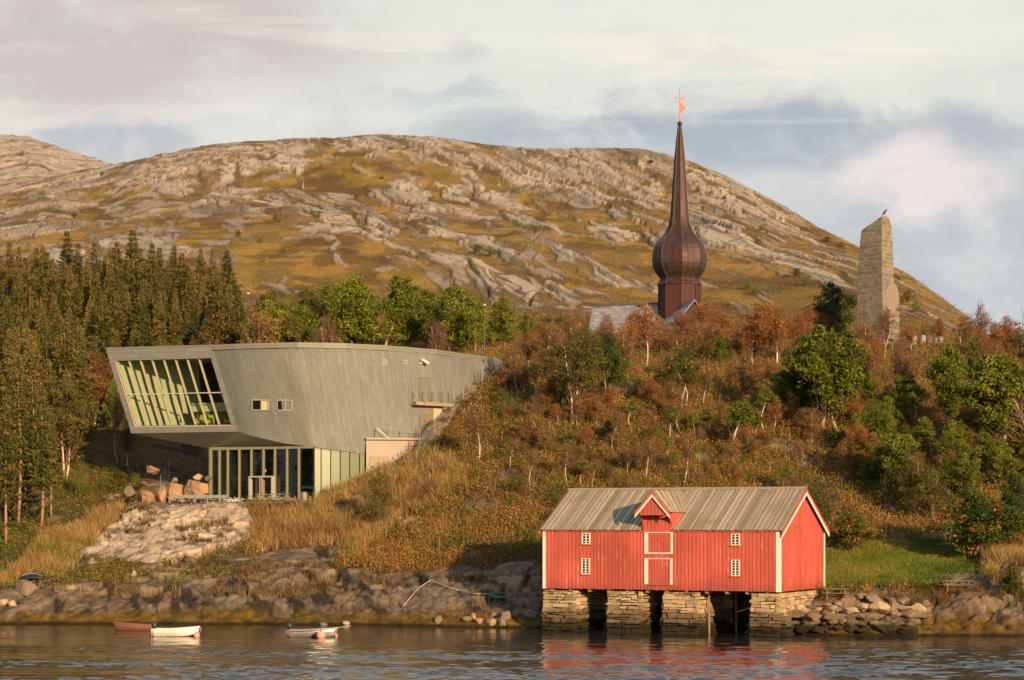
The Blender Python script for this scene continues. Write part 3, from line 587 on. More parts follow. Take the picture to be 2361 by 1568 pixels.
# hoist dormer
HO = 1.05
def FH(x, y): s_, z_ = FS(x, y, HO); return s_, z_
sA, zA = FH(942, 178); sL, zL = FH(815, 322); sR, zR = FH(1062, 332)
sD0 = FS(1079, 400)[0]; sD1 = FS(876, 400)[0]
zap = zA; zft = (zL + zR) / 2; sm_ = (sL + sR) / 2; hw = (sL - sR) / 2; slope = (zap - zft) / hw
ze2 = lambda s_: zap - slope * abs(s_ - sm_)
dm = empty('hoist_dormer', P(sm_, 0, ze)); dm.parent = bh; dm.location = Vector(tuple(P(sm_, 0, ze) - wloc(bh)))
gback = lambda z_: max(0.0, (z_ - ze) / sl_)
mb = MB(); panel(mb, fd, O0 + fn * .035, fn, sD0, sD1, ze - .40, 0, zf=lambda a: ze2(a) - .12); mb.build('dormer_wall', red, dm)
for sd_, sg in ((sD0, -1), (sD1, 1)):
    mb = MB()
    zt = ze2(sd_) - .08; N_ = fd * sg; gb = gback(zt) + .3
    k_ = 7
    for i in range(k_):
        g0_ = gb * i / k_; g1_ = gb * (i + 1) / k_; sh = .9 + .2 * random.random()
        mb.hexa([P(sd_, g0_, max(ze - .1, ze + sl_ * g0_ - .2)), P(sd_, g1_, max(ze - .1, ze + sl_ * g1_ - .2)), P(sd_, g1_, max(ze - .1, ze + sl_ * g1_ - .2)) + N_ * (.05 + .02 * (i % 2)), P(sd_, g0_, max(ze - .1, ze + sl_ * g0_ - .2)) + N_ * (.05 + .02 * (i % 2)), P(sd_, g0_, zt), P(sd_, g1_, zt), P(sd_, g1_, zt) + N_ * (.05 + .02 * (i % 2)), P(sd_, g0_, zt) + N_ * (.05 + .02 * (i % 2))], (sh,) * 3)
    mb.build('dormer_cheek', red, dm)
zhb = FH(940, 342)[1]     # lower edge of the boarded hood front
mb = MB(); hs0 = FH(1052, 342)[0]; hs1 = FH(842, 342)[0]
panel(mb, fd, O0 + fn * (HO - .08), fn, hs0, hs1, zhb, 0, zf=lambda a: ze2(a) - .2); mb.build('hood_front', red, dm)
mb = MB()
for sg in (-1, 1):        # board roof of the dormer, running back into the main roof
    se = sm_ + sg * hw; gb0 = gback(zft + .1) + .25; gb1 = gback(zap) + .25; n_b = 12
    for i in range(n_b):
        f0 = i / n_b; f1 = (i + 1) / n_b
        def q(f, e): g_f = -HO - .06; g_b = gb0; return f
        gA0 = -HO - .06 + (gb0 + HO) * f0; gA1 = -HO - .06 + (gb0 + HO) * f1; gB0 = -HO - .06 + (gb1 + HO) * f0; gB1 = -HO - .06 + (gb1 + HO) * f1
        sh = (.75 + .45 * random.random()) * (1.1 if i % 2 else .75); u_ = .04 + .035 * (i % 2)
        a_ = P(se, gA0, zft); b_ = P(se, gA1, zft); c_ = P(sm_, gB1, zap); d_ = P(sm_, gB0, zap)
        pts = [a_, b_, c_, d_] if sg < 0 else [a_, d_, c_, b_]
        mb.hexa([p + UP * u_ for p in pts] + [p + UP * (u_ + .04) for p in pts], (sh, sh, sh))
mb.build('dormer_roof', roofw, dm)
mb = MB(); F0 = O0 + fn * (HO + .06)
ap_ = F0 + fd * sm_ + UP * (zap + .05); lf_ = F0 + fd * (sm_ + hw) + UP * (zft + .05); rf_ = F0 + fd * (sm_ - hw) + UP * (zft + .05)
rake(mb, lf_, ap_, .22, fn, .05); rake(mb, rf_, ap_, .22, fn, .05); mb.build('dormer_verge', red, dm)
mb = MB(); rake(mb, lf_ - UP * .22, ap_ - UP * .22, .22, fn, .03); rake(mb, rf_ - UP * .22, ap_ - UP * .22, .22, fn, .03); mb.build('dormer_barge_board', white, dm)
for se in (sD0 + .02, sD1 - .02):          # curved brackets under the hood
    mb = MB(); pr = []
    for i in range(9):
        a_ = i / 8; pr.append((.05 + (HO - .15) * a_ ** 2.2, zhb - 1.15 + 1.15 * a_ ** .8))
    pts = [O0 + fd * se + fn * g_ + UP * z_ for g_, z_ in pr] + [O0 + fd * se + fn * .04 + UP * (zhb - .02)]
    mb.prism(pts, fd * .07); mb.build('bracket', red, dm)
# dry-stone piers
def course_wall(mb, A, B, zlo, zhi, nrm, batter=.14, h=(.14, .40), lw=(.3, 1.3), out=.15):
    A = np.array(A, float); B = np.array(B, float); z = zlo
    while z < zhi - .05:
        hh_ = min(random.uniform(*h), zhi - z)
        if zhi - z - hh_ < .08: hh_ = zhi - z
        L = np.linalg.norm((B - A)[:2]); d_ = (B - A) / L; a = -random.random() * .15
        while a < L:
            ln = random.uniform(*lw); b_ = min(a + ln, L + random.uniform(-.03, .06)); gp = .03
            if L - b_ < .2: b_ = L + random.uniform(-.02, .06)
            o_ = batter * (zhi - z) + random.uniform(-out, out); o2 = batter * (zhi - z - hh_) + random.uniform(-out * .5, out * .5) + (o_ - batter * (zhi - z)) * .7
            j = lambda: random.uniform(-.05, .05)
            sh = random.uniform(.55, 1.25); c_ = (sh, sh * random.uniform(.9, 1.02), sh * random.uniform(.8, 1.0))
            q = [A + d_ * (a + gp + j()) + nrm * o_, A + d_ * (b_ - gp + j()) + nrm * o_, A + d_ * (b_ - gp) - nrm * .3, A + d_ * (a + gp) - nrm * .3]
            r_ = [A + d_ * (a + gp + j()) + nrm * o2, A + d_ * (b_ - gp + j()) + nrm * o2, A + d_ * (b_ - gp) - nrm * .3, A + d_ * (a + gp) - nrm * .3]
            zz = [z + gp + j(), z + gp + j(), z, z]; z2 = [z + hh_ - gp + j(), z + hh_ - gp + j(), z + hh_, z + hh_]
            lo_ = [p * (1, 1, 0) + UP * v_ for p, v_ in zip(q, zz)]; hi_ = [p * (1, 1, 0) + UP * v_ for p, v_ in zip(r_, z2)]
            mb.hexa(lo_ + hi_, c_)
            a = b_
            if a >= L - .02: break
        z += hh_
def pier(s0, s1, g0, g1, zlo, zhi, label=None):
    mb = MB()
    course_wall(mb, P(s1, g0, 0), P(s0, g0, 0), zlo, zhi, fn); course_wall(mb, P(s0, g0, 0), P(s0, g1, 0), zlo, zhi, gn)
    course_wall(mb, P(s1, g1, 0), P(s1, g0, 0), zlo, zhi, fd); course_wall(mb, P(s0, g1, 0), P(s1, g1, 0), zlo, zhi, gd)
    mb.hexa([P(s1 - .1, g0 + .1, zlo), P(s0 + .1, g0 + .1, zlo), P(s0 + .1, g1 - .1, zlo), P(s1 - .1, g1 - .1, zlo), P(s1 - .1, g0 + .1, zhi - .03), P(s0 + .1, g0 + .1, zhi - .03), P(s0 + .1, g1 - .1, zhi - .03), P(s1 - .1, g1 - .1, zhi - .03)], (.1, .1, .1))
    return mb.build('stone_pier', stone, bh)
zp = zb - .16
for (xa, xb) in ((168, 395), (625, 862), (1022, 1262), (1640, 1838)):
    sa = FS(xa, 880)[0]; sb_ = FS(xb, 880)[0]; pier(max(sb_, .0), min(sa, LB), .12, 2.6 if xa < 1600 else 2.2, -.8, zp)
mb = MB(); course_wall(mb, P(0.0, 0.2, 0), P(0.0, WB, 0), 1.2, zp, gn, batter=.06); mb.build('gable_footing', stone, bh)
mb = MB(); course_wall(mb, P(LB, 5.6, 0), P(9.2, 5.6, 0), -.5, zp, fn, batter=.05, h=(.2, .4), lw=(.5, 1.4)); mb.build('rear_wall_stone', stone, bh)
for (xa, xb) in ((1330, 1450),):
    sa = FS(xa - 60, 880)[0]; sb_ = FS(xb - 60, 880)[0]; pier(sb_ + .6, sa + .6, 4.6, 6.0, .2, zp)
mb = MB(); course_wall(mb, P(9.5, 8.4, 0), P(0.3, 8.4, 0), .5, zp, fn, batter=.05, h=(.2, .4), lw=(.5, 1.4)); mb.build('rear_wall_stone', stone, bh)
for x_, y_ in ((1340, 1.0), (920, 2.2), (1533, 3.8)):
    s_ = FS(x_, 900, -y_)[0]; mb = MB(); mb.tube([P(s_, y_, -.3), P(s_ + .02, y_, zp - .05)], [.09, .075], 8); mb.build('prop', wood, bh)
# ---------------- museum ----------------
slate = bpy.data.materials.new('slate_cladding'); slate.use_nodes = True; t = NT(slate.node_tree); b = t.n['Principled BSDF']; b.inputs['Roughness'].default_value = .62; b.inputs['Specular IOR Level'].default_value = .3
uvn = t.node('ShaderNodeUVMap'); uvn.uv_map = 'UV'
br = t.node('ShaderNodeTexBrick'); t.l.new(uvn.outputs[0], br.inputs[0]); br.offset = .5
for k_, v_ in (('Color1', (.196, .199, .175, 1)), ('Color2', (.226, .230, .202, 1)), ('Mortar', (.135, .135, .115, 1)), ('Scale', 1.0), ('Mortar Size', .018), ('Mortar Smooth', .3), ('Brick Width', 1.5), ('Row Height', .55)): br.inputs[k_].default_value = v_
n1 = t.noise(t.mapping(uvn.outputs[0], (.25, 1.6, 1)), 1.0, 4, .6); n2 = t.noise(uvn.outputs[0], .18, 4, .6)
cc = t.mix(1.0, br.outputs[0], t.ramp(n1, [(.3, .88), (.7, 1.10)]), 'MULTIPLY'); cc = t.mix(1.0, cc, t.ramp(n2, [(.3, .93), (.7, 1.07)]), 'MULTIPLY'); t.put(b.inputs['Base Color'], cc)
bn = t.node('ShaderNodeBump'); bn.inputs['Strength'].default_value = .35; bn.inputs['Distance'].default_value = .03; t.l.new(br.outputs[1], bn.inputs['Height']); bn.invert = True; t.l.new(bn.outputs[0], b.inputs['Normal'])
concrete = mat('pale_concrete', (.42, .345, .27), .8, var=.08, scale=.8)
alu = mat('pale_metal', (.50, .46, .38), .45, metal=.2, var=.05)
steel = mat('galvanised_steel', (.30, .28, .24), .4, metal=.6, var=.1)
def glassmat(name, tint=(.55, .62, .5), fac=.75):
    m_ = bpy.data.materials.new(name); m_.use_nodes = True; t = NT(m_.node_tree); t.n.remove(t.n['Principled BSDF'])
    tr = t.node('ShaderNodeBsdfTransparent'); tr.inputs[0].default_value = (*tint, 1); gl = t.node('ShaderNodeBsdfGlossy'); gl.inputs[0].default_value = (.9, .95, .9, 1); gl.inputs[1].default_value = .02
    fr_ = t.node('ShaderNodeFresnel'); fr_.inputs[0].default_value = 1.45; mx = t.node('ShaderNodeMixShader')
    t.put(mx.inputs[0], t.m('ADD', fr_.outputs[0], .03, clamp=True)); t.l.new(tr.outputs[0], mx.inputs[1]); t.l.new(gl.outputs[0], mx.inputs[2]); t.l.new(mx.outputs[0], t.n['Material Output'].inputs[0]); return m_
glass = glassmat('window_glass', (.86, .88, .80)); 
frost = mat('frosted_green_glass', (.20, .235, .145), .25, var=.05, scale=.5, spec=.5)
YC = lambda px, tab: float(np.interp(px, [a_ for a_, _ in tab], [b_ for _, b_ in tab]))
topY = [(492, 215.8), (540, 214.6), (590, 213.7), (640, 213.1), (686, 212.8), (745, 213.2), (800, 214.0), (891, 216.4), (1005, 221.5), (1109, 230.4), (1140, 233.0), (1179, 237.3), (1230, 243.5)]
TZ = 26.3
def top_pt(px):
    Y = YC(px, topY); return np.array(((px - CX) * Y / F, Y, TZ))
A_ = at(244, 804.5, 219.6); B_ = top_pt(492); C_ = at(549, 995, 217.6); D_ = at(302.5, 999, 221.4); A_[2] = TZ
mus = empty('museum', (A_[0] + 15, 222, 10.2), 'grey slate clad museum with slanted glazed prow and curved side wall on the slope', 'museum')
botp = [(549, 995, 217.6), (575, 1003, 216.9), (597.5, 1009, 216.5), (656, 1022.4, 215.9), (724, 1031, 215.2), (774, 1037.7, 215.8), (812, 1043, 216.6), (844.5, 1047.5, 217.4)]
tops = [492, 515, 540, 600, 672, 730, 775, 812]
cols_ = [(top_pt(tp), at(*bp)) for tp, bp in zip(tops, botp)]
for px in (850, 900, 950, 1000, 1050, 1100, 1140, 1179, 1230):
    tp = top_pt(px); q = tp.copy(); k_ = max(0, 1 - (px - 830) / 330); q[2] = 9.0 if px < 960 else 12 + (px - 960) * .03
    hr = (TZ - q[2]) / 11.0; q[0] += 1.45 * hr * k_; q[1] += 3.1 * hr * k_; cols_.append((tp, q))
# finer: resample smoothly
def resample(c_, n):
    T_ = np.array([a for a, _ in c_]); Bq = np.array([b_ for _, b_ in c_]); s_ = np.r_[0, np.cumsum(np.linalg.norm(np.diff(T_, axis=0), axis=1))]
    return s_, T_, Bq
sT, TT, BB = resample(cols_, 0)
NV = 14; V = []; UVv = []; Qm = []
sub = []
for i in range(len(sT) - 1):
    for k in range(4): sub.append((i, k / 4))
sub.append((len(sT) - 2, 1.0))
for i, f in sub:
    a_ = TT[i] * (1 - f) + TT[i + 1] * f; b_ = BB[i] * (1 - f) + BB[i + 1] * f; s_ = sT[i] * (1 - f) + sT[i + 1] * f
    for j in range(NV + 1): V.append(a_ + (b_ - a_) * j / NV); UVv.append((np.linalg.norm(b_ - a_) * j / NV, s_))
for i in range(len(sub) - 1):
    for j in range(NV): k = i * (NV + 1) + j; Qm.append((k, k + 1, k + NV + 2, k + NV + 1))
side = np_mesh('side_wall', V, Qm, slate, mus, smooth=True)
def setuv(o, uv):
    l_ = o.data.uv_layers.new(name='UV'); vi = np.zeros(len(o.data.loops), dtype=np.int32); o.data.loops.foreach_get('vertex_index', vi); l_.data.foreach_set('uv', np.array(uv, dtype=np.float32)[vi].ravel())
setuv(side, UVv)
def flatuv(o, ax, ay, org):
    v_ = np.array([tuple(v.co) for v in o.data.vertices]) + wloc(o); setuv(o, np.stack([(v_ - org) @ ax, (v_ - org) @ ay], -1))
# prow end wall with the window opening
ew = np.cross(B_ - A_, D_ - A_); ew /= np.linalg.norm(ew); ew *= -1 if ew[1] > 0 else 1
def onE(px, py, off=0.0): return onplane(px, py, A_ + ew * off, ew)
o1, o2, o3, o4 = onE(265, 832), onE(486, 825.7), onE(533.4, 981), onE(312.2, 984)
D2 = onplane(302.5, 999, A_, ew); C2 = onplane(549, 995, A_, ew)
mb = MB()
for q in ((A_, B_, o2, o1), (B_, C2, o3, o2), (C2, D2, o4, o3), (D2, A_, o1, o4)): mb.poly(q)
inn = [p - ew * .55 for p in (o1, o2, o3, o4)]
for i, (p, q) in enumerate(((o1, o2), (o2, o3), (o3, o4), (o4, o1))): mb.poly([p, q, inn[(i + 1) % 4], inn[i]])
e_ = mb.build('prow_wall', slate, mus); axx = (B_ - A_) / np.linalg.norm(B_ - A_); flatuv(e_, axx, np.cross(ew, axx), A_)
# window: raking fins, transom, glass
greym = mat('olive_mullion', (.42, .39, .25), .5, var=.04)
wf = MB(); gz_ = [p - ew * .35 for p in (o1, o2, o3, o4)]
wnd = MB(); wnd.poly(gz_)
wroot = wnd.build('prow_window', glass, mus)
for i in range(8):
    f = .012 + .975 * i / 8
    a_ = o1 * (1 - f) + o2 * f; b_ = o4 * (1 - f) + o3 * f; mb = MB()
    d_ = (b_ - a_) / np.linalg.norm(b_ - a_); n_ = -ew; x_ = np.cross(d_, n_)
    a_ = a_ + d_ * .06; b_ = b_ - d_ * .06
    mb.box((a_ + b_) / 2 - ew * .30, (.075, .36, np.linalg.norm(b_ - a_)), (x_, n_, d_)); mb.build('mullion', greym, wroot)
mb = MB(); a_ = o1 * .487 + o4 * .513; b_ = o2 * .487 + o3 * .513; mb.bar(a_ - ew * .12, b_ - ew * .12, .12, .10); mb.build('transom', alu, wroot)
mb = MB()
for p, q in ((o3, o4), (o4, o1)):
    mb.bar(p - ew * .02, q - ew * .02, .11, .16, up=ew)
mb.build('frame', alu, wroot)
# gallery room behind the prow
back = np.array((.30, .954, 0)) * 7.5
rm = [p - ew * .56 for p in (o1, o2, o3, o4)]; rm[0] = rm[0] + axx * -.1; rm[3] = rm[3] - axx * .1; rm[1] = rm[1] + axx * 2.2; rm[2] = rm[2] + axx * 2.2
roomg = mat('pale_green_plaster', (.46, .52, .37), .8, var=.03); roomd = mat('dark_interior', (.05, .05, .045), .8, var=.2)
roomf = mat('interior_floor', (.16, .12, .08), .5)
bk = [p + back for p in rm]; leftb = (rm[0] + axx * 5.9 + back * .95, rm[3] + axx * 4.3 + back * .95)
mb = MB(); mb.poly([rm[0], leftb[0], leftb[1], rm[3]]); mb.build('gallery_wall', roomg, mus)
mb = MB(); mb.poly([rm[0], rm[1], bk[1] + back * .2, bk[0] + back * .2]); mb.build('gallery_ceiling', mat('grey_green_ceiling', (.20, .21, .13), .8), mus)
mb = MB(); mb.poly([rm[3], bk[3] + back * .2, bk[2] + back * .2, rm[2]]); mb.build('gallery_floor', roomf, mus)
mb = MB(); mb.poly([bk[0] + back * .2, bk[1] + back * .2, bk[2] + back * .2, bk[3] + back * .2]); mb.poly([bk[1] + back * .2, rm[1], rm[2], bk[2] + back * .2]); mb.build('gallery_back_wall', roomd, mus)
# hidden rear, roof, soffit
E1 = np.array((-19.0, 246, TZ)); E2 = top_pt(1230) + (2, 6, 0)
rearb = lambda p: np.array((p[0] + .5, p[1] - 1.2, 16.2))
gTL = at(481, 1034, 221.2); gTR = at(724, 1031, 215.2)
roofpts = [A_] + [top_pt(px) for px in (492, 515, 540, 590, 640, 686, 745, 800, 891, 950, 1005, 1060, 1109, 1140, 1179, 1230)] + [E2, E1]
rp = [p + UP * -.06 for p in roofpts]; mb = MB(); mb.poly(rp); mb.build('flat_roof', slate, mus)
mb = MB()
pts = [top_pt(px) for px in (492, 515, 540, 565, 590, 640, 686, 715, 745, 770, 800, 845, 891, 950, 1005, 1060, 1109, 1140, 1179, 1230)]
for p, q in zip(pts[:-1], pts[1:]):
    e = q - p; n_ = np.cross(e, UP); n_ /= np.linalg.norm(n_)
    mb.hexa([p + n_ * .07 - UP * .14, q + n_ * .07 - UP * .14, q - n_ * .3 - UP * .14, p - n_ * .3 - UP * .14, p + n_ * .07 + UP * .10, q + n_ * .07 + UP * .10, q - n_ * .3 + UP * .10, p - n_ * .3 + UP * .10])
    mb.hexa([p + n_ * .035 - UP * .42, q + n_ * .035 - UP * .42, q - n_ * .1 - UP * .42, p - n_ * .1 - UP * .42, p + n_ * .035 - UP * .14, q + n_ * .035 - UP * .14, q - n_ * .1 - UP * .14, p - n_ * .1 - UP * .14])
p, q = A_, B_; mb.hexa([p + ew * .03 - UP * .03, q + ew * .03 - UP * .03, q - ew * .2 - UP * .03, p - ew * .2 - UP * .03, p + ew * .05 + UP * .09, q + ew * .05 + UP * .09, q - ew * .2 + UP * .09, p - ew * .2 + UP * .09])
mb.build('parapet', mat('parapet_metal', (.22, .21, .165), .5, var=.05), mus)
mb = MB(); lw_b = np.array((E1[0], E1[1] - 2, 16.0)); mb.poly([A_, D2, lw_b, E1]); mb.poly([E1, lw_b, np.array((E2[0], E2[1], 12)), E2]); mb.poly([E2, np.array((E2[0], E2[1], 12)), cols_[-1][1], cols_[-1][0]]); o_ = mb.build('rear_wall', slate, mus)
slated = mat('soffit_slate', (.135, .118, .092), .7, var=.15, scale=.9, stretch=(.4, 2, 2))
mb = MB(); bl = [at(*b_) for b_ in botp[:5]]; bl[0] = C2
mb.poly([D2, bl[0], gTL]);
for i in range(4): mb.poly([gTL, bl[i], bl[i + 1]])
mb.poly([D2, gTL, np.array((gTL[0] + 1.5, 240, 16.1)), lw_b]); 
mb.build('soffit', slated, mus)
# restaurant under the prow
gBL = at(481, 1157, 221.2); gBR = at(724, 1152.5, 215.2); zf_ = gBR[2] + .05; gBL[2] = zf_; gBR[2] = zf_
g1d = (gTR - gTL) * (1, 1, 0); gL_ = np.linalg.norm(g1d); g1d /= gL_; g1n = np.array((g1d[1], -g1d[0], 0)); g1n *= -1 if g1n[1] > 0 else 1
def G1(px, z, off=0): p = onplane(px, 1100, gTL + g1n * off, g1n); p[2] = z; return p
zt_ = 16.0
z1x = lambda x: 215.2 + x * .29405
greyg = mat('olive_fin', (.25, .24, .15), .5, var=.05)
wl = MB(); wl.poly([G1(484, zf_), G1(723, zf_), G1(723, zt_ - .1), G1(484, zt_ + .1)]); shop = wl.build('restaurant_glazing', glass, mus)
for x_ in (915, 985, 1050, 1140, 1235, 1330, 1420, 1515, 1608):
    px = z1x(x_ + 5); mb = MB(); c0 = G1(px, (zf_ + zt_) / 2, .12); mb.box(c0, (.12 if x_ > 930 else .24, .30, zt_ - zf_), (g1d, g1n, UP)); mb.build('fin', greyg, shop)
mb = MB(); mb.bar(G1(484, zt_ - .02, .1), G1(723, zt_ - .02, .1), .2, .3); mb.build('head_rail', greyg, shop)
mb = MB(); mb.bar(G1(484, zf_ + .05, .1), G1(723, zf_ + .05, .1), .12, .12); mb.build('sill_rail', alu, shop)
mb = MB(); mb.box(gBR + UP * 2.7 + np.array((.0, .02, 0)), (.16, .16, 5.5)); mb.build('corner_post', dark, shop)
sp = [at(*b_) for b_ in botp[4:]]; sb = [np.array((p[0], p[1], 10.0)) for p in sp]
# side glazing: frosted green panels between dark posts
xs = [728, 745, 766.5, 788, 810, 832, 841.5]
xs = [z1x(v_) for v_ in (1732, 1786, 1861, 1936, 2010, 2087, 2130)]
def G2(px):
    Y = YC(px, [(724, 215.2), (774, 215.8), (812, 216.6), (844.5, 217.4)]); z_ = HC + (HY - np.interp(px, [724, 774, 812, 844.5], [1031, 1037.7, 1043, 1047.5])) * Y / F
    return np.array(((px - CX) * Y / F, Y, 0)), z_
for i in range(6):
    (a_, za), (b_, zc) = G2(xs[i] + 1.2), G2(xs[i + 1] - 1.2); mb = MB(); e = (b_ - a_) / np.linalg.norm(b_ - a_); n_ = np.array((e[1], -e[0], 0))
    mb.hexa([a_ + UP * 9.8, b_ + UP * 9.8, b_ - n_ * .06 + UP * 9.8, a_ - n_ * .06 + UP * 9.8, a_ + UP * (za - .05), b_ + UP * (zc - .05), b_ - n_ * .06 + UP * (zc - .05), a_ - n_ * .06 + UP * (za - .05)]); pn = mb.build('glass_panel', frost, mus)
    mb = MB(); mb.bar(b_ + e * .05 + UP * 9.8 - n_ * .06, b_ + e * .05 + UP * (zc - .02) - n_ * .06, .10, .12); mb.build('post', dark, pn)
    mb = MB(); mb.bar(a_ + UP * (za - .12) + n_ * .02, b_ + UP * (zc - .12) + n_ * .02, .05, .10); mb.build('rail', greyg, pn)
# restaurant interior
bkv = np.array((.45, .89, 0)) * 9
mb = MB(); mb.poly([gBL, gBR, gBR + bkv + (3, 0, 0), gBL + bkv]); fl_ = [q - UP * .02 for q in (gBL, gBR, gBR + bkv + (3, 0, 0), gBL + bkv)]
mb = MB(); mb.poly(fl_); mb.build('restaurant_floor', roomf, mus)
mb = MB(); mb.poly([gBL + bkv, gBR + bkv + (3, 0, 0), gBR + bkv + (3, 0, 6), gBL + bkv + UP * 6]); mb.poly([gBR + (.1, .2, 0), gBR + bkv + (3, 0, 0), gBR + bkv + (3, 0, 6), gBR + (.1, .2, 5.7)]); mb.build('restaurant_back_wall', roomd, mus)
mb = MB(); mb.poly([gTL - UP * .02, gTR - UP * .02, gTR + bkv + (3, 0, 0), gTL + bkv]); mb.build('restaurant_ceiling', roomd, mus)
for i, f in enumerate((.1, .22, .36, .48, .62)):
    mb = MB(); c0 = gBL + g1d * gL_ * f + bkv * .35; mb.box(c0 + UP * 2.9, (.35, .5, 5.8), (g1d, g1n, UP)); mb.build('inner_column', greyg, mus)
# glazed entrance
pxl, pxr = z1x(1228), z1x(1412); dz = zf_ + 2.35; mb = MB(); off = .5
for px in (pxl + 1, pxr - 1): mb.bar(G1(px, zf_, off), G1(px, dz, off), .14, .5, up=g1n)
mb.bar(G1(pxl, dz, off), G1(pxr, dz, off), .14, .5, up=g1n); en = mb.build('entrance_door', alu, mus)
for px in (z1x(1305), z1x(1322)): mb = MB(); mb.bar(G1(px, zf_, off + .2), G1(px, dz - .08, off + .2), .09, .07, up=g1n); mb.build('door_leaf', alu, en)
mb = MB(); mb.box(G1(z1x(1342), zf_ + 3.0, -.3), (.40, .06, .26), (g1d, g1n, UP)); 
sgn = bpy.data.materials.new('exit_light'); sgn.use_nodes = True; bb = sgn.node_tree.nodes['Principled BSDF']; bb.inputs['Base Color'].default_value = (.5, .6, .4, 1); bb.inputs['Emission Color'].default_value = (.75, .95, .6, 1); bb.inputs['Emission Strength'].default_value = .5
mb.build('lit_sign', sgn, mus)
# small things on the side wall
def onS(px, py, off=0.0):
    """point of the side wall seen at a pixel, pushed out by off"""
    best = None
    o = np.array((0, 0, HC)); d_ = np.array(((px - CX) / F, 1, (HY - py) / F))
    for i in range(len(sT) - 1):
        n_ = np.cross(TT[i + 1] - TT[i], BB[i] - TT[i]); n_ /= np.linalg.norm(n_); n_ *= -1 if n_[1] > 0 else 1
        p = o + d_ * (((TT[i] - o) @ n_) / (d_ @ n_)); h = (TT[i][2] - p[2]) / (TT[i][2] - BB[i][2]); h2 = (TT[i+1][2] - p[2]) / (TT[i+1][2] - BB[i+1][2])
        a_ = TT[i] + (BB[i] - TT[i]) * h; b_ = TT[i + 1] + (BB[i + 1] - TT[i + 1]) * h2; e = b_ - a_; f = ((p - a_) @ e) / (e @ e)
        if -.001 <= f <= 1.001: best = (p + n_ * off, n_, e / np.linalg.norm(e)); break
    return best if best else (p, n_, e / np.linalg.norm(e))
cream = mat('cream_reveal', (.62, .55, .38), .7)
for x0, y0, x1, y1 in ((1247, 626, 1376, 705), (1443, 628, 1560, 706)):
    q = [onS(z1x(x), 737.8 + y * .29405)[0] for x, y in ((x0, y0), (x1, y0), (x1, y1), (x0, y1))]; n_ = onS(z1x(x0), 737.8 + y0 * .29405)[1]
    mb = MB()
    for i in range(4): mb.bar(q[i] + n_ * .04, q[(i + 1) % 4] + n_ * .04, .09, .14, up=n_)
    f = .55; m1 = q[0] * (1 - f) + q[1] * f; m2 = q[3] * (1 - f) + q[2] * f; mb.bar(m1 + n_ * .03, m2 + n_ * .03, .10, .08, up=n_)
    wi = mb.build('window', alu, mus)
    mb = MB(); mb.poly([q[0] + n_ * .02, m1 + n_ * .02, m2 + n_ * .02, q[3] + n_ * .02]); mb.build('pane', glassd, wi)
    mb = MB(); mb.poly([m1 + n_ * .02, q[1] + n_ * .02, q[2] + n_ * .02, m2 + n_ * .02]); mb.build('blind', cream, wi)
z2x = lambda x: 799.2 + x * .27446
z2y = lambda y: 737.8 + y * .27446
for x0, y0, x1, y1 in ((302, 330, 332, 376), (480, 337, 503, 368)):
    q = [onS(z2x(x), z2y(y), .03)[0] for x, y in ((x0, y0), (x1, y0), (x1, y1), (x0, y1))]; n_ = onS(z2x(x0), z2y(y0))[1]; mb = MB()
    for i in range(4): mb.bar(q[i], q[(i + 1) % 4], .07, .08, up=n_)
    for k in range(1, 6): f = k / 6; mb.bar(q[0] * (1 - f) + q[3] * f, q[1] * (1 - f) + q[2] * f, .03, .04, up=n_)
    vo = mb.build('vent', alu, mus); mb = MB(); mb.poly([p - n_ * .01 for p in q]); mb.build('vent_backing', dark, vo)
for x0, x1, yt, yb in ((612, 703, 483, 695), (610, 700, 793, 905)):
    q = [onS(z2x(x), z2y(y), .03)[0] for x, y in ((x0, yt), (x1, yt), (x1, yb), (x0, yb))]; n_ = onS(z2x(x0), z2y(yt))[1]; mb = MB()
    mb.poly([p + n_ * .02 for p in q]); dd_ = mb.build('service_door', mat('grey_door', (.185, .18, .145), .6), mus); mb = MB()
    for i in (0, 3, 1): mb.bar(q[i] + n_ * .02, q[(i + 1) % 4] + n_ * .02, .04, .04, up=n_)
    mb.build('door_frame', steel, dd_)
p, n_, e = onS(z2x(618), z2y(348)); mb = MB(); mb.box(p + n_ * .25, (.12, .5, .12), (e, n_, UP)); mb.box(p + n_ * .55 + e * .15 + UP * .0, (1.0, .32, .26), (e * .9 - UP * .35, n_, UP)); mb.box(p + n_ * .1 - UP * .1, (.3, .18, .3), (e, n_, UP))
mb.build('floodlight', mat('white_lamp_housing', (.75, .68, .55), .5), mus)
# concrete annex with roof terrace, and walkway bridge
pa = at(844.5, 1050, 216.9); ax_ = np.array((.86, .51, 0)) * 1.0; ax_ = np.array((1, .15, 0)); ax_ = ax_ / np.linalg.norm(ax_); an = np.array((ax_[1], -ax_[0], 0))
zan = HC + (HY - 1014) * pa[1] / F
an0 = empty('annex', (pa[0], pa[1], 9), 'pale pink concrete annex wall with louvres beside the green glass panels', 'annex')
mb = MB(); w_an = 6.4
mb.hexa([pa * (1, 1, 0) + UP * 8, pa * (1, 1, 0) + ax_ * w_an + UP * 8, pa * (1, 1, 0) + ax_ * w_an - an * 5 + UP * 8, pa * (1, 1, 0) - an * 5 + UP * 8, pa * (1, 1, 0) + UP * zan, pa * (1, 1, 0) + ax_ * w_an + UP * zan, pa * (1, 1, 0) + ax_ * w_an - an * 5 + UP * zan, pa * (1, 1, 0) - an * 5 + UP * zan]); mb.build('wall', concrete, an0)
mb = MB(); q0 = pa * (1, 1, 0) + UP * (zan + .11) + ax_ * w_an / 2 - an * 2.3; mb.box(q0, (w_an + .1, 5.3, .2), (ax_, an, UP)); mb.build('terrace_slab', concrete, an0)
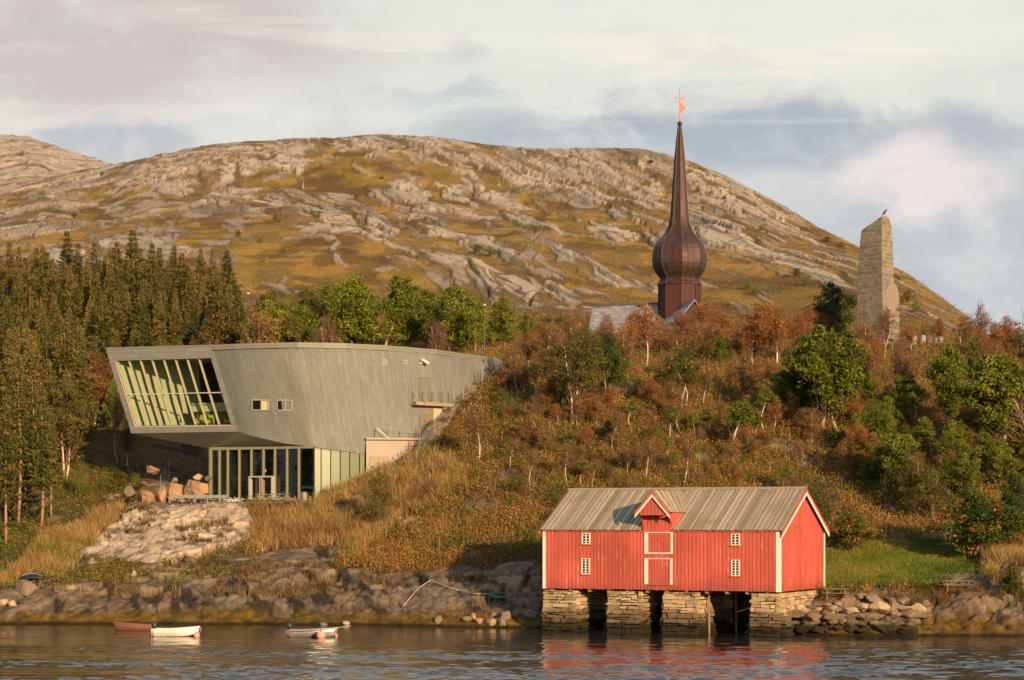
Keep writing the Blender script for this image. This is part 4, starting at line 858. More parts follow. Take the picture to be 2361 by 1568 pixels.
for i in range(2):
    xx = .35 + i * .86; zz0 = HC + (HY - 1077) * 216.9 / F; zz1 = HC + (HY - 1052) * 216.9 / F; mb = MB(); c0 = pa * (1, 1, 0) + ax_ * (xx + .35) + UP * (zz0 + zz1) / 2 + an * .03
    mb.box(c0, (.76, .05, zz1 - zz0), (ax_, an, UP))
    for k in range(9): mb.box(c0 + UP * ((k / 8 - .5) * (zz1 - zz0 - .1)) + an * .04, (.7, .04, .05), (ax_, an, UP))
    mb.build('louvre', mat('louvre_metal', (.36, .29, .22), .6), an0)
def railing(name, pts, post_h, label, group=None, wires=5, brace=0):
    root = empty(name, pts[0], label, 'railing', group)
    for p in pts: mb = MB(); mb.bar(p, p + UP * post_h, .06, .06); mb.build('post', steel, root)
    mb = MB()
    for a_, b_ in zip(pts[:-1], pts[1:]):
        for k in range(wires): h = post_h * (k + 1) / (wires + .3); mb.tube([a_ + UP * h, b_ + UP * h], .011, 3, cap=False)
    mb.build('wires', steel, root)
    if brace: mb = MB(); mb.bar(pts[0] + UP * post_h * .95, pts[0] + (pts[1] - pts[0]) * .92, .05, .05); mb.build('brace', steel, root)
    return root
base = lambda px, py, Y: at(px, py, Y)
railing('terrace_railing', [base(868.6, 1012.5, 216.8), base(901, 1012.5, 217.1), base(934, 1012, 217.4), base(963, 1013, 217.8), base(988, 1012, 218.2)], 1.2, 'thin wire railing on the roof of the pink concrete annex', brace=1)
wk = empty('walkway', at(960, 935, 219.5), 'concrete walkway bridge running from the hillside to the upper museum door', 'walkway')
mb = MB(); a_ = at(960, 929.5, 218.8); b_ = at(1080, 928, 224.5); e = (b_ - a_); e[2] = 0; L = np.linalg.norm(e); e /= L; n_ = np.array((e[1], -e[0], 0)); 
mb.box((a_ + b_) / 2 - UP * .2 - n_ * .9, (L, 1.9, .34), (e, n_, UP)); mb.build('deck', mat('stained_concrete', (.34, .26, .18), .85, var=.25, scale=1.5), wk)
mb = MB(); mb.box(at(1003, 960, 221.5) + UP * -.9, (1.2, .8, 3.4), (e, n_, UP)); mb.box(at(1025, 955, 222.5) + UP * -.5, (.5, .6, 2.4), (e, n_, UP)); mb.build('pier_wall', mat('ochre_concrete', (.50, .38, .22), .8), wk)
wp = [z2x(v_) for v_ in (585, 665, 745, 826, 905, 983, 1062)]
railing('walkway_railing', [at(px, np.interp(px, [960, 1093], [930, 928]), np.interp(px, [960, 1093], [218.6, 225.0])) for px in wp], 1.45, 'thin wire railing along the walkway to the upper museum door', brace=1)
# wire fences on the slope
def fence(pp, h, label, group='wire fences on the slope'):
    railing('wire_fence', [ground(px, py) for px, py in pp], h, label, group, wires=6)
# ---------------- church ----------------
z4x = lambda x: 1291.1 + x * .26040
z4y = lambda y: 461.1 + y * .26040
YT = 300.0; tw = at(z4x(1060), 800, YT); zz4 = lambda y: HC + (HY - z4y(y)) * YT / F
ch = empty('church', (tw[0], YT, 33), 'stone church with slate roof and brown copper onion spire behind rust coloured trees', 'church')
copper = mat('brown_copper', (.075, .040, .035), .5, metal=.4, var=.22, scale=1.6, vcol=True, bump=.1, spec=.5)
shingle = bpy.data.materials.new('red_shingles'); shingle.use_nodes = True; t = NT(shingle.node_tree); b = t.n['Principled BSDF']; b.inputs['Roughness'].default_value = .8
g_ = t.node('ShaderNodeNewGeometry').outputs['Position']; sp_ = t.node('ShaderNodeSeparateXYZ'); t.l.new(g_, sp_.inputs[0])
ln = t.sstep(t.m('FRACT', t.m('MULTIPLY', sp_.outputs[2], 3.2)), .0, .22)
t.put(b.inputs['Base Color'], t.mix(ln, (.035, .012, .010), t.mix(t.noise(g_, 3.0, 4, .6), (.06, .017, .015), (.09, .024, .020))))
ro = math.pi / 2 + .02
sh_w = 185 * .2604 * YT / F
mb = MB(); mb.lathe((tw[0], YT, 0), [(sh_w, 33), (sh_w, zz4(757))], 8, rot=-math.pi / 2); tshaft = mb.build('tower', shingle, ch)
for k in range(8): a_ = -math.pi / 2 + k * math.pi / 4; mb = MB(); q = np.array((tw[0] + sh_w * math.cos(a_), YT + sh_w * math.sin(a_), 33)); mb.bar(q, q * (1, 1, 0) + UP * zz4(759), .22, .22, up=(math.cos(a_), math.sin(a_), 0)); mb.build('corner_strip', shingle, tshaft)
prof_px = [(760, 182), (757, 197), (742, 190), (722, 176), (702, 168), (680, 180), (650, 205), (610, 226), (570, 237), (530, 240), (490, 238), (450, 231), (410, 217), (380, 199), (350, 174), (320, 146), (290, 126), (260, 110), (230, 97), (190, 87), (150, 80), (75, 74), (0, 69)]
ov_px = [(450, 17), (425, 15.5), (400, 13.8), (375, 12), (350, 10), (325, 7.5), (300, 4.6), (290, 3.4)]      # overview pixels
prof = [(r_ * .2604 * YT / F, zz4(y)) for y, r_ in prof_px] + [(r_ * YT / F, HC + (HY - y) * YT / F) for y, r_ in ov_px]
mb = MB(); c0 = (tw[0], YT, 0)
for i in range(len(prof) - 1):      # copper sheets: every sheet its own tone
    for k in range(8):
        a0 = -math.pi / 2 + k * math.pi / 4; a1 = a0 + math.pi / 4; nn = 3 if prof[i][0] > 2 else (2 if prof[i][0] > 1.1 else 1)
        P00 = np.array((c0[0] + prof[i][0] * math.cos(a0), YT + prof[i][0] * math.sin(a0), prof[i][1])); P01 = np.array((c0[0] + prof[i][0] * math.cos(a1), YT + prof[i][0] * math.sin(a1), prof[i][1]))
        P10 = np.array((c0[0] + prof[i + 1][0] * math.cos(a0), YT + prof[i + 1][0] * math.sin(a0), prof[i + 1][1])); P11 = np.array((c0[0] + prof[i + 1][0] * math.cos(a1), YT + prof[i + 1][0] * math.sin(a1), prof[i + 1][1]))
        for j in range(nn):
            f0 = j / nn; f1 = (j + 1) / nn; v_ = .78 + .45 * random.Random(int((i + (j % 2)) / 2) * 97 + k * 13 + j).random()
            mb.poly([P00 * (1 - f0) + P01 * f0, P00 * (1 - f1) + P01 * f1, P10 * (1 - f1) + P11 * f1, P10 * (1 - f0) + P11 * f0], (v_, v_, v_ * .95))
sp0 = mb.build('onion_spire', copper, ch)
for k in range(8):      # standing seams along the ridges and over the faces
    mb = MB()
    for sub_ in (0, 1 / 3, 2 / 3):
        n_pts = len(prof) if sub_ == 0 else 20
        pts = []
        for r_, z_ in prof[1:n_pts]:
            a0 = -math.pi / 2 + k * math.pi / 4; a1 = a0 + math.pi / 4
            p = np.array((math.cos(a0), math.sin(a0))) * (1 - sub_) + np.array((math.cos(a1), math.sin(a1))) * sub_
            pts.append((c0[0] + p[0] * (r_ + .02), YT + p[1] * (r_ + .02), z_))
        mb.tube(pts, .05 if sub_ == 0 else .035, 4)
    mb.build('seam', copper, sp0)
vane = mat('pink_gilt', (.62, .20, .12), .5, var=.05)
mb = MB(); zt_s = prof[-1][1]; mb.lathe((tw[0], YT, 0), [(.1, zt_s - .2), (.22, zt_s), (.34, zt_s + .15), (.38, zt_s + .3), (.3, zt_s + .45), (.12, zt_s + .6), (.06, zt_s + .7)], 12); mb.build('ball', copper, ch)
YP = lambda y: HC + (HY - y) * YT / F
mb = MB(); mb.tube([(tw[0], YT, zt_s), (tw[0], YT, YP(208))], [.07, .035], 6)
mb.tube([(tw[0] - .55, YT, YP(226)), (tw[0] + .55, YT, YP(226))], .035, 5)
for dx, yy in ((-.55, 226), (.55, 226), (0, 209), (0, 217)): mb.lathe((tw[0] + dx, YT, YP(yy)), [(.02, -.12), (.11, 0), (.02, .12)], 6)
for sx1 in (-1, 1):
    mb.tube([(tw[0], YT, YP(233)), (tw[0] + sx1 * .35, YT, YP(230)), (tw[0] + sx1 * .12, YT, YP(220))], .025, 4)
mb.build('spire_cross', vane, ch)
mb = MB(); vx = lambda x, y: (tw[0] + (x - 1568) * YT / F, YT + .05, YP(y))
mb.prism([vx(1568, 262), vx(1570, 250), vx(1568, 240), vx(1571, 236), vx(1575, 239), vx(1574, 244), vx(1579, 243), vx(1584, 240), vx(1580, 248), vx(1583, 254), vx(1577, 252), vx(1575, 258), vx(1577, 264), vx(1572, 259)], (0, .06, 0))
mb.build('weather_vane', vane, ch)
rslate = mat('church_slate', (.27, .265, .26), .6, var=.22, scale=.9, stretch=(2, 2, 2), bump=.2)
t = NT(rslate.node_tree); b = t.n['Principled BSDF']; src = b.inputs['Base Color'].links[0].from_socket
gg = t.node('ShaderNodeNewGeometry').outputs['Position']; bk_ = t.node('ShaderNodeTexBrick'); t.l.new(t.mapping(gg, (1, .001, 1), (0, R(38), 0)), bk_.inputs[0])
# slates drawn with a brick pattern in the roof's own plane
for k_, v_ in (('Color1', (.75, .75, .75, 1)), ('Color2', (1.2, 1.2, 1.2, 1)), ('Mortar', (.5, .5, .5, 1)), ('Scale', 1.0), ('Mortar Size', .02), ('Brick Width', .9), ('Row Height', .5)): bk_.inputs[k_].default_value = v_
t.l.new(t.mapping(gg, (1, 1, 1), (R(90), 0, R(0))), bk_.inputs[0]); t.put(b.inputs['Base Color'], t.mix(1.0, src, bk_.outputs[0], 'MULTIPLY'))
# nave: ridge running to the left of the tower and a little away
rA = at(1366.6, 707, 306.0); rB = np.array((tw[0] - sh_w * .6, YT + 1.0, 0)); rB[2] = rA[2] - .0
eA = at(1330, 775, 299.5); eB = at(1524, 790, 294.0); eA[2] = eB[2] = min(eA[2], 34.0)
mb = MB(); rdir = (rB - rA) / np.linalg.norm(rB - rA)
eA = rA + np.array((-rdir[1] * -1, 0, 0)) * 0 + np.array((-1.4, -6.2, -6.6)); eB = rB + np.array((-.2, -6.2, -6.6))
bA = rA + np.array((.2, 6.5, -6.6)); bB = rB + np.array((1.2, 6.5, -6.6))
mb.prism([rA, rB, eB, eA], (0, 0, -.25)); mb.prism([rA, bA, bB, rB], (0, 0, -.25)); mb.build('nave_roof', rslate, ch)
mb = MB(); mb.bar(rA + UP * .05, rB + UP * .05, .35, .2); mb.build('ridge_cap', mat('dark_lead', (.12, .10, .11), .6), ch)
cstone = mat('church_wall', (.42, .36, .28), .9, var=.15)
mb = MB(); mb.hexa([eA + (.5, .6, -8), eB + (0, .6, -8), bB + (0, -.6, -8), bA + (.5, -.6, -8), eA + (.5, .6, 0), eB + (0, .6, 0), bB + (0, -.6, 0), bA + (.5, -.6, 0)]); mb.prism([rA + (.4, 0, -.3), eA + (.5, .6, 0), bA + (.5, -.6, 0)], (.4, 0, 0)); mb.build('nave_wall', cstone, ch)
# gabled wing below the tower, its boarded red gable towards the lower right
ap = at(1602, 689, 292.5); wd_ = np.array((-.50, .866, 0)) * 0; al = np.array((.93, -.36, 0)); ac = np.array((.36, .93, 0)) # al outwards, ac across
ap0 = ap; hgt = 6.9; wdt = 5.3; lng = 6.0
lf = ap0 - np.array((wdt, .0, hgt)) + np.array((0, -.5, 0)); rt_ = ap0 + np.array((wdt * .75, 1.6, -hgt)); back_ = np.array((-1.5, 6.5, 0))
mb = MB(); mb.prism([ap0, lf, lf + back_ + (-3, 0, 0), ap0 + back_], (0, 0, -.22)); mb.prism([ap0, ap0 + back_, rt_ + back_, rt_], (0, 0, -.22)); mb.build('wing_roof', rslate, ch)
mb = MB(); mb.prism([ap0 + (.05, .35, -.35), lf + (.3, .35, -.1), rt_ + (-.3, .35, -.1)], (0, .25, 0)); mb.build('wing_gable', shingle, ch)
mb = MB(); mb.hexa([lf + (.3, .4, -7), rt_ + (-.3, .4, -7), rt_ + back_ + (0, 0, -7), lf + back_ + (0, 0, -7), lf + (.3, .4, -.1), rt_ + (-.3, .4, -.1), rt_ + back_ + (0, 0, -.1), lf + back_ + (0, 0, -.1)]); mb.build('wing_wall', cstone, ch)
# ---------------- stone monument ----------------
mort = mat('pale_mortar', (.42, .35, .26), .9, var=.1); block = mat('monument_stone', (.235, .20, .15), .9, var=.3, scale=1.2, vcol=True, bump=.5)
mo = empty('monument', at(2020, 768, 280), 'tall tapering stone block monument with a slanted top on the ridge', 'monument')
YM = 280.0
Lb, Cb, Rb = at(1973, 770, 281.5), at(2036, 770, 278.5), at(2066, 770, 281.5)
Lt, Ct, Rt = at(1988, 534, 280.8), at(2036, 497, 278.8), at(2051, 502, 280.4)
def corner_line(pts):  # list of (py, px, Y) -> function z->(x,y)
    zs = [at(px, py, Y)[2] for py, px, Y in pts]; xs_ = [at(px, py, Y)[0] for py, px, Y in pts]; ys_ = [Y for _, _, Y in pts]
    o_ = np.argsort(zs); zs, xs_, ys_ = np.array(zs)[o_], np.array(xs_)[o_], np.array(ys_)[o_]
    return lambda z_: np.array((np.interp(z_, zs, xs_), np.interp(z_, zs, ys_), z_))
cL = corner_line([(790, 1973, 281.6), (604, 1979.5, 281.2), (563, 1983, 281.1), (536, 1986, 281), (520, 1989, 281), (490, 1992, 281)])
cC = corner_line([(790, 2037, 278.3), (600, 2035, 278.6), (490, 2034, 278.9)])
cR = corner_line([(790, 2067, 281.3), (706, 2064, 281.2), (655, 2060, 281.1), (563, 2058.5, 281), (525, 2055.5, 280.9), (499, 2049, 280.7), (490, 2046, 280.7)])
cB = corner_line([(790, 2008, 285), (490, 2010, 284.0)])
z0m = at(0, 800, 281)[2]; zpk = at(0, 495, 280)[2]; zlo_ = at(0, 531, 281)[2]
def topz(x): return np.interp(x, [at(1986, 0, 281)[0], at(2041, 0, 279)[0], at(2050, 0, 281)[0]], [zlo_, zpk, zpk - .35])
def mface(mb, ca, cb, n_):
    z_ = z0m
    while z_ < zpk:
        h_ = random.uniform(.32, .68); a = 0.0
        a0_, b0_ = ca(z_), cb(z_); L = np.linalg.norm((b0_ - a0_)[:2])
        while a < L - .05:
            ln_ = random.uniform(.4, 1.3); b_ = min(L, a + ln_)
            if L - b_ < .35: b_ = L
            g_ = .045; pts = []
            for zz in (z_ + g_, z_ + h_ - g_):
                A1, B1 = ca(zz), cb(zz); Lh = np.linalg.norm((B1 - A1)[:2])
                for q_ in (a + g_, b_ - g_): 
                    p = A1 + (B1 - A1) * (q_ / L); tz_ = topz(p[0]) - .12; p = p.copy(); p[2] = min(p[2], tz_); pts.append(p)
            if pts[3][2] - pts[1][2] > .08 or pts[2][2] - pts[0][2] > .08:
                v_ = random.uniform(.72, 1.2); o_ = n_ * random.uniform(.03, .07); w_ = -n_ * .1
                mb.hexa([pts[0] + o_, pts[1] + o_, pts[1] + w_, pts[0] + w_, pts[2] + o_, pts[3] + o_, pts[3] + w_, pts[2] + w_], (v_, v_ * random.uniform(.93, 1.02), v_ * random.uniform(.8, 1.0)))
            a = b_
        z_ += h_
mb = MB(); nz_l = 14; rings = []
for i in range(nz_l + 1):
    r_ = []
    for c_ in (cL, cC, cR, cB):
        p = c_(z0m); ztop = topz(c_(zlo_)[0]); zz = z0m + (ztop - z0m) * i / nz_l; r_.append(c_(zz))
    rings.append(r_)
mb.add([p for r_ in rings for p in r_], [(i * 4 + k, i * 4 + (k + 1) % 4, (i + 1) * 4 + (k + 1) % 4, (i + 1) * 4 + k) for i in range(nz_l) for k in range(4)] + [tuple(nz_l * 4 + k for k in range(4))]); mb.build('core', mort, mo)
nLC = np.array((-.68, -.73, 0)) * 0 + np.cross(cC(40) - cL(40), UP); nLC /= np.linalg.norm(nLC); nCR = np.cross(cR(40) - cC(40), UP); nCR /= np.linalg.norm(nCR)
mb = MB(); mface(mb, cL, cC, nLC); mface(mb, cC, cR, nCR); mface(mb, cR, cB, np.array((.8, .6, 0))); mface(mb, cB, cL, np.array((-.8, .6, 0))); mb.build('masonry', block, mo)
mb = MB(); cm = at(2050, 0, 279.3); pts = []
for a_ in np.linspace(0, 2 * math.pi, 20, endpoint=False):
    yy = 682 - 29 * math.sin(a_) + (0 if math.sin(a_) > 0 else 6); pts.append(at(2050 + 15.5 * math.cos(a_) * (1 if math.sin(a_) > -.3 else 1.1), yy, 279.2))
mb.prism(pts, nCR * .45); mb.build('relief_slab', mat('relief_stone', (.26, .22, .165), .85, var=.15, bump=.6), mo)
mb = MB(); q = at(2052, 724, 279.2); 
for k in range(5): mb.box(q + (0, 0, -.0 - k * .75) , (1.7, 1.2, .68), (nCR * 0 + np.array((.9, .45, 0)), nCR, UP), (.8 + .2 * (k % 2),) * 3)
mb.build('plinth', block, mo)
# hooded crow on the tip
mb = MB(); c0 = at(2040.5, 491, 279.5); cu = lambda s, z_: c0 + (s, 0, z_)
mb.tube([cu(-.42, -.32), cu(-.25, -.12), cu(-.06, .10), cu(.06, .26), cu(.10, .33), cu(.15, .40), cu(.22, .44), cu(.27, .43), cu(.37, .40)], [.03, .09, .15, .13, .085, .09, .085, .04, .01], 8)
mb.tube([cu(.0, .0), cu(.02, -.22)], .02, 4); mb.tube([cu(-.05, 0), cu(-.05, -.25)], .02, 4)
tag(mb.build('crow', mat('crow_feathers', (.06, .055, .06), .6, var=.3), smooth=True), 'small dark crow perched on the tip of the stone monument', 'bird')
# guard stones and low wall by the monument
gst = mat('guard_stone', (.52, .44, .32), .9, var=.2, scale=1.5, bump=.5); gi = 0
z5x = lambda x: 1844.4 + x * .2549
for xa, xb, yt, lb in ((992, 1055, 1222, 'leftmost pale stone pillar on the low terrace wall by the monument'), (1088, 1140, 1222, 'pale stone pillar in the middle of the low terrace wall'), (1143, 1200, 1226, 'reddish stone pillar touching the middle pale one'), (1242, 1292, 1236, 'rightmost pale stone pillar half behind the green tree')):
    px = z5x((xa + xb) / 2); yt_ = 461.1 + yt * .2549; Yq = 274; p = at(px, 797, Yq); r_ = (xb - xa) / 2 * .2549 * Yq / F; h_ = (797 - yt_) * Yq / F
    mb = MB(); mb.lathe(p, [(r_ * .96, 0), (r_, h_ * .3), (r_ * .97, h_ * .8), (r_ * .75, h_ * .93), (r_ * .3, h_)], 12); mt = gst if gi != 2 else mat('reddish_stone', (.50, .27, .18), .9, var=.3, scale=2, bump=.5)
    tag(mb.build('stone_pillar', mt, smooth=False), lb, 'stone pillar', 'stone pillars beside the monument'); gi += 1
mb = MB(); p = at(z5x(1232), 790, 273.5); mb.lathe(p + UP * -.3, [(.3, 0), (.25, .3), (.12, .6), (.17, .75), (.05, .95)], 10); tag(mb.build('white_figure', white, smooth=True), 'small white figure between the rightmost stone pillars', 'statue')
mb = MB(); wa, wb_ = at(2060, 797.5, 273), at(2168, 798, 273); mb.hexa([wa - UP * 1.7, wb_ - UP * 2.6, wb_ + (0, 3, -2.6), wa + (0, 3, -1.7), wa, wb_, wb_ + (0, 3, 0), wa + (0, 3, 0)])
tag(mb.build('terrace_wall', mat('terrace_wall_stone', (.42, .32, .21), .9, var=.25, bump=.6)), 'low pale retaining wall carrying the stone pillars', 'wall')
bm_c = mat('cairn_stone', (.30, .24, .18), .9)
# cairn on the crest
for px, lb in ((712, 'small stone cairn on the crest of the fell'),):
    p = ground(px, 331.5); mb = MB()
    for k in range(5): mb.lathe(p + (random.uniform(-.2, .2), 0, -.3 + k * .35), [(.1, 0), (.6 - k * .08, .1), (.65 - k * .1, .25), (.2, .4)], 6, rot=k)
    tag(mb.build('cairn', bm_c), lb, 'cairn')
# ---------------- masts, lamps ----------------
for px, yt, yb, Yq, lb in ((572, 678, 800, 262, 'tall thin grey mast rising behind the prow end of the museum roof'), (1117, 705, 830, 262, 'tall thin grey mast rising behind the tail end of the museum roof')):
    p = at(px, yb, Yq); p[2] = zat(p[0], Yq); tp_ = at(px, yt, Yq); r0 = empty('light_mast', p, lb, 'mast', 'masts behind the museum')
    mb = MB(); mb.tube([p, tp_], [.08, .045], 8); mb.build('pole', mat('dark_pole', (.10, .09, .08), .5), r0); mb = MB(); mb.lathe(tp_, [(.05, -.1), (.22, 0), (.22, .12), (.05, .25)], 10); mb.build('lamp_head', alu, r0)
# ---------------- terrace furniture ----------------
tt = mat('blue_grey_timber', (.22, .22, .20), .7, var=.15)
def bench_table(pc, L, label, seat=True, h=.95, ang=0.0, matr=None):
    m_ = matr or tt; r0 = empty('picnic_table', pc, label, 'picnic table', 'picnic tables')
    ex_ = np.array((math.cos(ang), math.sin(ang), 0)); ey = np.array((-math.sin(ang), math.cos(ang), 0))
    mb = MB()
    for k in range(5): mb.box(pc + UP * h * .8 + ey * (-.34 + .17 * k), (L, .14, .05), (ex_, ey, UP))
    mb.build('table_top', m_, r0)
    for sg in (-1, 1):
        mb = MB(); mb.box(pc + UP * h * .46 + ey * sg * .72, (L, .26, .05), (ex_, ey, UP)); mb.build('seat', m_, r0)
        mb = MB(); q = pc + ex_ * sg * L * .36
        mb.bar(q - ey * .62 + UP * -.1, q - ey * .22 + UP * h * .78, .10, .06); mb.bar(q + ey * .62 + UP * -.1, q + ey * .22 + UP * h * .78, .10, .06); mb.bar(q - ey * .82 + UP * h * .41, q + ey * .82 + UP * h * .41, .06, .10)
        mb.bar(q + UP * h * .41, pc + ex_ * sg * L * .08 + UP * h * .76, .05, .07); mb.build('leg_frame', m_, r0)
    return r0
for x0, x1, yb, lb in ((640, 800, 1455, 'grey timber picnic table in front of the orange cut rock'), (845, 1000, 1440, 'grey timber picnic table at the left end of the restaurant glass'), (1275, 1410, 1428, 'grey timber picnic table right before the glazed entrance'), (1420, 1545, 1428, 'grey timber picnic table right of the glazed entrance')):
    pl, pr = z1x(x0), z1x(x1); Yq = 211.5; p = at((pl + pr) / 2, 737.8 + yb * .29405, Yq); p[2] = max(zat(p[0], Yq), p[2] - .1); bench_table(p, (pr - pl) * Yq / F, lb, ang=R(-3))
for x0, x1, Yq, lb in ((600, 1045, 209.5, 'low grey steel rail along the terrace edge left of the restaurant'),):
    pa_ = at(z1x(x0), 1163, Yq); pb_ = at(z1x(x1), 1160, Yq); n_ = 9; pts = [pa_ + (pb_ - pa_) * k / n_ for k in range(n_ + 1)]
    for p in pts: p[2] = 10.45
    r0 = empty('terrace_rail', pts[0], lb, 'rail'); mb = MB()
    for a_, b_ in zip(pts[:-1], pts[1:]): mb.bar(a_ + UP * .42, b_ + UP * .42, .06, .30)
    mb.build('rail', tt, r0)
    for p in pts[::2]: mb = MB(); mb.box(p + UP * .1, (.12, .3, .6)); mb.build('post', tt, r0)
mb = MB(); p = at(z1x(1652), 737.8 + 1425 * .29405, 211); mb.lathe(p - UP * .2, [(.36, 0), (.38, .05), (.38, 1.05), (.3, 1.12), (.32, 1.2)], 14)
tag(mb.build('litter_bin', steel, smooth=False), 'shiny steel cylinder bin beside the dark glass corner of the restaurant', 'bin')
pot = mat('clay_pot', (.35, .2, .12), .8); fl_w = mat('white_petals', (.8, .75, .68), .7)
p = at(z1x(1095), 1153.5, 210.6); p[2] = max(zat(p[0], 210.6) - .05, 10.2); mb = MB()
for k in range(90): q = p + (random.gauss(0, .55), random.gauss(0, .2), .12 + abs(random.gauss(0, .16))); mb.lathe(q, [(.02, 0), (.06, .04), (.01, .08)], 5)
tag(mb.build('flower_tuft', fl_w), 'low tuft of white flowers at the rock edge before the restaurant', 'flowers')
# chairs and tables inside the restaurant
redc = mat('red_chair_fabric', (.35, .06, .04), .7); brn = mat('brown_chair', (.16, .08, .05), .7)
def chair(p, m_, lb):
    r0 = empty('chair', p, lb, 'chair', 'chairs inside the restaurant'); mb = MB(); mb.box(p + UP * .46, (.46, .46, .06)); mb.build('seat', m_, r0); mb = MB(); mb.box(p + UP * .75 + np.array((0, -.22, 0)), (.46, .05, .5)); mb.build('backrest', m_, r0)
    for sx1 in (-1, 1):
        for sy1 in (-1, 1): mb = MB(); mb.bar(p + (sx1 * .2, sy1 * .2, 0), p + (sx1 * .2, sy1 * .2, .44), .04, .04); mb.build('leg', dark, r0)
ci = 0
def inside(px, d_): q = G1(px, zf_); return q + bkv / 9 * d_
for x_, rd in ((1035, 0), (1075, 0), (1110, 0), (1165, 0), (1205, 0), (1430, 1), (1462, 1), (1500, 0), (1380, 1)):
    chair(inside(z1x(x_), 1.6 + (ci % 2) * .5), redc if rd else brn, ('red' if rd else 'brown') + ' chair behind the restaurant glass ' + ('right of the entrance' if x_ > 1320 else 'left of the entrance')); ci += 1
for x_, lb in ((1095, 'small dark table behind the restaurant glass left of the entrance'), (1185, 'small dark table nearest the left entrance jamb behind glass'), (1480, 'small dark table behind the restaurant glass right of the entrance')):
    p = inside(z1x(x_), 1.9); r0 = empty('cafe_table', p, lb, 'table'); mb = MB(); mb.lathe(p, [(.45, .72), (.45, .76)], 14); mb.build('table_top', roomf, r0); mb = MB(); mb.tube([p, p + UP * .72], .04, 6); mb.lathe(p, [(.25, 0), (.22, .04)], 10); mb.build('leg', dark, r0)
p = inside(z1x(1620), 2.4); r0 = empty('counter', p, 'dark counter with white crockery inside the right end of the restaurant', 'counter'); mb = MB(); mb.box(p + UP * .55, (2.6, .7, 1.1), (g1d, g1n, UP)); mb.build('counter_body', dark, r0); mb = MB(); mb.box(p + UP * 1.13, (2.7, .8, .05), (g1d, g1n, UP)); mb.build('worktop', roomf, r0)
for k in range(6):
    mb = MB(); q = p + g1d * (-1.0 + .36 * k) + UP * 1.156 + g1n * .15; mb.lathe(q, [(.09, 0), (.11, .1), (.09, .22), (.05, .26)], 8); tag(mb.build('crockery', white), 'small white crockery piece standing on the dark restaurant counter', 'crockery', 'crockery on the restaurant counter')
# furniture in the gallery behind the prow window
ctr = (rm[2] * .62 + rm[3] * .38) + back * .30; r0 = empty('reception_desk', ctr, 'pale reception desk behind the dark right part of the prow window', 'desk'); mb = MB(); mb.box(ctr + UP * 1.9, (5.6, 1.0, .9), (axx, np.cross(UP, axx), UP)); mb.build('desk_panel', mat('pale_green_panel', (.50, .52, .34), .6), r0); mb = MB(); mb.box(ctr + UP * .75, (4.6, .6, 1.4), (axx, np.cross(UP, axx), UP)); mb.build('desk_base', roomf, r0)
lime = mat('lime_fabric', (.33, .40, .05), .8)
for f, lb in ((.56, 'lime green armchair low in the prow window, left one'), (.80, 'lime green armchair low in the right corner of the prow window')):
    p = (rm[3] * (1 - f) + rm[2] * f) + back * .12; r0 = empty('armchair', p, lb, 'armchair', 'armchairs in the prow room'); mb = MB(); mb.box(p + UP * .35, (1.5, .8, .35), (axx, np.cross(UP, axx), UP)); mb.build('seat', lime, r0); mb = MB(); mb.box(p + UP * .7 + back * .05, (1.5, .15, .7), (axx, np.cross(UP, axx), UP)); mb.build('backrest', lime, r0)
    for sg in (-1, 1): mb = MB(); mb.box(p + axx * .8 * sg + UP * .45, (.14, .8, .55), (axx, np.cross(UP, axx), UP)); mb.build('armrest', lime, r0)
pq = (rm[2] * .60 + rm[3] * .40) + back * .6 + UP * 4.1; mb = MB(); mb.box(pq, (1.5, .06, 1.7), (axx, np.cross(UP, axx), UP)); 
pict = mat('abstract_print', rough=.6, scale=1.3, var=0, ramp=[(.35, (.02, .03, .05)), (.47, (.25, .03, .02)), (.55, (.45, .16, .05)), (.65, (.10, .16, .18))]); tag(mb.build('wall_picture', pict), 'red and blue abstract picture seen through the prow window', 'picture')
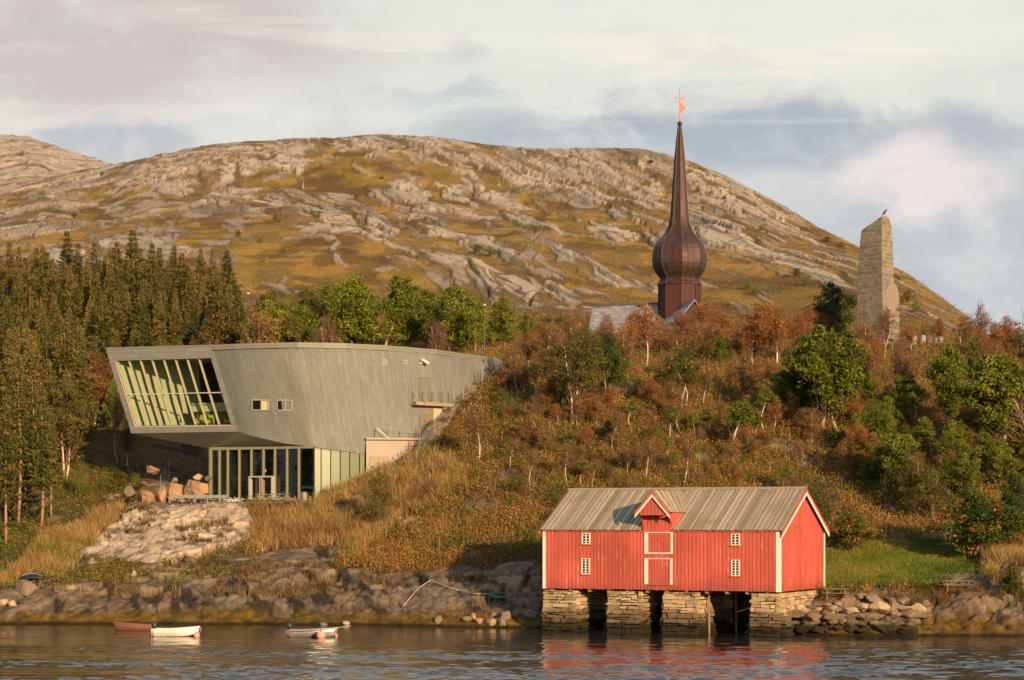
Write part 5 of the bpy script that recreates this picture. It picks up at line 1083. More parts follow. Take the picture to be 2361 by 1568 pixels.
# ---------------- boats, buoys ----------------
hullw = mat('white_hull', (.80, .74, .66), .35, var=.04, spec=.5); hulla = mat('aluminium_hull', (.52, .49, .42), .38, metal=.55, var=.1); hullb = mat('brown_hull', (.22, .10, .06), .5, var=.2)
blk_ = mat('outboard_black', (.03, .033, .045), .35, spec=.5); pinkb = mat('faded_red_buoy', (.72, .34, .27), .45, var=.05); redk = mat('dark_red_keel', (.22, .02, .02), .5); bluek = mat('blue_band', (.05, .06, .20), .5); rope_m = mat('pale_rope', (.5, .48, .36), .8)
def boat(name, o, L, B, H, ang, hm, label, inm, stripe=None, motor=True, draft=.10, rake_=.6):
    r0 = empty(name, (o[0], o[1], 0), label, 'boat', 'small boats moored off the shore'); ex_ = np.array((math.cos(ang), math.sin(ang), 0)); ey = np.array((-math.sin(ang), math.cos(ang), 0)); O = np.array((o[0], o[1], 0.0))
    st = []; NS = 16
    for i in range(NS + 1):
        u = i / NS; w_ = B / 2 * (.78 + .22 * math.sin(min(1, u * 1.6) * math.pi / 2)) * (1 - max(0, (u - .45) / .55) ** 2.1); hs = H * (1 + .75 * max(0, u - .25) ** 1.7 + .06 * (1 - u)); kd = -draft * (1 - max(0, (u - .6) / .4) ** 2 * 1.6); w_ = max(w_, .015)
        x0 = (u - .5) * L; ring = []
        for k in range(-4, 5):
            v_ = abs(k) / 4; yy = w_ * (v_ ** .62) * (1 if k >= 0 else -1); zz = kd + (hs - kd) * v_ ** 1.75; xr = x0 + rake_ * max(0, u - .7) * v_ * 1.2
            ring.append(O + ex_ * xr + ey * yy + UP * zz)
        st.append(ring)
    def shell(mb, f0, f1, th=.0):
        vs = []; kk = [k for k in range(9) if f0 <= abs(k - 4) / 4 <= f1]
        for ring in st: vs += [ring[k] for k in kk]
        m_ = len(kk)
        for i in range(NS):
            for k in range(m_ - 1):
                if kk[k + 1] - kk[k] == 1: yield_ = (i * m_ + k, i * m_ + k + 1, (i + 1) * m_ + k + 1, (i + 1) * m_ + k); fs.append(yield_)
        mb.add(vs, fs)
    fs = []; mb = MB(); shell(mb, 0, 1); mb.poly([st[0][k] for k in range(9)])
    h_ = mb.build('hull', hm, r0, smooth=True); so_ = h_.modifiers.new('thick', 'SOLIDIFY'); so_.thickness = .035; so_.offset = -1
    mb = MB(); 
    for k in (0, 8): mb.tube([ring[k] + UP * .01 for ring in st], .035, 6)
    mb.tube([st[0][0], st[0][8]], .035, 6); mb.build('gunwale', inm if stripe is None else hm, r0)
    for u_, nm in ((.22, 'thwart'), (.52, 'thwart'), (.76, 'thwart')):
        i = int(u_ * NS); mb = MB(); a_, b_ = st[i][1] * .5 + st[i][0] * .5, st[i][7] * .5 + st[i][8] * .5; mb.bar(a_ - UP * .08, b_ - UP * .08, .26, .04, up=UP); mb.build(nm, inm, r0)
    if stripe:
        for k in (0, 8):
            mb = MB(); sg = -1 if k == 0 else 1
            kk = 1 if k == 0 else 7; mb.tube([ring[k] * .86 + ring[kk] * .14 + ey * sg * .012 for ring in st[:-1]], .04, 5); mb.build('band', stripe, r0)
    if motor:
        q = O - ex_ * (L / 2 + .02) + UP * (H * .92); mo_ = MB(); mo_.box(q + UP * .02, (.14, .22, .34), (ex_, ey, UP)); mo_.bar(q, q - UP * (H + .5) - ex_ * .05, .12, .12); m0 = mo_.build('outboard_motor', blk_, r0)
        mb = MB(); cc_ = q + UP * .34 + ex_ * .1; t_ = ex_ * .35 + UP; t_ /= np.linalg.norm(t_)
        mb.tube([cc_ - UP * .22, cc_ - UP * .12, cc_ + UP * .08, cc_ + UP * .20, cc_ + UP * .26], [.12, .19, .21, .17, .05], 10); mb.build('motor_cowl', blk_, m0, smooth=True); mb = MB(); mb.bar(cc_ - UP * .1, cc_ + ex_ * .55 - UP * .02, .05, .05); mb.build('tiller', blk_, m0)
    return r0, O, ex_, ey, st
z6x = lambda x: x * .26040
z6y = lambda y: 1168.1 + y * .26040
Y1 = 155.2; p = at(403.5, 1466, Y1)
r0, O, ex_, ey, st = boat('rowing_boat', p, 3.25, 1.35, .50, R(-6), hullw, 'white rowing boat with dark red keel and black outboard nearest the left shore', hullw)
mb = MB(); 
for k in (3, 5): mb.tube([st[i][k] + UP * .04 + ey * (.03 if k == 5 else -.03) for i in range(5, 16)], .06, 5)
mb.build('keel', redk, r0)
mb = MB(); bw_ = st[-1][8]; mb.tube([bw_, bw_ + ex_ * .12 - UP * .15, bw_ + ex_ * .05 - UP * .35, bw_ - ex_ * .05 - UP * .55, bw_ - ex_ * .02 - UP * .72], .02, 5); mb.build('mooring_rope', rope_m, r0)
def buoy(px, py, Y, r_, label):
    p = at(px, py, Y); p[2] = .0; r0 = empty('buoy', p, label, 'buoy', 'round mooring buoys'); mb = MB(); n_ = 10
    mb.lathe(p + UP * r_ * .55, [(max(.01, r_ * math.sin(math.pi * k / n_)), -r_ * math.cos(math.pi * k / n_)) for k in range(n_ + 1)], 16); mb.build('float', pinkb, r0, smooth=True)
    mb = MB(); mb.lathe(p + UP * r_ * 1.5, [(r_ * .25, 0), (r_ * .22, r_ * .25), (.02, r_ * .3)], 8); mb.build('rope_eye', blk_, r0)
buoy(453.5, 1467, 154.0, .23, 'orange red buoy touching the bow of the white boat')
buoy(740, 1470, 153.2, .34, 'large pale pink buoy in front of the aluminium boat')
buoy(775, 1465, 155.6, .12, 'tiny red buoy just off the bow of the aluminium boat')
p = at(718.5, 1468, 154.6); r0, O, ex_, ey, st = boat('motor_dinghy', p, 3.45, 1.4, .46, R(-5), hulla, 'grey aluminium dinghy with blue band and black outboard', hulla, stripe=bluek)
mb = MB(); q = st[1][1] * .5 + st[1][0] * .5 - ey * .03 + ex_ * .15; mb.prism([q + ex_ * .16 * math.cos(a_) + UP * (.07 * math.sin(a_)) for a_ in np.linspace(0, 2 * math.pi, 12, endpoint=False)], -ey * .03); mb.build('red_badge', mat('red_badge', (.6, .08, .05), .5), r0)
mb = MB(); pr_ = ground(790, 1458); mb.tube([st[-1][8], st[-1][8] + ex_ * .8 + UP * .05 + (0, 2, 0), (pr_[0], pr_[1], pr_[2] + .1)], .02, 4); mb.build('mooring_rope', rope_m, r0)
p = at(313, 1452, 163.5); boat('old_rowing_boat', p, 3.2, 1.2, .42, R(176), hullb, 'low brown wooden rowing boat behind the white one', hullb, motor=False)
mb = MB(); r_ = ground(1258 * .487 + 553.3, 974.0 + 0); 
rp_ = [ground(900 * .6148 + x * .29945, 1229.6 + y * .29945) + UP * .15 for x, y in ((1255, 575), (1300, 530), (1360, 460), (1410, 415), (1465, 385), (1520, 400), (1600, 435), (1700, 470), (1800, 498), (1930, 525))]
mb.tube(rp_, .035, 5); tag(mb.build('shore_rope', rope_m), 'pale rope draped over the shore rock left of the boathouse', 'rope')
mb = MB(); gc = ground(900 * .6148 + 2040 * .29945, 1229.6 + 518 * .29945) + UP * .15; pts = [gc + (math.cos(k * .9) * (.5 + .02 * k) + k * .03 - .8, math.sin(k * .9) * .5, .1 + .05 * math.sin(k * 2.1) + math.sin(k * .9) * .2) for k in range(44)]
mb.tube(pts, .025, 4); tag(mb.build('rope_coil', mat('green_rope', (.08, .30, .18), .8)), 'tangle of green rope on the shadowed shore rocks', 'rope')
# ---------------- picnic tables, right shore ----------------
gw_ = mat('old_grey_boards', (.20, .15, .10), .85, var=.2)
z7x = lambda x: 1844.4 + x * .25490
z7y = lambda y: 1106.6 + y * .25490
for xa, xb, yb, an_, lb in ((215, 440, 1078, -8, 'old wooden picnic table half hidden by the corner of the boathouse'), (1280, 1555, 1082, 2, 'old wooden picnic table on the rocks at the right edge of the lawn')):
    Yq = 162.8; p = at(z7x((xa + xb) / 2), z7y(yb), Yq); p[2] = max(p[2], zat(p[0], p[1])) ; bench_table(p, (z7x(xb) - z7x(xa)) * Yq / F, lb, h=.9, ang=R(an_), matr=gw_)
# overturned boat under a tarp
tq = ground(z6x(300), z6y(655)); tq[2] += .1; mb = MB(); r0 = empty('covered_boat', tq, 'low boat under a black tarpaulin on the shore rocks at far left', 'covered boat'); vs = []; n1_, n2_ = 16, 8
for i in range(n1_ + 1):
    u = i / n1_ * 2 - 1; w_ = .55 * (1 - u ** 4) + .02; h_ = .6 * (1 - abs(u) ** 2.5) + .05
    for k in range(n2_ + 1): a_ = math.pi * k / n2_; vs.append(tq + (u * 1.25 + random.uniform(-.03, .03), -math.cos(a_) * w_, math.sin(a_) ** .7 * h_ * .75 + random.uniform(-.03, .03)))
mb.add(vs, [(i * (n2_ + 1) + k, i * (n2_ + 1) + k + 1, (i + 1) * (n2_ + 1) + k + 1, (i + 1) * (n2_ + 1) + k) for i in range(n1_) for k in range(n2_)]); mb.build('tarpaulin', mat('black_tarp', (.02, .022, .02), .5), r0, smooth=True)
mb = MB(); mb.tube([tq + (-.9, -.4, .28), tq + (-.3, -.3, .46), tq + (.3, -.3, .44), tq + (.8, -.42, .26)], .02, 4); mb.build('cord', rope_m, r0)
# ---------------- boulders ----------------
bm_or = mat('orange_rock', (.34, .20, .105), .9, var=.35, scale=.8, stretch=(1, 1, .5), bump=.8); bm_gr = mat('grey_boulder', (.20, .155, .11), .9, var=.35, scale=1.2, bump=.8); bm_pl = mat('pale_boulder', (.42, .31, .21), .9, var=.25, scale=1.2, bump=.7)
def boulder(px, py, w_, h_, m_, label, group, Y=None, d_=None, seed=0, cut=.8, name='boulder'):
    p = ground(px, py) if Y is None else at(px, py, Y); Y = p[1]; W = w_ * Y / F / 2; H = h_ * Y / F; D = d_ or W * .9; n1_, n2_ = 22, 14; vs = []; rs = np.random.default_rng(seed + int(px)); th_ = rs.random() * 3
    pl_ = rs.normal(size=(13, 3)); pl_[:, 2] *= .8; pl_ /= np.linalg.norm(pl_, axis=1)[:, None]; dd_ = (cut - .22) + .26 * rs.random(13)
    for i in range(n2_ + 1):
        b_ = math.pi * i / n2_
        for k in range(n1_):
            a_ = 2 * math.pi * k / n1_; v_ = np.array((math.cos(a_) * math.sin(b_), math.sin(a_) * math.sin(b_), math.cos(b_))); s_ = pl_ @ v_; r_ = 1.0
            for s1_, d1_ in zip(s_, dd_):
                if s1_ > 1e-3: r_ = min(r_, d1_ / s1_)
            r_ *= 1.18 * (1 + .04 * math.sin(a_ * 9 + b_ * 5 + th_) * math.sin(b_) + .05 * rs.normal() * math.sin(b_) * .5); vs.append(p + (v_[0] * W * r_, v_[1] * D * r_, (v_[2] * r_ * .66 + .30) * H))
    mb = MB(); mb.add(vs, [(i * n1_ + k, i * n1_ + (k + 1) % n1_, (i + 1) * n1_ + (k + 1) % n1_, (i + 1) * n1_ + k) for i in range(n2_) for k in range(n1_)])
    return tag(mb.build(name, m_, origin=p), label, 'boulder', group)
for x0, x1, yt, yb, m_, lb in ((690, 895, 1255, 1420, bm_or, 'huge pale orange cut rock block with white veins by the restaurant glass'), (560, 700, 1275, 1420, bm_or, 'orange cut rock block with a deep crack, second left of the glass'), (480, 600, 1300, 1430, bm_or, 'tall orange rock face in the middle of the cutting'), (345, 500, 1310, 1450, bm_or, 'orange rock wedge tapering to the left end of the cutting'), (240, 345, 1320, 1385, bm_gr, 'flat grey brown boulder left of the orange cutting'), (165, 212, 1360, 1392, bm_or, 'small orange stone left of the flat grey boulder'), (778, 862, 1200, 1256, bm_pl, 'pale boulder sitting on top of the biggest orange block'), (612, 665, 1244, 1268, bm_pl, 'small flat pale stone above the orange rock wall'), (868, 915, 1225, 1262, bm_gr, 'grey stone jammed against the restaurant glass edge'), (405, 510, 1148, 1200, bm_or, 'orange boulder up in the dark bushes behind the cutting')):
    boulder(z1x((x0 + x1) / 2), 737.8 + yb * .29405, (x1 - x0) * .36, (yb - yt) * .37, m_, lb, 'rocks of the cutting left of the restaurant', Y=219 - (yb - 1200) * .02, d_=1.6, cut=.62)
zAx = lambda x: 553.3 + x * .29945
zAy = lambda y: 1229.6 + y * .29945
for x, yb, w_, h_, m_, lb in ((2135, 632, 68, 60, bm_gr, 'upright grey boulder on the shadowed shore above the round ones'), (2240, 648, 115, 62, bm_gr, 'broad round boulder touching the shaded side of the first stone pier'), (2290, 585, 60, 50, bm_gr, 'pale round boulder beside the top of the first stone pier'), (2045, 670, 80, 66, bm_gr, 'round grey boulder in the middle of the shadowed shore heap'), (1950, 650, 52, 42, bm_gr, 'small tan boulder at the left of the shadowed heap'), (2015, 715, 70, 48, bm_gr, 'dark boulder at the waterline below the shadowed heap'), (1935, 712, 78, 44, bm_or, 'brown weedy boulder at the waterline left of the shadowed heap'), (1795, 682, 50, 48, bm_or, 'bright orange boulder on the seaweed shore'), (1530, 690, 72, 58, bm_gr, 'brown boulder standing in seaweed left of the orange one'), (1845, 690, 60, 44, bm_or, 'rusty boulder just right of the bright orange one'), (1745, 668, 70, 30, bm_gr, 'flat grey stone behind the bright orange boulder'), (820, 705, 66, 26, bm_pl, 'flat pale stone at the waterline beside the aluminium boat'), (640, 712, 60, 22, bm_gr, 'low dark stone behind the aluminium boat')):
    boulder(zAx(x), zAy(yb), w_ * .30, h_ * .31, m_, lb, 'boulders on the shore')
for x, yb, w_, h_, lb in ((50, 890, 50, 0, ''),): pass
for x, y, w_, h_, m_, lb in ((35, 870, 85, 42, bm_pl, 'pale boulder at the far left end of the shore'), (108, 878, 62, 46, bm_pl, 'small pale boulder right of the far left one'), (250, 770, 200, 105, bm_gr, 'stacked pinkish rock under the black tarpaulin boat'), (1185, 612, 42, 52, bm_pl, 'small white stone in the heather below the pale rock dome'), (715, 460, 60, 45, bm_gr, 'small grey rock at the left foot of the pale rock dome')):
    boulder(z6x(x), z6y(y), w_ * .27, h_ * .28, m_, lb, 'loose stones on the left shore')
lbs = ['long flat slab', 'blocky grey stone', 'rounded tan stone', 'tilted slab', 'small square stone', 'wedge shaped stone', 'dark weedy stone', 'pale cracked stone']
k_ = 0; RB = random.Random(3)
for row_, (yb, n_) in enumerate(((1395, 8), (1412, 11), (1428, 13), (1444, 14), (1458, 12))):
    for i in range(n_):
        px = 1815 + (2110 - 1815) * (i + RB.uniform(.1, .9)) / n_ + (5 - row_) * 6; w_ = RB.uniform(22, 56); h_ = w_ * RB.uniform(.26, .42)
        boulder(px, yb + RB.uniform(-4, 4), w_, h_, stone if row_ else bm_gr, 'tumbled stone of the loose rock bank right of the boathouse pier', 'tumbled stones right of the boathouse', cut=.66, seed=k_); k_ += 1
for i in range(9):
    px = 1660 + i * 15 + RB.uniform(-5, 5); boulder(px, 1438 + RB.uniform(-12, 14), RB.uniform(20, 36), RB.uniform(12, 20), bm_gr, 'dark stone lying in the shade under the boathouse floor', 'stones under the boathouse', cut=.7, seed=i)
# fences on the slope
fence([(1003, 1002), (968, 1038), (961, 1075)], 1.5, 'short wire fence running down beside the pink annex wall')
fence([(1112, 898), (1114, 878)], 1.4, 'single leaning fence bay at the rock edge above the walkway')
fence([(1112, 894), (1152, 868), (1180, 892), (1218, 872), (1262, 852), (1310, 838), (1400, 822)], 1.9, 'long wire fence climbing right from the tail of the museum')
fence([(370, 1146), (390, 1108), (461, 1086), (503, 1055)], 2.3, 'wire fence behind the orange rock cutting under the prow')
# ---------------- vegetation ----------------
bark_w = mat('birch_bark', (.60, .47, .33), .8, var=.3, scale=3, stretch=(1, 1, 3)); bark_g = mat('grey_bark', (.30, .23, .16), .85, var=.3, scale=3)
bark_s = mat('spruce_bark', (.34, .20, .12), .85, var=.3, scale=3); boughm = mat('bough_bark', (.075, .060, .030), .85, var=.3); limbm = mat('branch_bark', (.17, .095, .06), .85, var=.3); twig_p = mat('pinkish_twigs', (.30, .15, .11), .85, var=.2)
LM = {
 'spruce': leafmat('spruce_needles', [(.038, .044, .011), (.098, .096, .022), (.17, .15, .033), (.19, .17, .038), (.25, .17, .046)], .2),
 'green': leafmat('green_leaves', [(.055, .072, .010), (.13, .158, .016), (.22, .24, .026), (.32, .30, .035)], .4),
 'dark': leafmat('dark_green_leaves', [(.018, .030, .008), (.036, .058, .013), (.062, .092, .018), (.09, .12, .024)], .25),
 'olive': leafmat('olive_leaves', [(.050, .050, .013), (.11, .10, .022), (.17, .14, .030), (.23, .17, .036)], .3),
 'rust': leafmat('rust_leaves', [(.16, .068, .025), (.29, .12, .036), (.40, .175, .052), (.50, .26, .075)], .35),
 'brown': leafmat('brown_leaves', [(.12, .066, .024), (.23, .125, .038), (.33, .185, .055), (.42, .27, .075)], .3),
 'yellow': leafmat('yellow_green_leaves', [(.09, .11, .014), (.19, .21, .022), (.31, .30, .030), (.44, .34, .04)], .4),
 'rowan': leafmat('rowan_leaves', [(.030, .050, .010), (.075, .105, .016), (.13, .15, .022), (.52, .15, .030), (.66, .21, .04)], .3),
 'pink': leafmat('sparse_pink_leaves', [(.16, .07, .045), (.27, .115, .075), (.36, .17, .11)], .25),
}
def leafquads(Pc, size, vals, r_, droop=0.0):
    """one rhombus per point, random facing"""
    n = len(Pc); a = r_.normal(size=(n, 3)); a /= np.linalg.norm(a, axis=1)[:, None]; b_ = r_.normal(size=(n, 3)); b_ -= a * (a * b_).sum(1)[:, None]; b_ /= np.linalg.norm(b_, axis=1)[:, None]
    s = (size * (.6 + .8 * r_.random(n)))[:, None]
    V = np.stack([Pc - a * s, Pc + b_ * s * .55, Pc + a * s, Pc - b_ * s * .55], 1).reshape(-1, 3)
    return V, np.arange(4 * n).reshape(n, 4), np.repeat(vals, 4)
def rawmesh(name, V, Fq, m_, vals):
    o = np_mesh(name, V, Fq, m_, attr={'v': vals}); me = o.data; bpy.data.objects.remove(o); return me
def mbmesh(mb, name, m_, nf0=None, m2=None):
    me = bpy.data.meshes.new(name); me.from_pydata(mb.v, [], mb.f); me.materials.append(m_)
    if m2 is not None:
        me.materials.append(m2); me.polygons.foreach_set('material_index', np.array([0] * nf0 + [1] * (len(mb.f) - nf0), dtype=np.int32))
    for p in me.polygons: p.use_smooth = True
    return me
def broadleaf(seed, H=8.0, cw=.28, c0=.35, nleaf=3200, leaf=.13, kind='green', bark=None, ntr=1, clump=.10, nclump=46, lean=.06, shape=1.0, twigs=0):
    """crown: clumps of leaves on limbs spread through an uneven ellipsoid; returns (trunk mesh, crown mesh)"""
    r_ = np.random.default_rng(seed); mb = MB(); trunks = []
    for k in range(ntr):
        a_ = r_.random() * 6.3; sp = (lean if ntr == 1 else lean + .07) * H; pts = []; w1_, w2_ = r_.normal(size=2) * .035 * H
        for i in range(7):
            u = i / 6; pts.append(np.array((math.cos(a_) * sp * u + w1_ * math.sin(u * 5 + k), math.sin(a_) * sp * u * .7 + w2_ * math.sin(u * 4), u * H * (.84 if k == 0 else .72))))
        r0 = (.0125 if lean < .1 else .008) * H * (1 if ntr == 1 else .72) + .015
        mb.tube(pts, [r0 * (1.15 - u) ** .8 + .012 for u in np.linspace(0, 1, 7)], 6); trunks.append(pts)
    nf0 = len(mb.f)
    cen = np.mean([t_[5] for t_ in trunks], axis=0) * (1, 1, 0); top = H; bot = H * c0; R_ = cw * H; C = []; tries = 0
    ph = r_.random(4) * 6
    while len(C) < nclump and tries < 4000:
        tries += 1; v_ = r_.normal(size=3); v_ /= np.linalg.norm(v_); rr = r_.random() ** .42; a_ = math.atan2(v_[1], v_[0])
        lob = (1 + .30 * math.sin(2 * a_ + ph[0] + v_[2] * 2) + .26 * math.sin(3 * a_ + ph[1] + v_[2] * 4)) * r_.uniform(.72, 1.18)
        zz = (v_[2] * rr); wz_ = (1 - .55 * shape * max(0, zz)) * (1 - .15 * max(0, -zz))
        p = cen + np.array((v_[0] * rr * R_ * lob * wz_, v_[1] * rr * R_ * lob * wz_, (top + bot) / 2 + zz * (top - bot) / 2 * .93))
        if all(np.linalg.norm(p - q) > clump * H * .62 for q in C): C.append(p)
    for q in C:
        t_ = trunks[int(r_.integers(len(trunks)))]; zt_q = max(q[2] - (.10 + .22 * r_.random()) * H, H * .12); ts = [p for p in t_]; zs = [p[2] for p in ts]
        zt_q = min(zt_q, zs[-1]); s_ = np.array([np.interp(zt_q, zs, [p[j] for p in ts]) for j in range(3)]); mid = (s_ + q) / 2 + (0, 0, -.03 * H) + r_.normal(size=3) * .015 * H
        rb_ = .0045 * H + .008; mb.tube([s_, mid, q], [rb_, rb_ * .7, rb_ * .3], 4, cap=False)
        for j in range(twigs):
            e = q + r_.normal(size=3) * clump * H * .8 + (0, 0, clump * H * .5); mb.tube([mid * .4 + q * .6, e], [rb_ * .45, .006], 3, cap=False)
    C = np.array(C); n = nleaf; ci_ = r_.integers(len(C), size=n); base_v = r_.random(len(C)) * .45
    off = r_.normal(size=(n, 3)); off /= np.linalg.norm(off, axis=1)[:, None]; off *= (r_.random(n) ** .45)[:, None] * clump * H * (.45 + .95 * r_.random(len(C)))[ci_][:, None]; off[:, 2] *= .72
    Pc = C[ci_] + off; vals = np.clip(base_v[ci_] + r_.random(n) * .55, 0, 1)
    if kind == 'rowan': hot = r_.random(len(C)) < .45; vals = np.where((r_.random(n) < .20) & hot[ci_], .8 + .2 * r_.random(n), vals * .55)
    V, Fq, vv = leafquads(Pc, np.full(n, leaf), vals, r_)
    return mbmesh(mb, 'trunk', bark or bark_g, nf0, limbm), rawmesh('crown', V, Fq, LM[kind], vv), H
def spruce(seed, H=14.0, bare=.28, dens=1.0, orange=.3, spread=.17):
    """straight stem, whorls of arching boughs hung with short sprays; gaps between the whorls show the stem"""
    r_ = np.random.default_rng(seed); mb = MB(); w_ = r_.normal() * .12
    mb.tube([(w_ * math.sin(u * 4), 0, u * H) for u in np.linspace(0, 1, 8)], [.15 * (1 - u) + .02 for u in np.linspace(0, 1, 8)], 6); nf0 = len(mb.f)
    V = []; Fq = []; vv = []; z_ = H * bare * .5
    while z_ < H * .985:
        u = z_ / H; sparse = u < bare; nb = int(r_.integers(5, 8)) if not sparse else int(r_.integers(1, 4)); wf_ = r_.uniform(.7, 1.15); a0 = r_.random() * 6.283
        for k in range(nb):
            a_ = a0 + k * 6.283 / nb + r_.normal() * .3; L = spread * H * ((1 - u) ** 1.0) * 1.15 * wf_ * (.55 + .6 * r_.random()) * (.6 if sparse else 1) + .16
            rise = .45 * (u - .25) * L; sag = .16 * L; dx, dy = math.cos(a_), math.sin(a_)
            f_ = lambda q: np.array((dx * L * q, dy * L * q, z_ + rise * q - sag * math.sin(q * 2.4)))
            if L > .5: mb.tube([f_(0), f_(.5), f_(1)], [.020, .013, .005], 3, cap=False)
            bo = r_.random() < orange * (.2 + 1.3 * u ** 1.5); bv = (.80 + .2 * r_.random()) if bo else r_.random() * .30; sd = np.array((-dy, dx, 0)); d_ = np.array((dx, dy, 0.0))
            n_s = max(3, int(L / .105))
            for i in range(n_s):
                q = (i + .7 + .4 * r_.random()) / n_s
                if sparse and r_.random() < .6: continue
                p = f_(min(q, 1)); wl_ = .30 * (1 - .5 * q) * (.6 + .8 * r_.random()) * (1 if L > .6 else .6)
                for sg in (-1, 1):
                    t_ = p + sd * sg * wl_ + d_ * wl_ * .6 + np.array((0, 0, -.45 * wl_ + .10 * r_.normal())); n_ = np.array((0, 0, .075)) + r_.normal(size=3) * .04; m_ = len(V)
                    V += [p - d_ * .03, p + d_ * .05 + n_, t_ + n_ * .4, t_ - n_ * .5]; Fq.append((m_, m_ + 1, m_ + 2, m_ + 3)); vv += [min(1, max(0, bv + .25 * r_.random()))] * 4
        z_ += (.30 + .22 * r_.random()) * (1 - .45 * u)
    return mbmesh(mb, 'trunk', bark_s, nf0, boughm), rawmesh('crown', np.array(V), np.array(Fq), LM['spruce'], np.array(vv)), H
def plant_tree(name, proto, p, hm, label, cat, group, wx=1.0, rz=None, dz=-.15):
    tk, cr, H = proto; o = empty(name, (p[0], p[1], p[2] + dz), label, cat, group); s_ = hm / H; o.scale = (s_ * wx, s_ * wx, s_); o.rotation_euler = (0, 0, random.random() * 6.28 if rz is None else rz)
    for nm, me in (('trunk', tk), ('crown', cr)): c_ = bpy.data.objects.new(nm, me); COL.objects.link(c_); c_.parent = o
    return o
def by_pix(name, proto, px, py, top, label, cat, group, wx=1.0, Y=None):
    if Y is None: p = ground(px, py)
    else: p = at(px, py, Y); p[2] = zat(p[0], Y)
    hm = (HY - top) * p[1] / F + HC - p[2]; return plant_tree(name, proto, p, hm, label, cat, group, wx)
SP = [spruce(100 + k, bare=b_, orange=o_, spread=s_) for k, (b_, o_, s_) in enumerate(((.10, .15, .20), (.16, .4, .17), (.12, .1, .19), (.2, .25, .20), (.14, .6, .15), (.08, .1, .21), (.12, .2, .18)))]
SPF = [spruce(200 + k, bare=.30, orange=.12, spread=.17) for k in range(3)]
PR = {}
def proto(key, n=3, **kw): PR[key] = [broadleaf(hash_(key) + 31 * k, **kw) for k in range(n)]
def hash_(s_): return sum(ord(c_) * (i + 3) for i, c_ in enumerate(s_))
proto('green', 4, kind='green', nleaf=7500, cw=.30, c0=.08, leaf=.13, nclump=75, clump=.095)
proto('greentall', 3, kind='green', nleaf=6000, cw=.21, c0=.20, leaf=.13, nclump=60, clump=.075)
proto('greenstem', 3, kind='green', nleaf=2400, cw=.20, c0=.50, leaf=.12, nclump=26, clump=.08, bark=bark_w)
proto('yellow', 2, kind='yellow', nleaf=4600, cw=.26, c0=.16, leaf=.12, nclump=50, bark=bark_w)
proto('dark', 2, kind='dark', nleaf=8500, cw=.40, c0=.08, leaf=.14, nclump=80, clump=.12)
proto('olive', 3, kind='olive', nleaf=8000, cw=.36, c0=.30, leaf=.10, nclump=80, bark=bark_w, ntr=2, twigs=1)
proto('olivebush', 3, kind='olive', nleaf=7500, cw=.44, c0=.0, leaf=.11, nclump=80, ntr=3, clump=.12)
proto('rust', 4, kind='rust', nleaf=7500, cw=.31, c0=.25, leaf=.085, nclump=90, bark=bark_w, ntr=1, twigs=2, lean=.08, clump=.09)
proto('rusttwo', 2, kind='rust', nleaf=7000, cw=.30, c0=.32, leaf=.085, nclump=80, bark=bark_w, ntr=2, twigs=3, lean=.05, clump=.09)
proto('rustbush', 3, kind='rust', nleaf=8000, cw=.46, c0=.05, leaf=.10, nclump=80, ntr=2, bark=bark_w, twigs=1, clump=.12)
proto('brown', 4, kind='brown', nleaf=6500, cw=.36, c0=.04, leaf=.085, nclump=80, bark=bark_w, ntr=1, twigs=3, clump=.09)
proto('bare', 3, kind='pink', nleaf=2600, cw=.26, c0=.30, leaf=.06, nclump=70, bark=bark_w, ntr=2, twigs=6, lean=.05, clump=.09)
proto('barestem', 3, kind='brown', nleaf=1500, cw=.16, c0=.50, leaf=.085, nclump=26, bark=bark_w, ntr=1, twigs=3, lean=.12)
proto('rowan', 3, kind='rowan', nleaf=8500, cw=.46, c0=.08, leaf=.17, nclump=80, ntr=3, clump=.13)
proto('rowantree', 1, kind='rowan', nleaf=6500, cw=.44, c0=.38, leaf=.10, nclump=70, ntr=2, clump=.10, bark=bark_w)
proto('brownbush', 3, kind='brown', nleaf=4500, cw=.52, c0=.0, leaf=.10, nclump=60, ntr=3, clump=.14)
proto('greenbush', 2, kind='green', nleaf=4500, cw=.50, c0=.0, leaf=.12, nclump=60, ntr=3, clump=.14)
cnt = {}
def T(kind, px, py, top, label, cat='tree', group=None, wx=1.0, Y=None, name=None):
    i = cnt.get(kind, 0); cnt[kind] = i + 1; pr_ = PR[kind][i % len(PR[kind])]
    nm = name or {'rowan': 'rowan_bush', 'rowantree': 'rowan_tree', 'rust': 'birch_tree', 'rusttwo': 'birch_tree', 'bare': 'birch_tree', 'barestem': 'birch_sapling', 'olive': 'birch_tree', 'brown': 'birch_tree'}.get(kind, 'shrub' if 'bush' in kind else 'deciduous_tree')
    return by_pix(nm, pr_, px, py, top, label, 'shrub' if 'bush' in kind else cat, group, wx, Y)
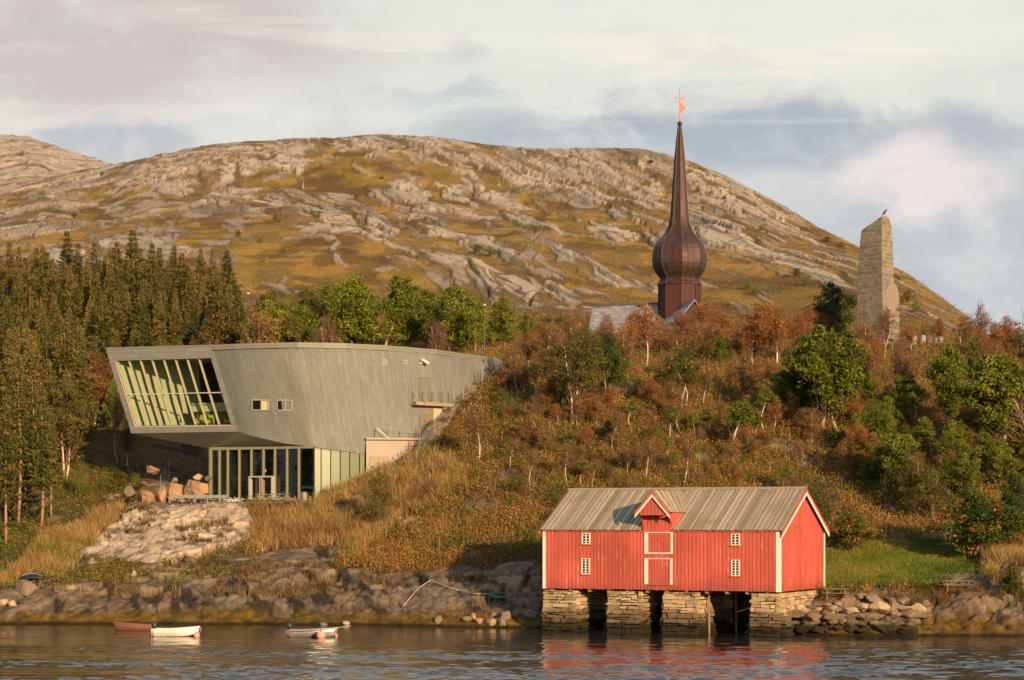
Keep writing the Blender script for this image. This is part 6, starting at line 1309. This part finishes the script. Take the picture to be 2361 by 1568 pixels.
# the hedge of green trees behind the museum
G_ = 'green trees behind the museum'
for k_, px, top, lb, wx in (('yellow', 598, 668, 'yellow green birch right beside the left mast', .8), ('olive', 622, 662, 'grey olive birch right of the yellow birch', .8), ('yellow', 680, 676, 'slim yellow green tree left of the tall green trees', .8), ('olive', 718, 655, 'olive tree leaning on the left end of the green row', .8), ('green', 655, 690, 'low green tree between the yellow birch and the tall green trees', .8), ('green', 700, 690, 'olive green tree at the left foot of the tall green trees', .8), ('green', 765, 632, 'tall bright green tree at the left end of the green row', 1.0), ('green', 832, 626, 'full green tree second from the left in the green row', 1.0), ('yellow', 895, 700, 'yellow green tree standing in front of the green row', 1.25), ('green', 925, 628, 'tallest green tree in the middle of the green row', .95), ('green', 985, 655, 'dense green tree right of the tallest one', 1.0), ('green', 1045, 640, 'round topped green tree above the museum roof curve', 1.0), ('green', 1095, 672, 'green tree directly left of the right mast', 1.0), ('green', 1165, 676, 'wide green tree at the right end of the green row', 1.05), ('green', 1212, 716, 'small green tree behind the tail of the museum', .8), ('dark', 800, 690, 'dark green tree in the shade between the tall ones', .6), ('dark', 1010, 700, 'dark green tree behind the bare birch', .6), ('bare', 1003, 732, 'leafless pale birch rising above the museum roof edge', .9), ('bare', 758, 715, 'leafless birch with pale stems before the green row', .8), ('barestem', 610, 690, 'slender white birch stem before the yellow green birch', 1.0), ('yellow', 640, 735, 'low yellow green bush tree above the museum roof', 1.0), ('olive', 690, 720, 'olive birch above the middle of the museum roof', .8), ('olive', 510, 735, 'olive green birch at the right edge of the spruces', .8), ('brown', 500, 700, 'dull brown birch at the right edge of the spruces', .8), ('green', 1130, 745, 'green bush tree above the tail of the museum roof', .8)):
    T(k_, px, 800, top, lb, 'tree', None if 'birch' in lb else G_, wx, Y=268 + (px * 7 % 23) if k_ not in ('barestem', 'bare') else 262)
# individually placed trees on the slope
for a in (
 ('olive', 1318, 978, 765, 'spreading olive birch with forked white trunk on the middle slope', 1.0), ('dark', 1405, 925, 762, 'dark green tree right of the forked olive birch', .62),
 ('rusttwo', 1492, 846, 688, 'reddish birch with two tall white trunks in front of the church', .9), ('rowantree', 1576, 948, 795, 'orange green rowan tree with forked pale trunk below the church', 1.0),
 ('rust', 1562, 800, 712, 'rust birch covering the foot of the church tower', 1.0), ('rust', 1622, 800, 690, 'bright rust birch right of the church gable', 1.25), ('rust', 1660, 822, 705, 'rust birch between the church and the green sapling', 1.0), ('greentall', 1658, 862, 768, 'narrow green tree in front of the rust birches', .9),
 ('rust', 1738, 850, 692, 'dark rust birch on the ridge halfway between church and monument', 1.2), ('rust', 1790, 852, 690, 'rust birch with white trunk left of the dark green tree', 1.1), ('rust', 1838, 840, 715, 'orange rust birch touching the dark green tree', .9), ('brown', 1715, 925, 795, 'brown birch with leaning white trunk below the ridge', 1.0),
 ('dark', 1925, 790, 645, 'large dark green tree left of the monument', .92), ('greentall', 1843, 985, 795, 'slim bright green tree with pale stem right of the brown birch', 1.0), ('greentall', 1893, 1000, 735, 'tall bright green tree, left one of the pair below the monument', 1.1), ('greentall', 1935, 1000, 760, 'tall bright green tree, right one of the pair below the monument', 1.1), ('rowan', 1955, 850, 748, 'small red and yellow rowan at the left foot of the monument', .7),
 ('rust', 1994, 915, 770, 'slender rust birch with white trunk at the foot of the monument', .8), ('bare', 2040, 830, 700, 'leafless reddish birch in front of the monument', .8), ('bare', 2072, 945, 765, 'birch with crooked white trunk right below the monument', .9), ('rust', 2012, 850, 775, 'low rust birch before the monument base', .9), ('rust', 2100, 812, 745, 'rust birch just right of the monument', .9), ('rust', 2168, 800, 728, 'rust birch above the stone pillars', .9, 288), ('brown', 2130, 795, 735, 'brown birch behind the stone pillars', .8, 288),
 ('green', 2188, 982, 785, 'broad bright green tree with pale forked trunk below the stone pillars', 1.0), ('bare', 2262, 818, 690, 'leafless pink birch standing against the sky at the ridge end', .8), ('rust', 2300, 830, 735, 'rust birch right of the leafless pink birch', .9), ('rust', 2325, 830, 722, 'pinkish rust birch at the ridge end', .7), ('olivebush', 2345, 850, 750, 'olive bush at the right end of the ridge', 1.2), ('green', 2250, 860, 770, 'olive green tree on the ridge above the right green tree', .8),
 ('greentall', 2300, 1060, 805, 'tall green tree with thin pale trunk near the right edge', 1.2), ('greentall', 2345, 1065, 800, 'tall green tree at the right edge of the slope', 1.2), ('yellow', 2355, 1010, 870, 'yellow green sapling at the right edge', .9),
 ('greenstem', 1697, 1062, 915, 'bright green sapling with long bare stem above the boathouse roof', 1.5), ('greenstem', 1767, 1000, 885, 'small green sapling on a thin stem left of the slim green tree', 1.0), ('greenstem', 1632, 1010, 935, 'light green sapling left of the long stemmed one', 1.1), ('greenstem', 1545, 1015, 935, 'dark green sapling in the middle of the slope', 1.2), ('greenbush', 1325, 1045, 985, 'fresh green bush at the foot of the forked olive birch', .8), ('greenbush', 2045, 1010, 905, 'yellow green bush below the monument slope', .7),
 ('rustbush', 1980, 1095, 968, 'round rust red bush above the right end of the boathouse', 1.0), ('rustbush', 1800, 985, 920, 'small rust bush between the saplings', 1.0), ('barestem', 1103, 1072, 928, 'gnarled white birch beside the wire fence right of the museum', 1.3), ('barestem', 1232, 930, 840, 'curved white birch stem inside the wire fence', 1.0), ('barestem', 1192, 905, 815, 'thin white birch stem at the tail of the museum', 1.0),
 ('barestem', 1412, 1045, 935, 'bent white birch stem in the middle of the slope', 1.0), ('barestem', 1575, 1120, 990, 'white birch stem leaning left above the boathouse dormer', 1.0), ('barestem', 1310, 1120, 1010, 'thin white birch stem above the left roof corner', 1.0), ('barestem', 1490, 1120, 1000, 'pale forked birch stem above the dormer', 1.0), ('barestem', 2075, 950, 850, 'short white birch stem left of the broad green tree', .8),
 ('brown', 1180, 880, 780, 'brown birch at the right end of the museum roof', 1.0), ('rust', 1215, 860, 760, 'rust birch just beyond the museum tail', 1.0), ('brown', 1262, 875, 735, 'tall brown birch left of the olive birch', 1.1), ('rust', 1250, 810, 735, 'orange brown birch right of the green row', 1.1), ('brown', 1320, 830, 728, 'brown birch behind the olive birch', 1.1), ('bare', 1390, 820, 735, 'leafless pinkish birch before the church roof', 1.0), ('olive', 1345, 870, 745, 'grey olive birch below the church roof', .9), ('brown', 1440, 850, 755, 'brown birch left of the two trunked birch', .9),
 ('olivebush', 870, 1222, 1070, 'airy olive green sapling in front of the pink annex', .62), ('olivebush', 2150, 1205, 1062, 'large olive bush behind the right meadow', 1.0), ('olivebush', 2085, 1180, 1030, 'olive bush left of the largest one behind the meadow', .9), ('greentall', 2062, 1160, 985, 'green tree with hidden stem left of the olive bushes', 1.3), ('green', 2225, 1170, 1010, 'dark olive tree right of the olive bushes', .9), ('olivebush', 1888, 1215, 1090, 'dark olive bush directly behind the boathouse gable', 1.0), ('dark', 2340, 1205, 1085, 'dark green bush tree at the lower right edge', .8), ('green', 2300, 1130, 1000, 'mid green tree above the large rowan', 1.0),
 ('rowan', 1962, 1275, 1172, 'small rowan bush with orange berries right of the boathouse', 1.2), ('rowan', 2248, 1288, 1128, 'large rowan bush full of orange berries on the meadow edge', 1.25), ('rowan', 2352, 1255, 1155, 'red brown rowan bush at the right edge', 1.0), ('rowan', 2335, 1375, 1290, 'small yellowing rowan bush above the shore rocks at the right edge', .6),
 ('olive', 148, 1108, 865, 'old olive birch with twisted pale trunk in the clearing at left', .85), ('rust', 217, 985, 800, 'thin rust birch left of the prow', .9), ('green', 262, 1000, 868, 'dark green tree half behind the prow', .6), ('bare', 294, 1078, 960, 'forked pale trunk under the prow', .8), ('barestem', 271, 1070, 900, 'straight thin stem under the left edge of the prow', .7), ('rowan', 265, 1130, 1078, 'yellow leaved bush in the clearing under the prow', 1.3), ('greenbush', 240, 1135, 1090, 'green bush in the clearing under the prow', 1.2), ('greenbush', 180, 1140, 1080, 'fresh green bush right of the twisted birch', 1.0),
): T(a[0], a[1], a[2], a[3], a[4], wx=a[5] if len(a) > 5 else 1.0, Y=a[6] if len(a) > 6 else None)
# spruce wood on the left, row behind row
RS = random.Random(11)
for px, py, top, lb in ((14, 1255, 905, 'spruce with bare orange trunk closest to the left edge'), (42, 1208, 812, 'tall spruce with bare trunk, second from the left edge'), (96, 1216, 880, 'spruce with bare trunk beside the grassy slope'), (118, 1190, 930, 'slender spruce just behind the one beside the grassy slope')):
    by_pix('spruce_tree', SPF[cnt.setdefault('f', 0) % 3], px, py, top, lb, 'tree', None, .95); cnt['f'] += 1
for Yq, x0, x1, st, t0 in [(a_[0], a_[1] - 150, a_[2], a_[3], a_[4]) for a_ in ((212, -60, 70, 44, 880), (222, -50, 100, 42, 850), (234, -70, 170, 38, 800), (246, -60, 215, 36, 760), (258, -70, 240, 34, 720), (268, -50, 500, 33, 720), (278, -60, 560, 30, 690), (288, -70, 585, 29, 655), (298, -60, 580, 28, 625), (308, -70, 575, 27, 600), (318, -60, 560, 27, 585), (328, -60, 540, 27, 568))]:
    px = x0 + RS.uniform(0, 15)
    while px < x1:
        tp = t0 + RS.uniform(-42, 60) + max(0, px - 380) * .30; pr_ = RS.choice(SP)
        by_pix('spruce_tree', pr_, px, 0, tp, 'spruce in the dense dark wood covering the left hillside', 'tree', 'spruces of the wood on the left', RS.uniform(1.05, 1.5), Y=Yq + RS.uniform(-4, 4)); px += st * 1.12 * RS.uniform(.7, 1.3)
for px, tp, lb in ((505, 640, 'spruce at the inner edge of the wood, right of the tallest tips'), (528, 652, 'narrow spruce next to the last one of the wood'), (552, 662, 'last spruce of the wood, just left of the left mast'), (575, 700, 'small spruce at the foot of the left mast')):
    by_pix('spruce_tree', SP[px % 7], px, 0, tp, lb, 'tree', None, 1.2, Y=272)
# scrub: birches and bushes scattered over the slope
def okpt(c_, r_): return rockm[r_, c_] < .4 and flat[r_, c_] < .2 and lawn[r_, c_] < .2
LBL = {'yellow': 'yellow green birch sapling on the autumn slope', 'green': 'mid green tree in the thicket on the right slope', 'greentall': 'slender green tree in the thicket on the right slope', 'brown': 'brown leaved birch scrub on the slope behind the boathouse', 'rust': 'rust coloured birch scrub on the slope behind the boathouse', 'brownbush': 'low brown bush on the autumn slope', 'rustbush': 'low rust bush on the autumn slope', 'greenbush': 'low green bush on the autumn slope', 'olivebush': 'low olive bush on the autumn slope', 'greenstem': 'small green sapling on the autumn slope', 'barestem': 'thin pale birch stem on the autumn slope'}
for k_, n_, reg, hpx in (('brown', 26, (1180, 2340, 800, 1010), (60, 100)), ('rust', 12, (1200, 2330, 790, 1000), (55, 95)), ('brownbush', 110, (960, 2340, 880, 1230), (22, 50)), ('rustbush', 34, (1100, 2340, 860, 1200), (25, 52)), ('greenbush', 44, (1000, 2340, 930, 1200), (20, 45)), ('olivebush', 50, (1050, 2350, 880, 1210), (24, 60)), ('green', 12, (1960, 2400, 960, 1150), (70, 110)), ('greentall', 10, (1750, 2400, 900, 1100), (80, 130)), ('brown', 30, (1180, 2340, 950, 1150), (55, 90)), ('rust', 6, (1180, 2340, 930, 1130), (50, 85)), ('yellow', 9, (1250, 2340, 900, 1130), (45, 80)), ('greenstem', 16, (1300, 2340, 920, 1150), (50, 90)), ('barestem', 26, (1150, 2340, 850, 1130), (50, 95)), ('olivebush', 14, (1980, 2400, 1000, 1180), (45, 85)), ('brown', 12, (2380, 2620, 820, 1050), (60, 95)), ('green', 8, (2380, 2620, 850, 1150), (70, 110)), ('olivebush', 12, (2380, 2620, 900, 1200), (30, 60)), ('brown', 10, (1150, 2000, 780, 830), (60, 95)), ('rust', 12, (1700, 2330, 780, 860), (50, 80)), ('greenbush', 8, (40, 330, 1060, 1150), (20, 40)), ('brownbush', 10, (20, 330, 960, 1180), (22, 40))):
    j = 0
    while j < n_:
        px = RS.uniform(reg[0], reg[1]); py = RS.uniform(reg[2], reg[3])
        if px < 1250 and py < 1150 and px < 1250 - (1150 - py) * 0 and (px < 1000 + (1000 - py) * .6) and reg[0] > 900: j += 0; 
        if px < np.interp(py, [800, 850, 900, 960, 1020, 1080, 1150], [1250, 1190, 1110, 1050, 1010, 960, 860]) and reg[0] > 900: continue
        if reg[0] < 900 and px > 330: continue
        if 2035 < px < 2195 and py < 870: continue
        j += 1; hh_ = RS.uniform(*hpx); lb = LBL[k_] if reg[0] > 900 else 'low bush in the clearing between spruces and museum'
        T(k_, px, py, py - hh_, lb, 'tree', lb + 's' if False else 'scrub: ' + lb, RS.uniform(.85, 1.3))
# green bushes dotted over the open fell
for i, (px, py, h_, wx) in enumerate(((1100, 585, 26, 1.6), (1130, 590, 24, 1.8), (1000, 585, 18, 1.4), (1500, 378, 12, 2.2), (1610, 445, 18, 1.2), (1640, 452, 16, 1.4), (1670, 465, 16, 1.3), (1755, 535, 20, 1.3), (1452, 497, 24, .9), (1905, 560, 18, 1.6), (1940, 570, 16, 1.4), (1860, 660, 34, 1.1), (1835, 640, 26, 1.2), (1745, 680, 30, 1.2), (1725, 668, 22, 1.2), (550, 548, 22, 1.0), (600, 560, 16, 1.2), (735, 497, 14, 1.3), (170, 502, 14, 1.4), (98, 450, 14, 1.6), (900, 345, 8, 3.0), (2090, 700, 34, 1.2), (2110, 720, 30, 1.2), (980, 510, 14, 1.6), (880, 415, 10, 2.0), (655, 580, 18, 1.2))):
    T('greenbush' if i % 3 else 'olivebush', px, py, py - h_, 'low green bush dotted on the open rocky fell', 'shrub', 'bushes on the open fell', wx, name='shrub')
for px, py in ((2072, 655), (2000, 590)): pass
# ---------------- ground cover, nobody could count it ----------------
gcm = bpy.data.materials.new('ground_cover'); gcm.use_nodes = True; t = NT(gcm.node_tree); b = t.n['Principled BSDF']; b.inputs['Roughness'].default_value = .7; b.inputs['Specular IOR Level'].default_value = .15
a = t.node('ShaderNodeVertexColor'); a.layer_name = 'Col'; t.l.new(a.outputs[0], b.inputs['Base Color']); tr = t.node('ShaderNodeBsdfTranslucent'); t.l.new(a.outputs[0], tr.inputs[0]); mx = t.node('ShaderNodeMixShader'); mx.inputs[0].default_value = .25
t.l.new(b.outputs[0], mx.inputs[1]); t.l.new(tr.outputs[0], mx.inputs[2]); t.l.new(mx.outputs[0], t.n['Material Output'].inputs[0])
GPf = HY - F * (GZ - HC) / GY
def scatter(n, mask):
    """points spread evenly over the picture of the terrain where mask is set"""
    w_ = mask * np.abs(np.gradient(GPf, axis=0)).clip(.15, 4) * (np.gradient(U) * np.where((U < -350) | (U > 2750), .12, 1.0))[None, :]; cdf = np.cumsum(w_.ravel()); k_ = np.searchsorted(cdf, rng.random(n) * cdf[-1]); r_, c_ = np.unravel_index(k_, GPf.shape); r_ = np.minimum(r_, NR - 2); c_ = np.minimum(c_, NC - 2)
    fr_ = rng.random(n); fc = rng.random(n); g = lambda A: (A[r_, c_] * (1 - fr_) + A[r_ + 1, c_] * fr_) * (1 - fc) + (A[r_, c_ + 1] * (1 - fr_) + A[r_ + 1, c_ + 1] * fr_) * fc
    return np.stack([g(GX), g(GY), g(GZ)], -1), g(np.ascontiguousarray(GU)), g(GP)
def cover(name, label, n, mask, h, wblade, k, spread, colf, lean=.35, leafy=False, origin=(0, 200, 5)):
    Pg, u_, p_ = scatter(n, mask); col_ = colf(Pg, u_, p_); hh_ = h * (.45 + .9 * rng.random(n)) * (.6 + .8 * fbm(Pg[:, 0] / 3, Pg[:, 1] / 3, 3, 77)); m_ = n * k
    Pk = np.repeat(Pg, k, 0) + np.stack([rng.normal(size=m_) * spread, rng.normal(size=m_) * spread, -.05 * np.ones(m_)], -1); hk = np.repeat(hh_, k) * (.6 + .6 * rng.random(m_)); ck = np.repeat(col_, k, 0) * (.6 + .8 * rng.random((m_, 1)))
    if leafy:
        Pc = Pk + np.stack([0 * hk, 0 * hk, hk * rng.random(m_)], -1); V, Fq, _ = leafquads(Pc, np.full(m_, wblade), np.zeros(m_), rng); cc_ = np.repeat(ck, 4, 0)
        o = np_mesh(name, V, Fq, gcm, col=cc_, origin=origin)
    else:
        ang = rng.random(m_) * 6.28; dx = np.cos(ang)[:, None] * np.array([[1, 0, 0]]) + np.sin(ang)[:, None] * np.array([[0, 1, 0]]); tip = Pk + np.stack([rng.normal(size=m_) * lean * hk, rng.normal(size=m_) * lean * hk, hk], -1)
        wv_ = wblade * (.6 + .8 * rng.random(m_))[:, None]; V = np.stack([Pk - dx * wv_, Pk + dx * wv_, tip], 1).reshape(-1, 3)
        o = np_mesh(name, V, np.arange(3 * m_).reshape(m_, 3), gcm, col=np.repeat(ck, 3, 0), origin=origin)
    return tag(o, label, name.replace('_', ' '), None, 'stuff')
vegok = (rockm < .5) & (GS > 3.6) & (GS < 10.6) & (flat < .3)
museum_zone = (GU > 320) & (GU < 850) & (GS > 7.0) & (GS < 9.5)
straw_m = (inpoly(GU + wob * 80, GP, [(590, 1290), (575, 1200), (700, 1165), (860, 1110), (960, 1050), (1060, 1090), (1000, 1180), (900, 1240), (800, 1290)]) | inpoly(GU + wob * 80, GP, [(-300, 1400), (20, 1330), (100, 1240), (240, 1190), (300, 1170), (230, 1250), (150, 1330)]) | ((GU > 2270) & (GS < 5.6))) & vegok
lawn_m = (lawn > .4) & vegok
slope_m = vegok & ~straw_m & ~lawn_m & ~museum_zone & (GU > 560)
left_m = vegok & ~straw_m & (GU <= 560) & ~museum_zone
mixn = lambda P, s, sd: fbm(P[:, 0] / s, P[:, 1] / s, 4, sd)[:, None]
def pick(P, cols, s, sd, jit=.28):
    n_ = np.clip((mixn(P, s, sd)[:, 0] - .5) * 2.6 + .5 + rng.normal(size=len(P)) * jit, 0, .999) * (len(cols) - 1); i = n_.astype(int); f = (n_ - i)[:, None]; C_ = np.array(cols); return C_[i] * (1 - f) + C_[i + 1] * f
CB_ = [(.09, .12, .018), (.20, .19, .03), (.22, .11, .034), (.38, .18, .048), (.52, .28, .07), (.36, .14, .042), (.46, .25, .058), (.24, .13, .04), (.36, .28, .042), (.12, .14, .022)]
cover('undergrowth', 'rust and brown heather and meadowsweet covering the slope above the boathouse', 92000, slope_m, 1.0, .075, 8, .26, lambda P, u, p: pick(P, CB_, 5.5, 501), leafy=True)
cover('dry_stalks', 'upright brown withered stalks among the heather on the slope', 11000, slope_m, 1.0, .035, 5, .20, lambda P, u, p: pick(P, [(.18, .09, .035), (.34, .17, .06), (.42, .24, .09), (.24, .14, .04)], 4, 511), lean=.14)
cover('straw_grass', 'tall straw coloured grass on the slope below the museum', 26000, straw_m, .95, .032, 7, .16, lambda P, u, p: pick(P, [(.18, .17, .035), (.34, .23, .07), (.46, .30, .11), (.50, .31, .115), (.26, .14, .055)], 5, 521), lean=.28)
cover('green_grass', 'green and yellow grass and herbs at the foot of the spruces', 22000, left_m & (GS < 8.5), .7, .07, 6, .22, lambda P, u, p: pick(P, [(.07, .11, .016), (.17, .18, .026), (.34, .27, .04), (.22, .11, .035), (.10, .14, .02)], 5, 531), leafy=True)
cover('forest_litter', 'dark brown litter and moss under the spruces', 9000, left_m & (GS >= 8.5), .4, .10, 4, .3, lambda P, u, p: pick(P, [(.10, .055, .022), (.17, .09, .032), (.08, .085, .018)], 5, 541), leafy=True)
cover('meadow_grass', 'short green grass of the meadow right of the boathouse', 24000, lawn_m, .22, .035, 5, .12, lambda P, u, p: pick(P, [(.09, .14, .018), (.16, .20, .026), (.22, .24, .036), (.29, .22, .05)], 4, 551), lean=.4)
cover('shore_herbs', 'straw and green herbs growing in the cracks of the shore rocks', 5000, (GS > 3.3) & (GS < 8) & (rockm >= .5) & (fbm(GX / 2.5, GY / 2.5 + GZ, 4, 571) > .60) & (GZ > 2.0), .5, .035, 6, .15, lambda P, u, p: pick(P, [(.10, .08, .02), (.24, .15, .05), (.15, .08, .03)], 4, 561), lean=.25)
cover('fell_grass', 'ochre grass and heather between the rock slabs of the fell', 40000, (GS > 10.4) & (GS < 14) & (fr < .4), .3, .10, 5, .5, lambda P, u, p: pick(P, [(.21, .14, .03), (.31, .185, .04), (.37, .215, .046), (.19, .09, .032), (.18, .14, .028)], 12, 581), leafy=True)
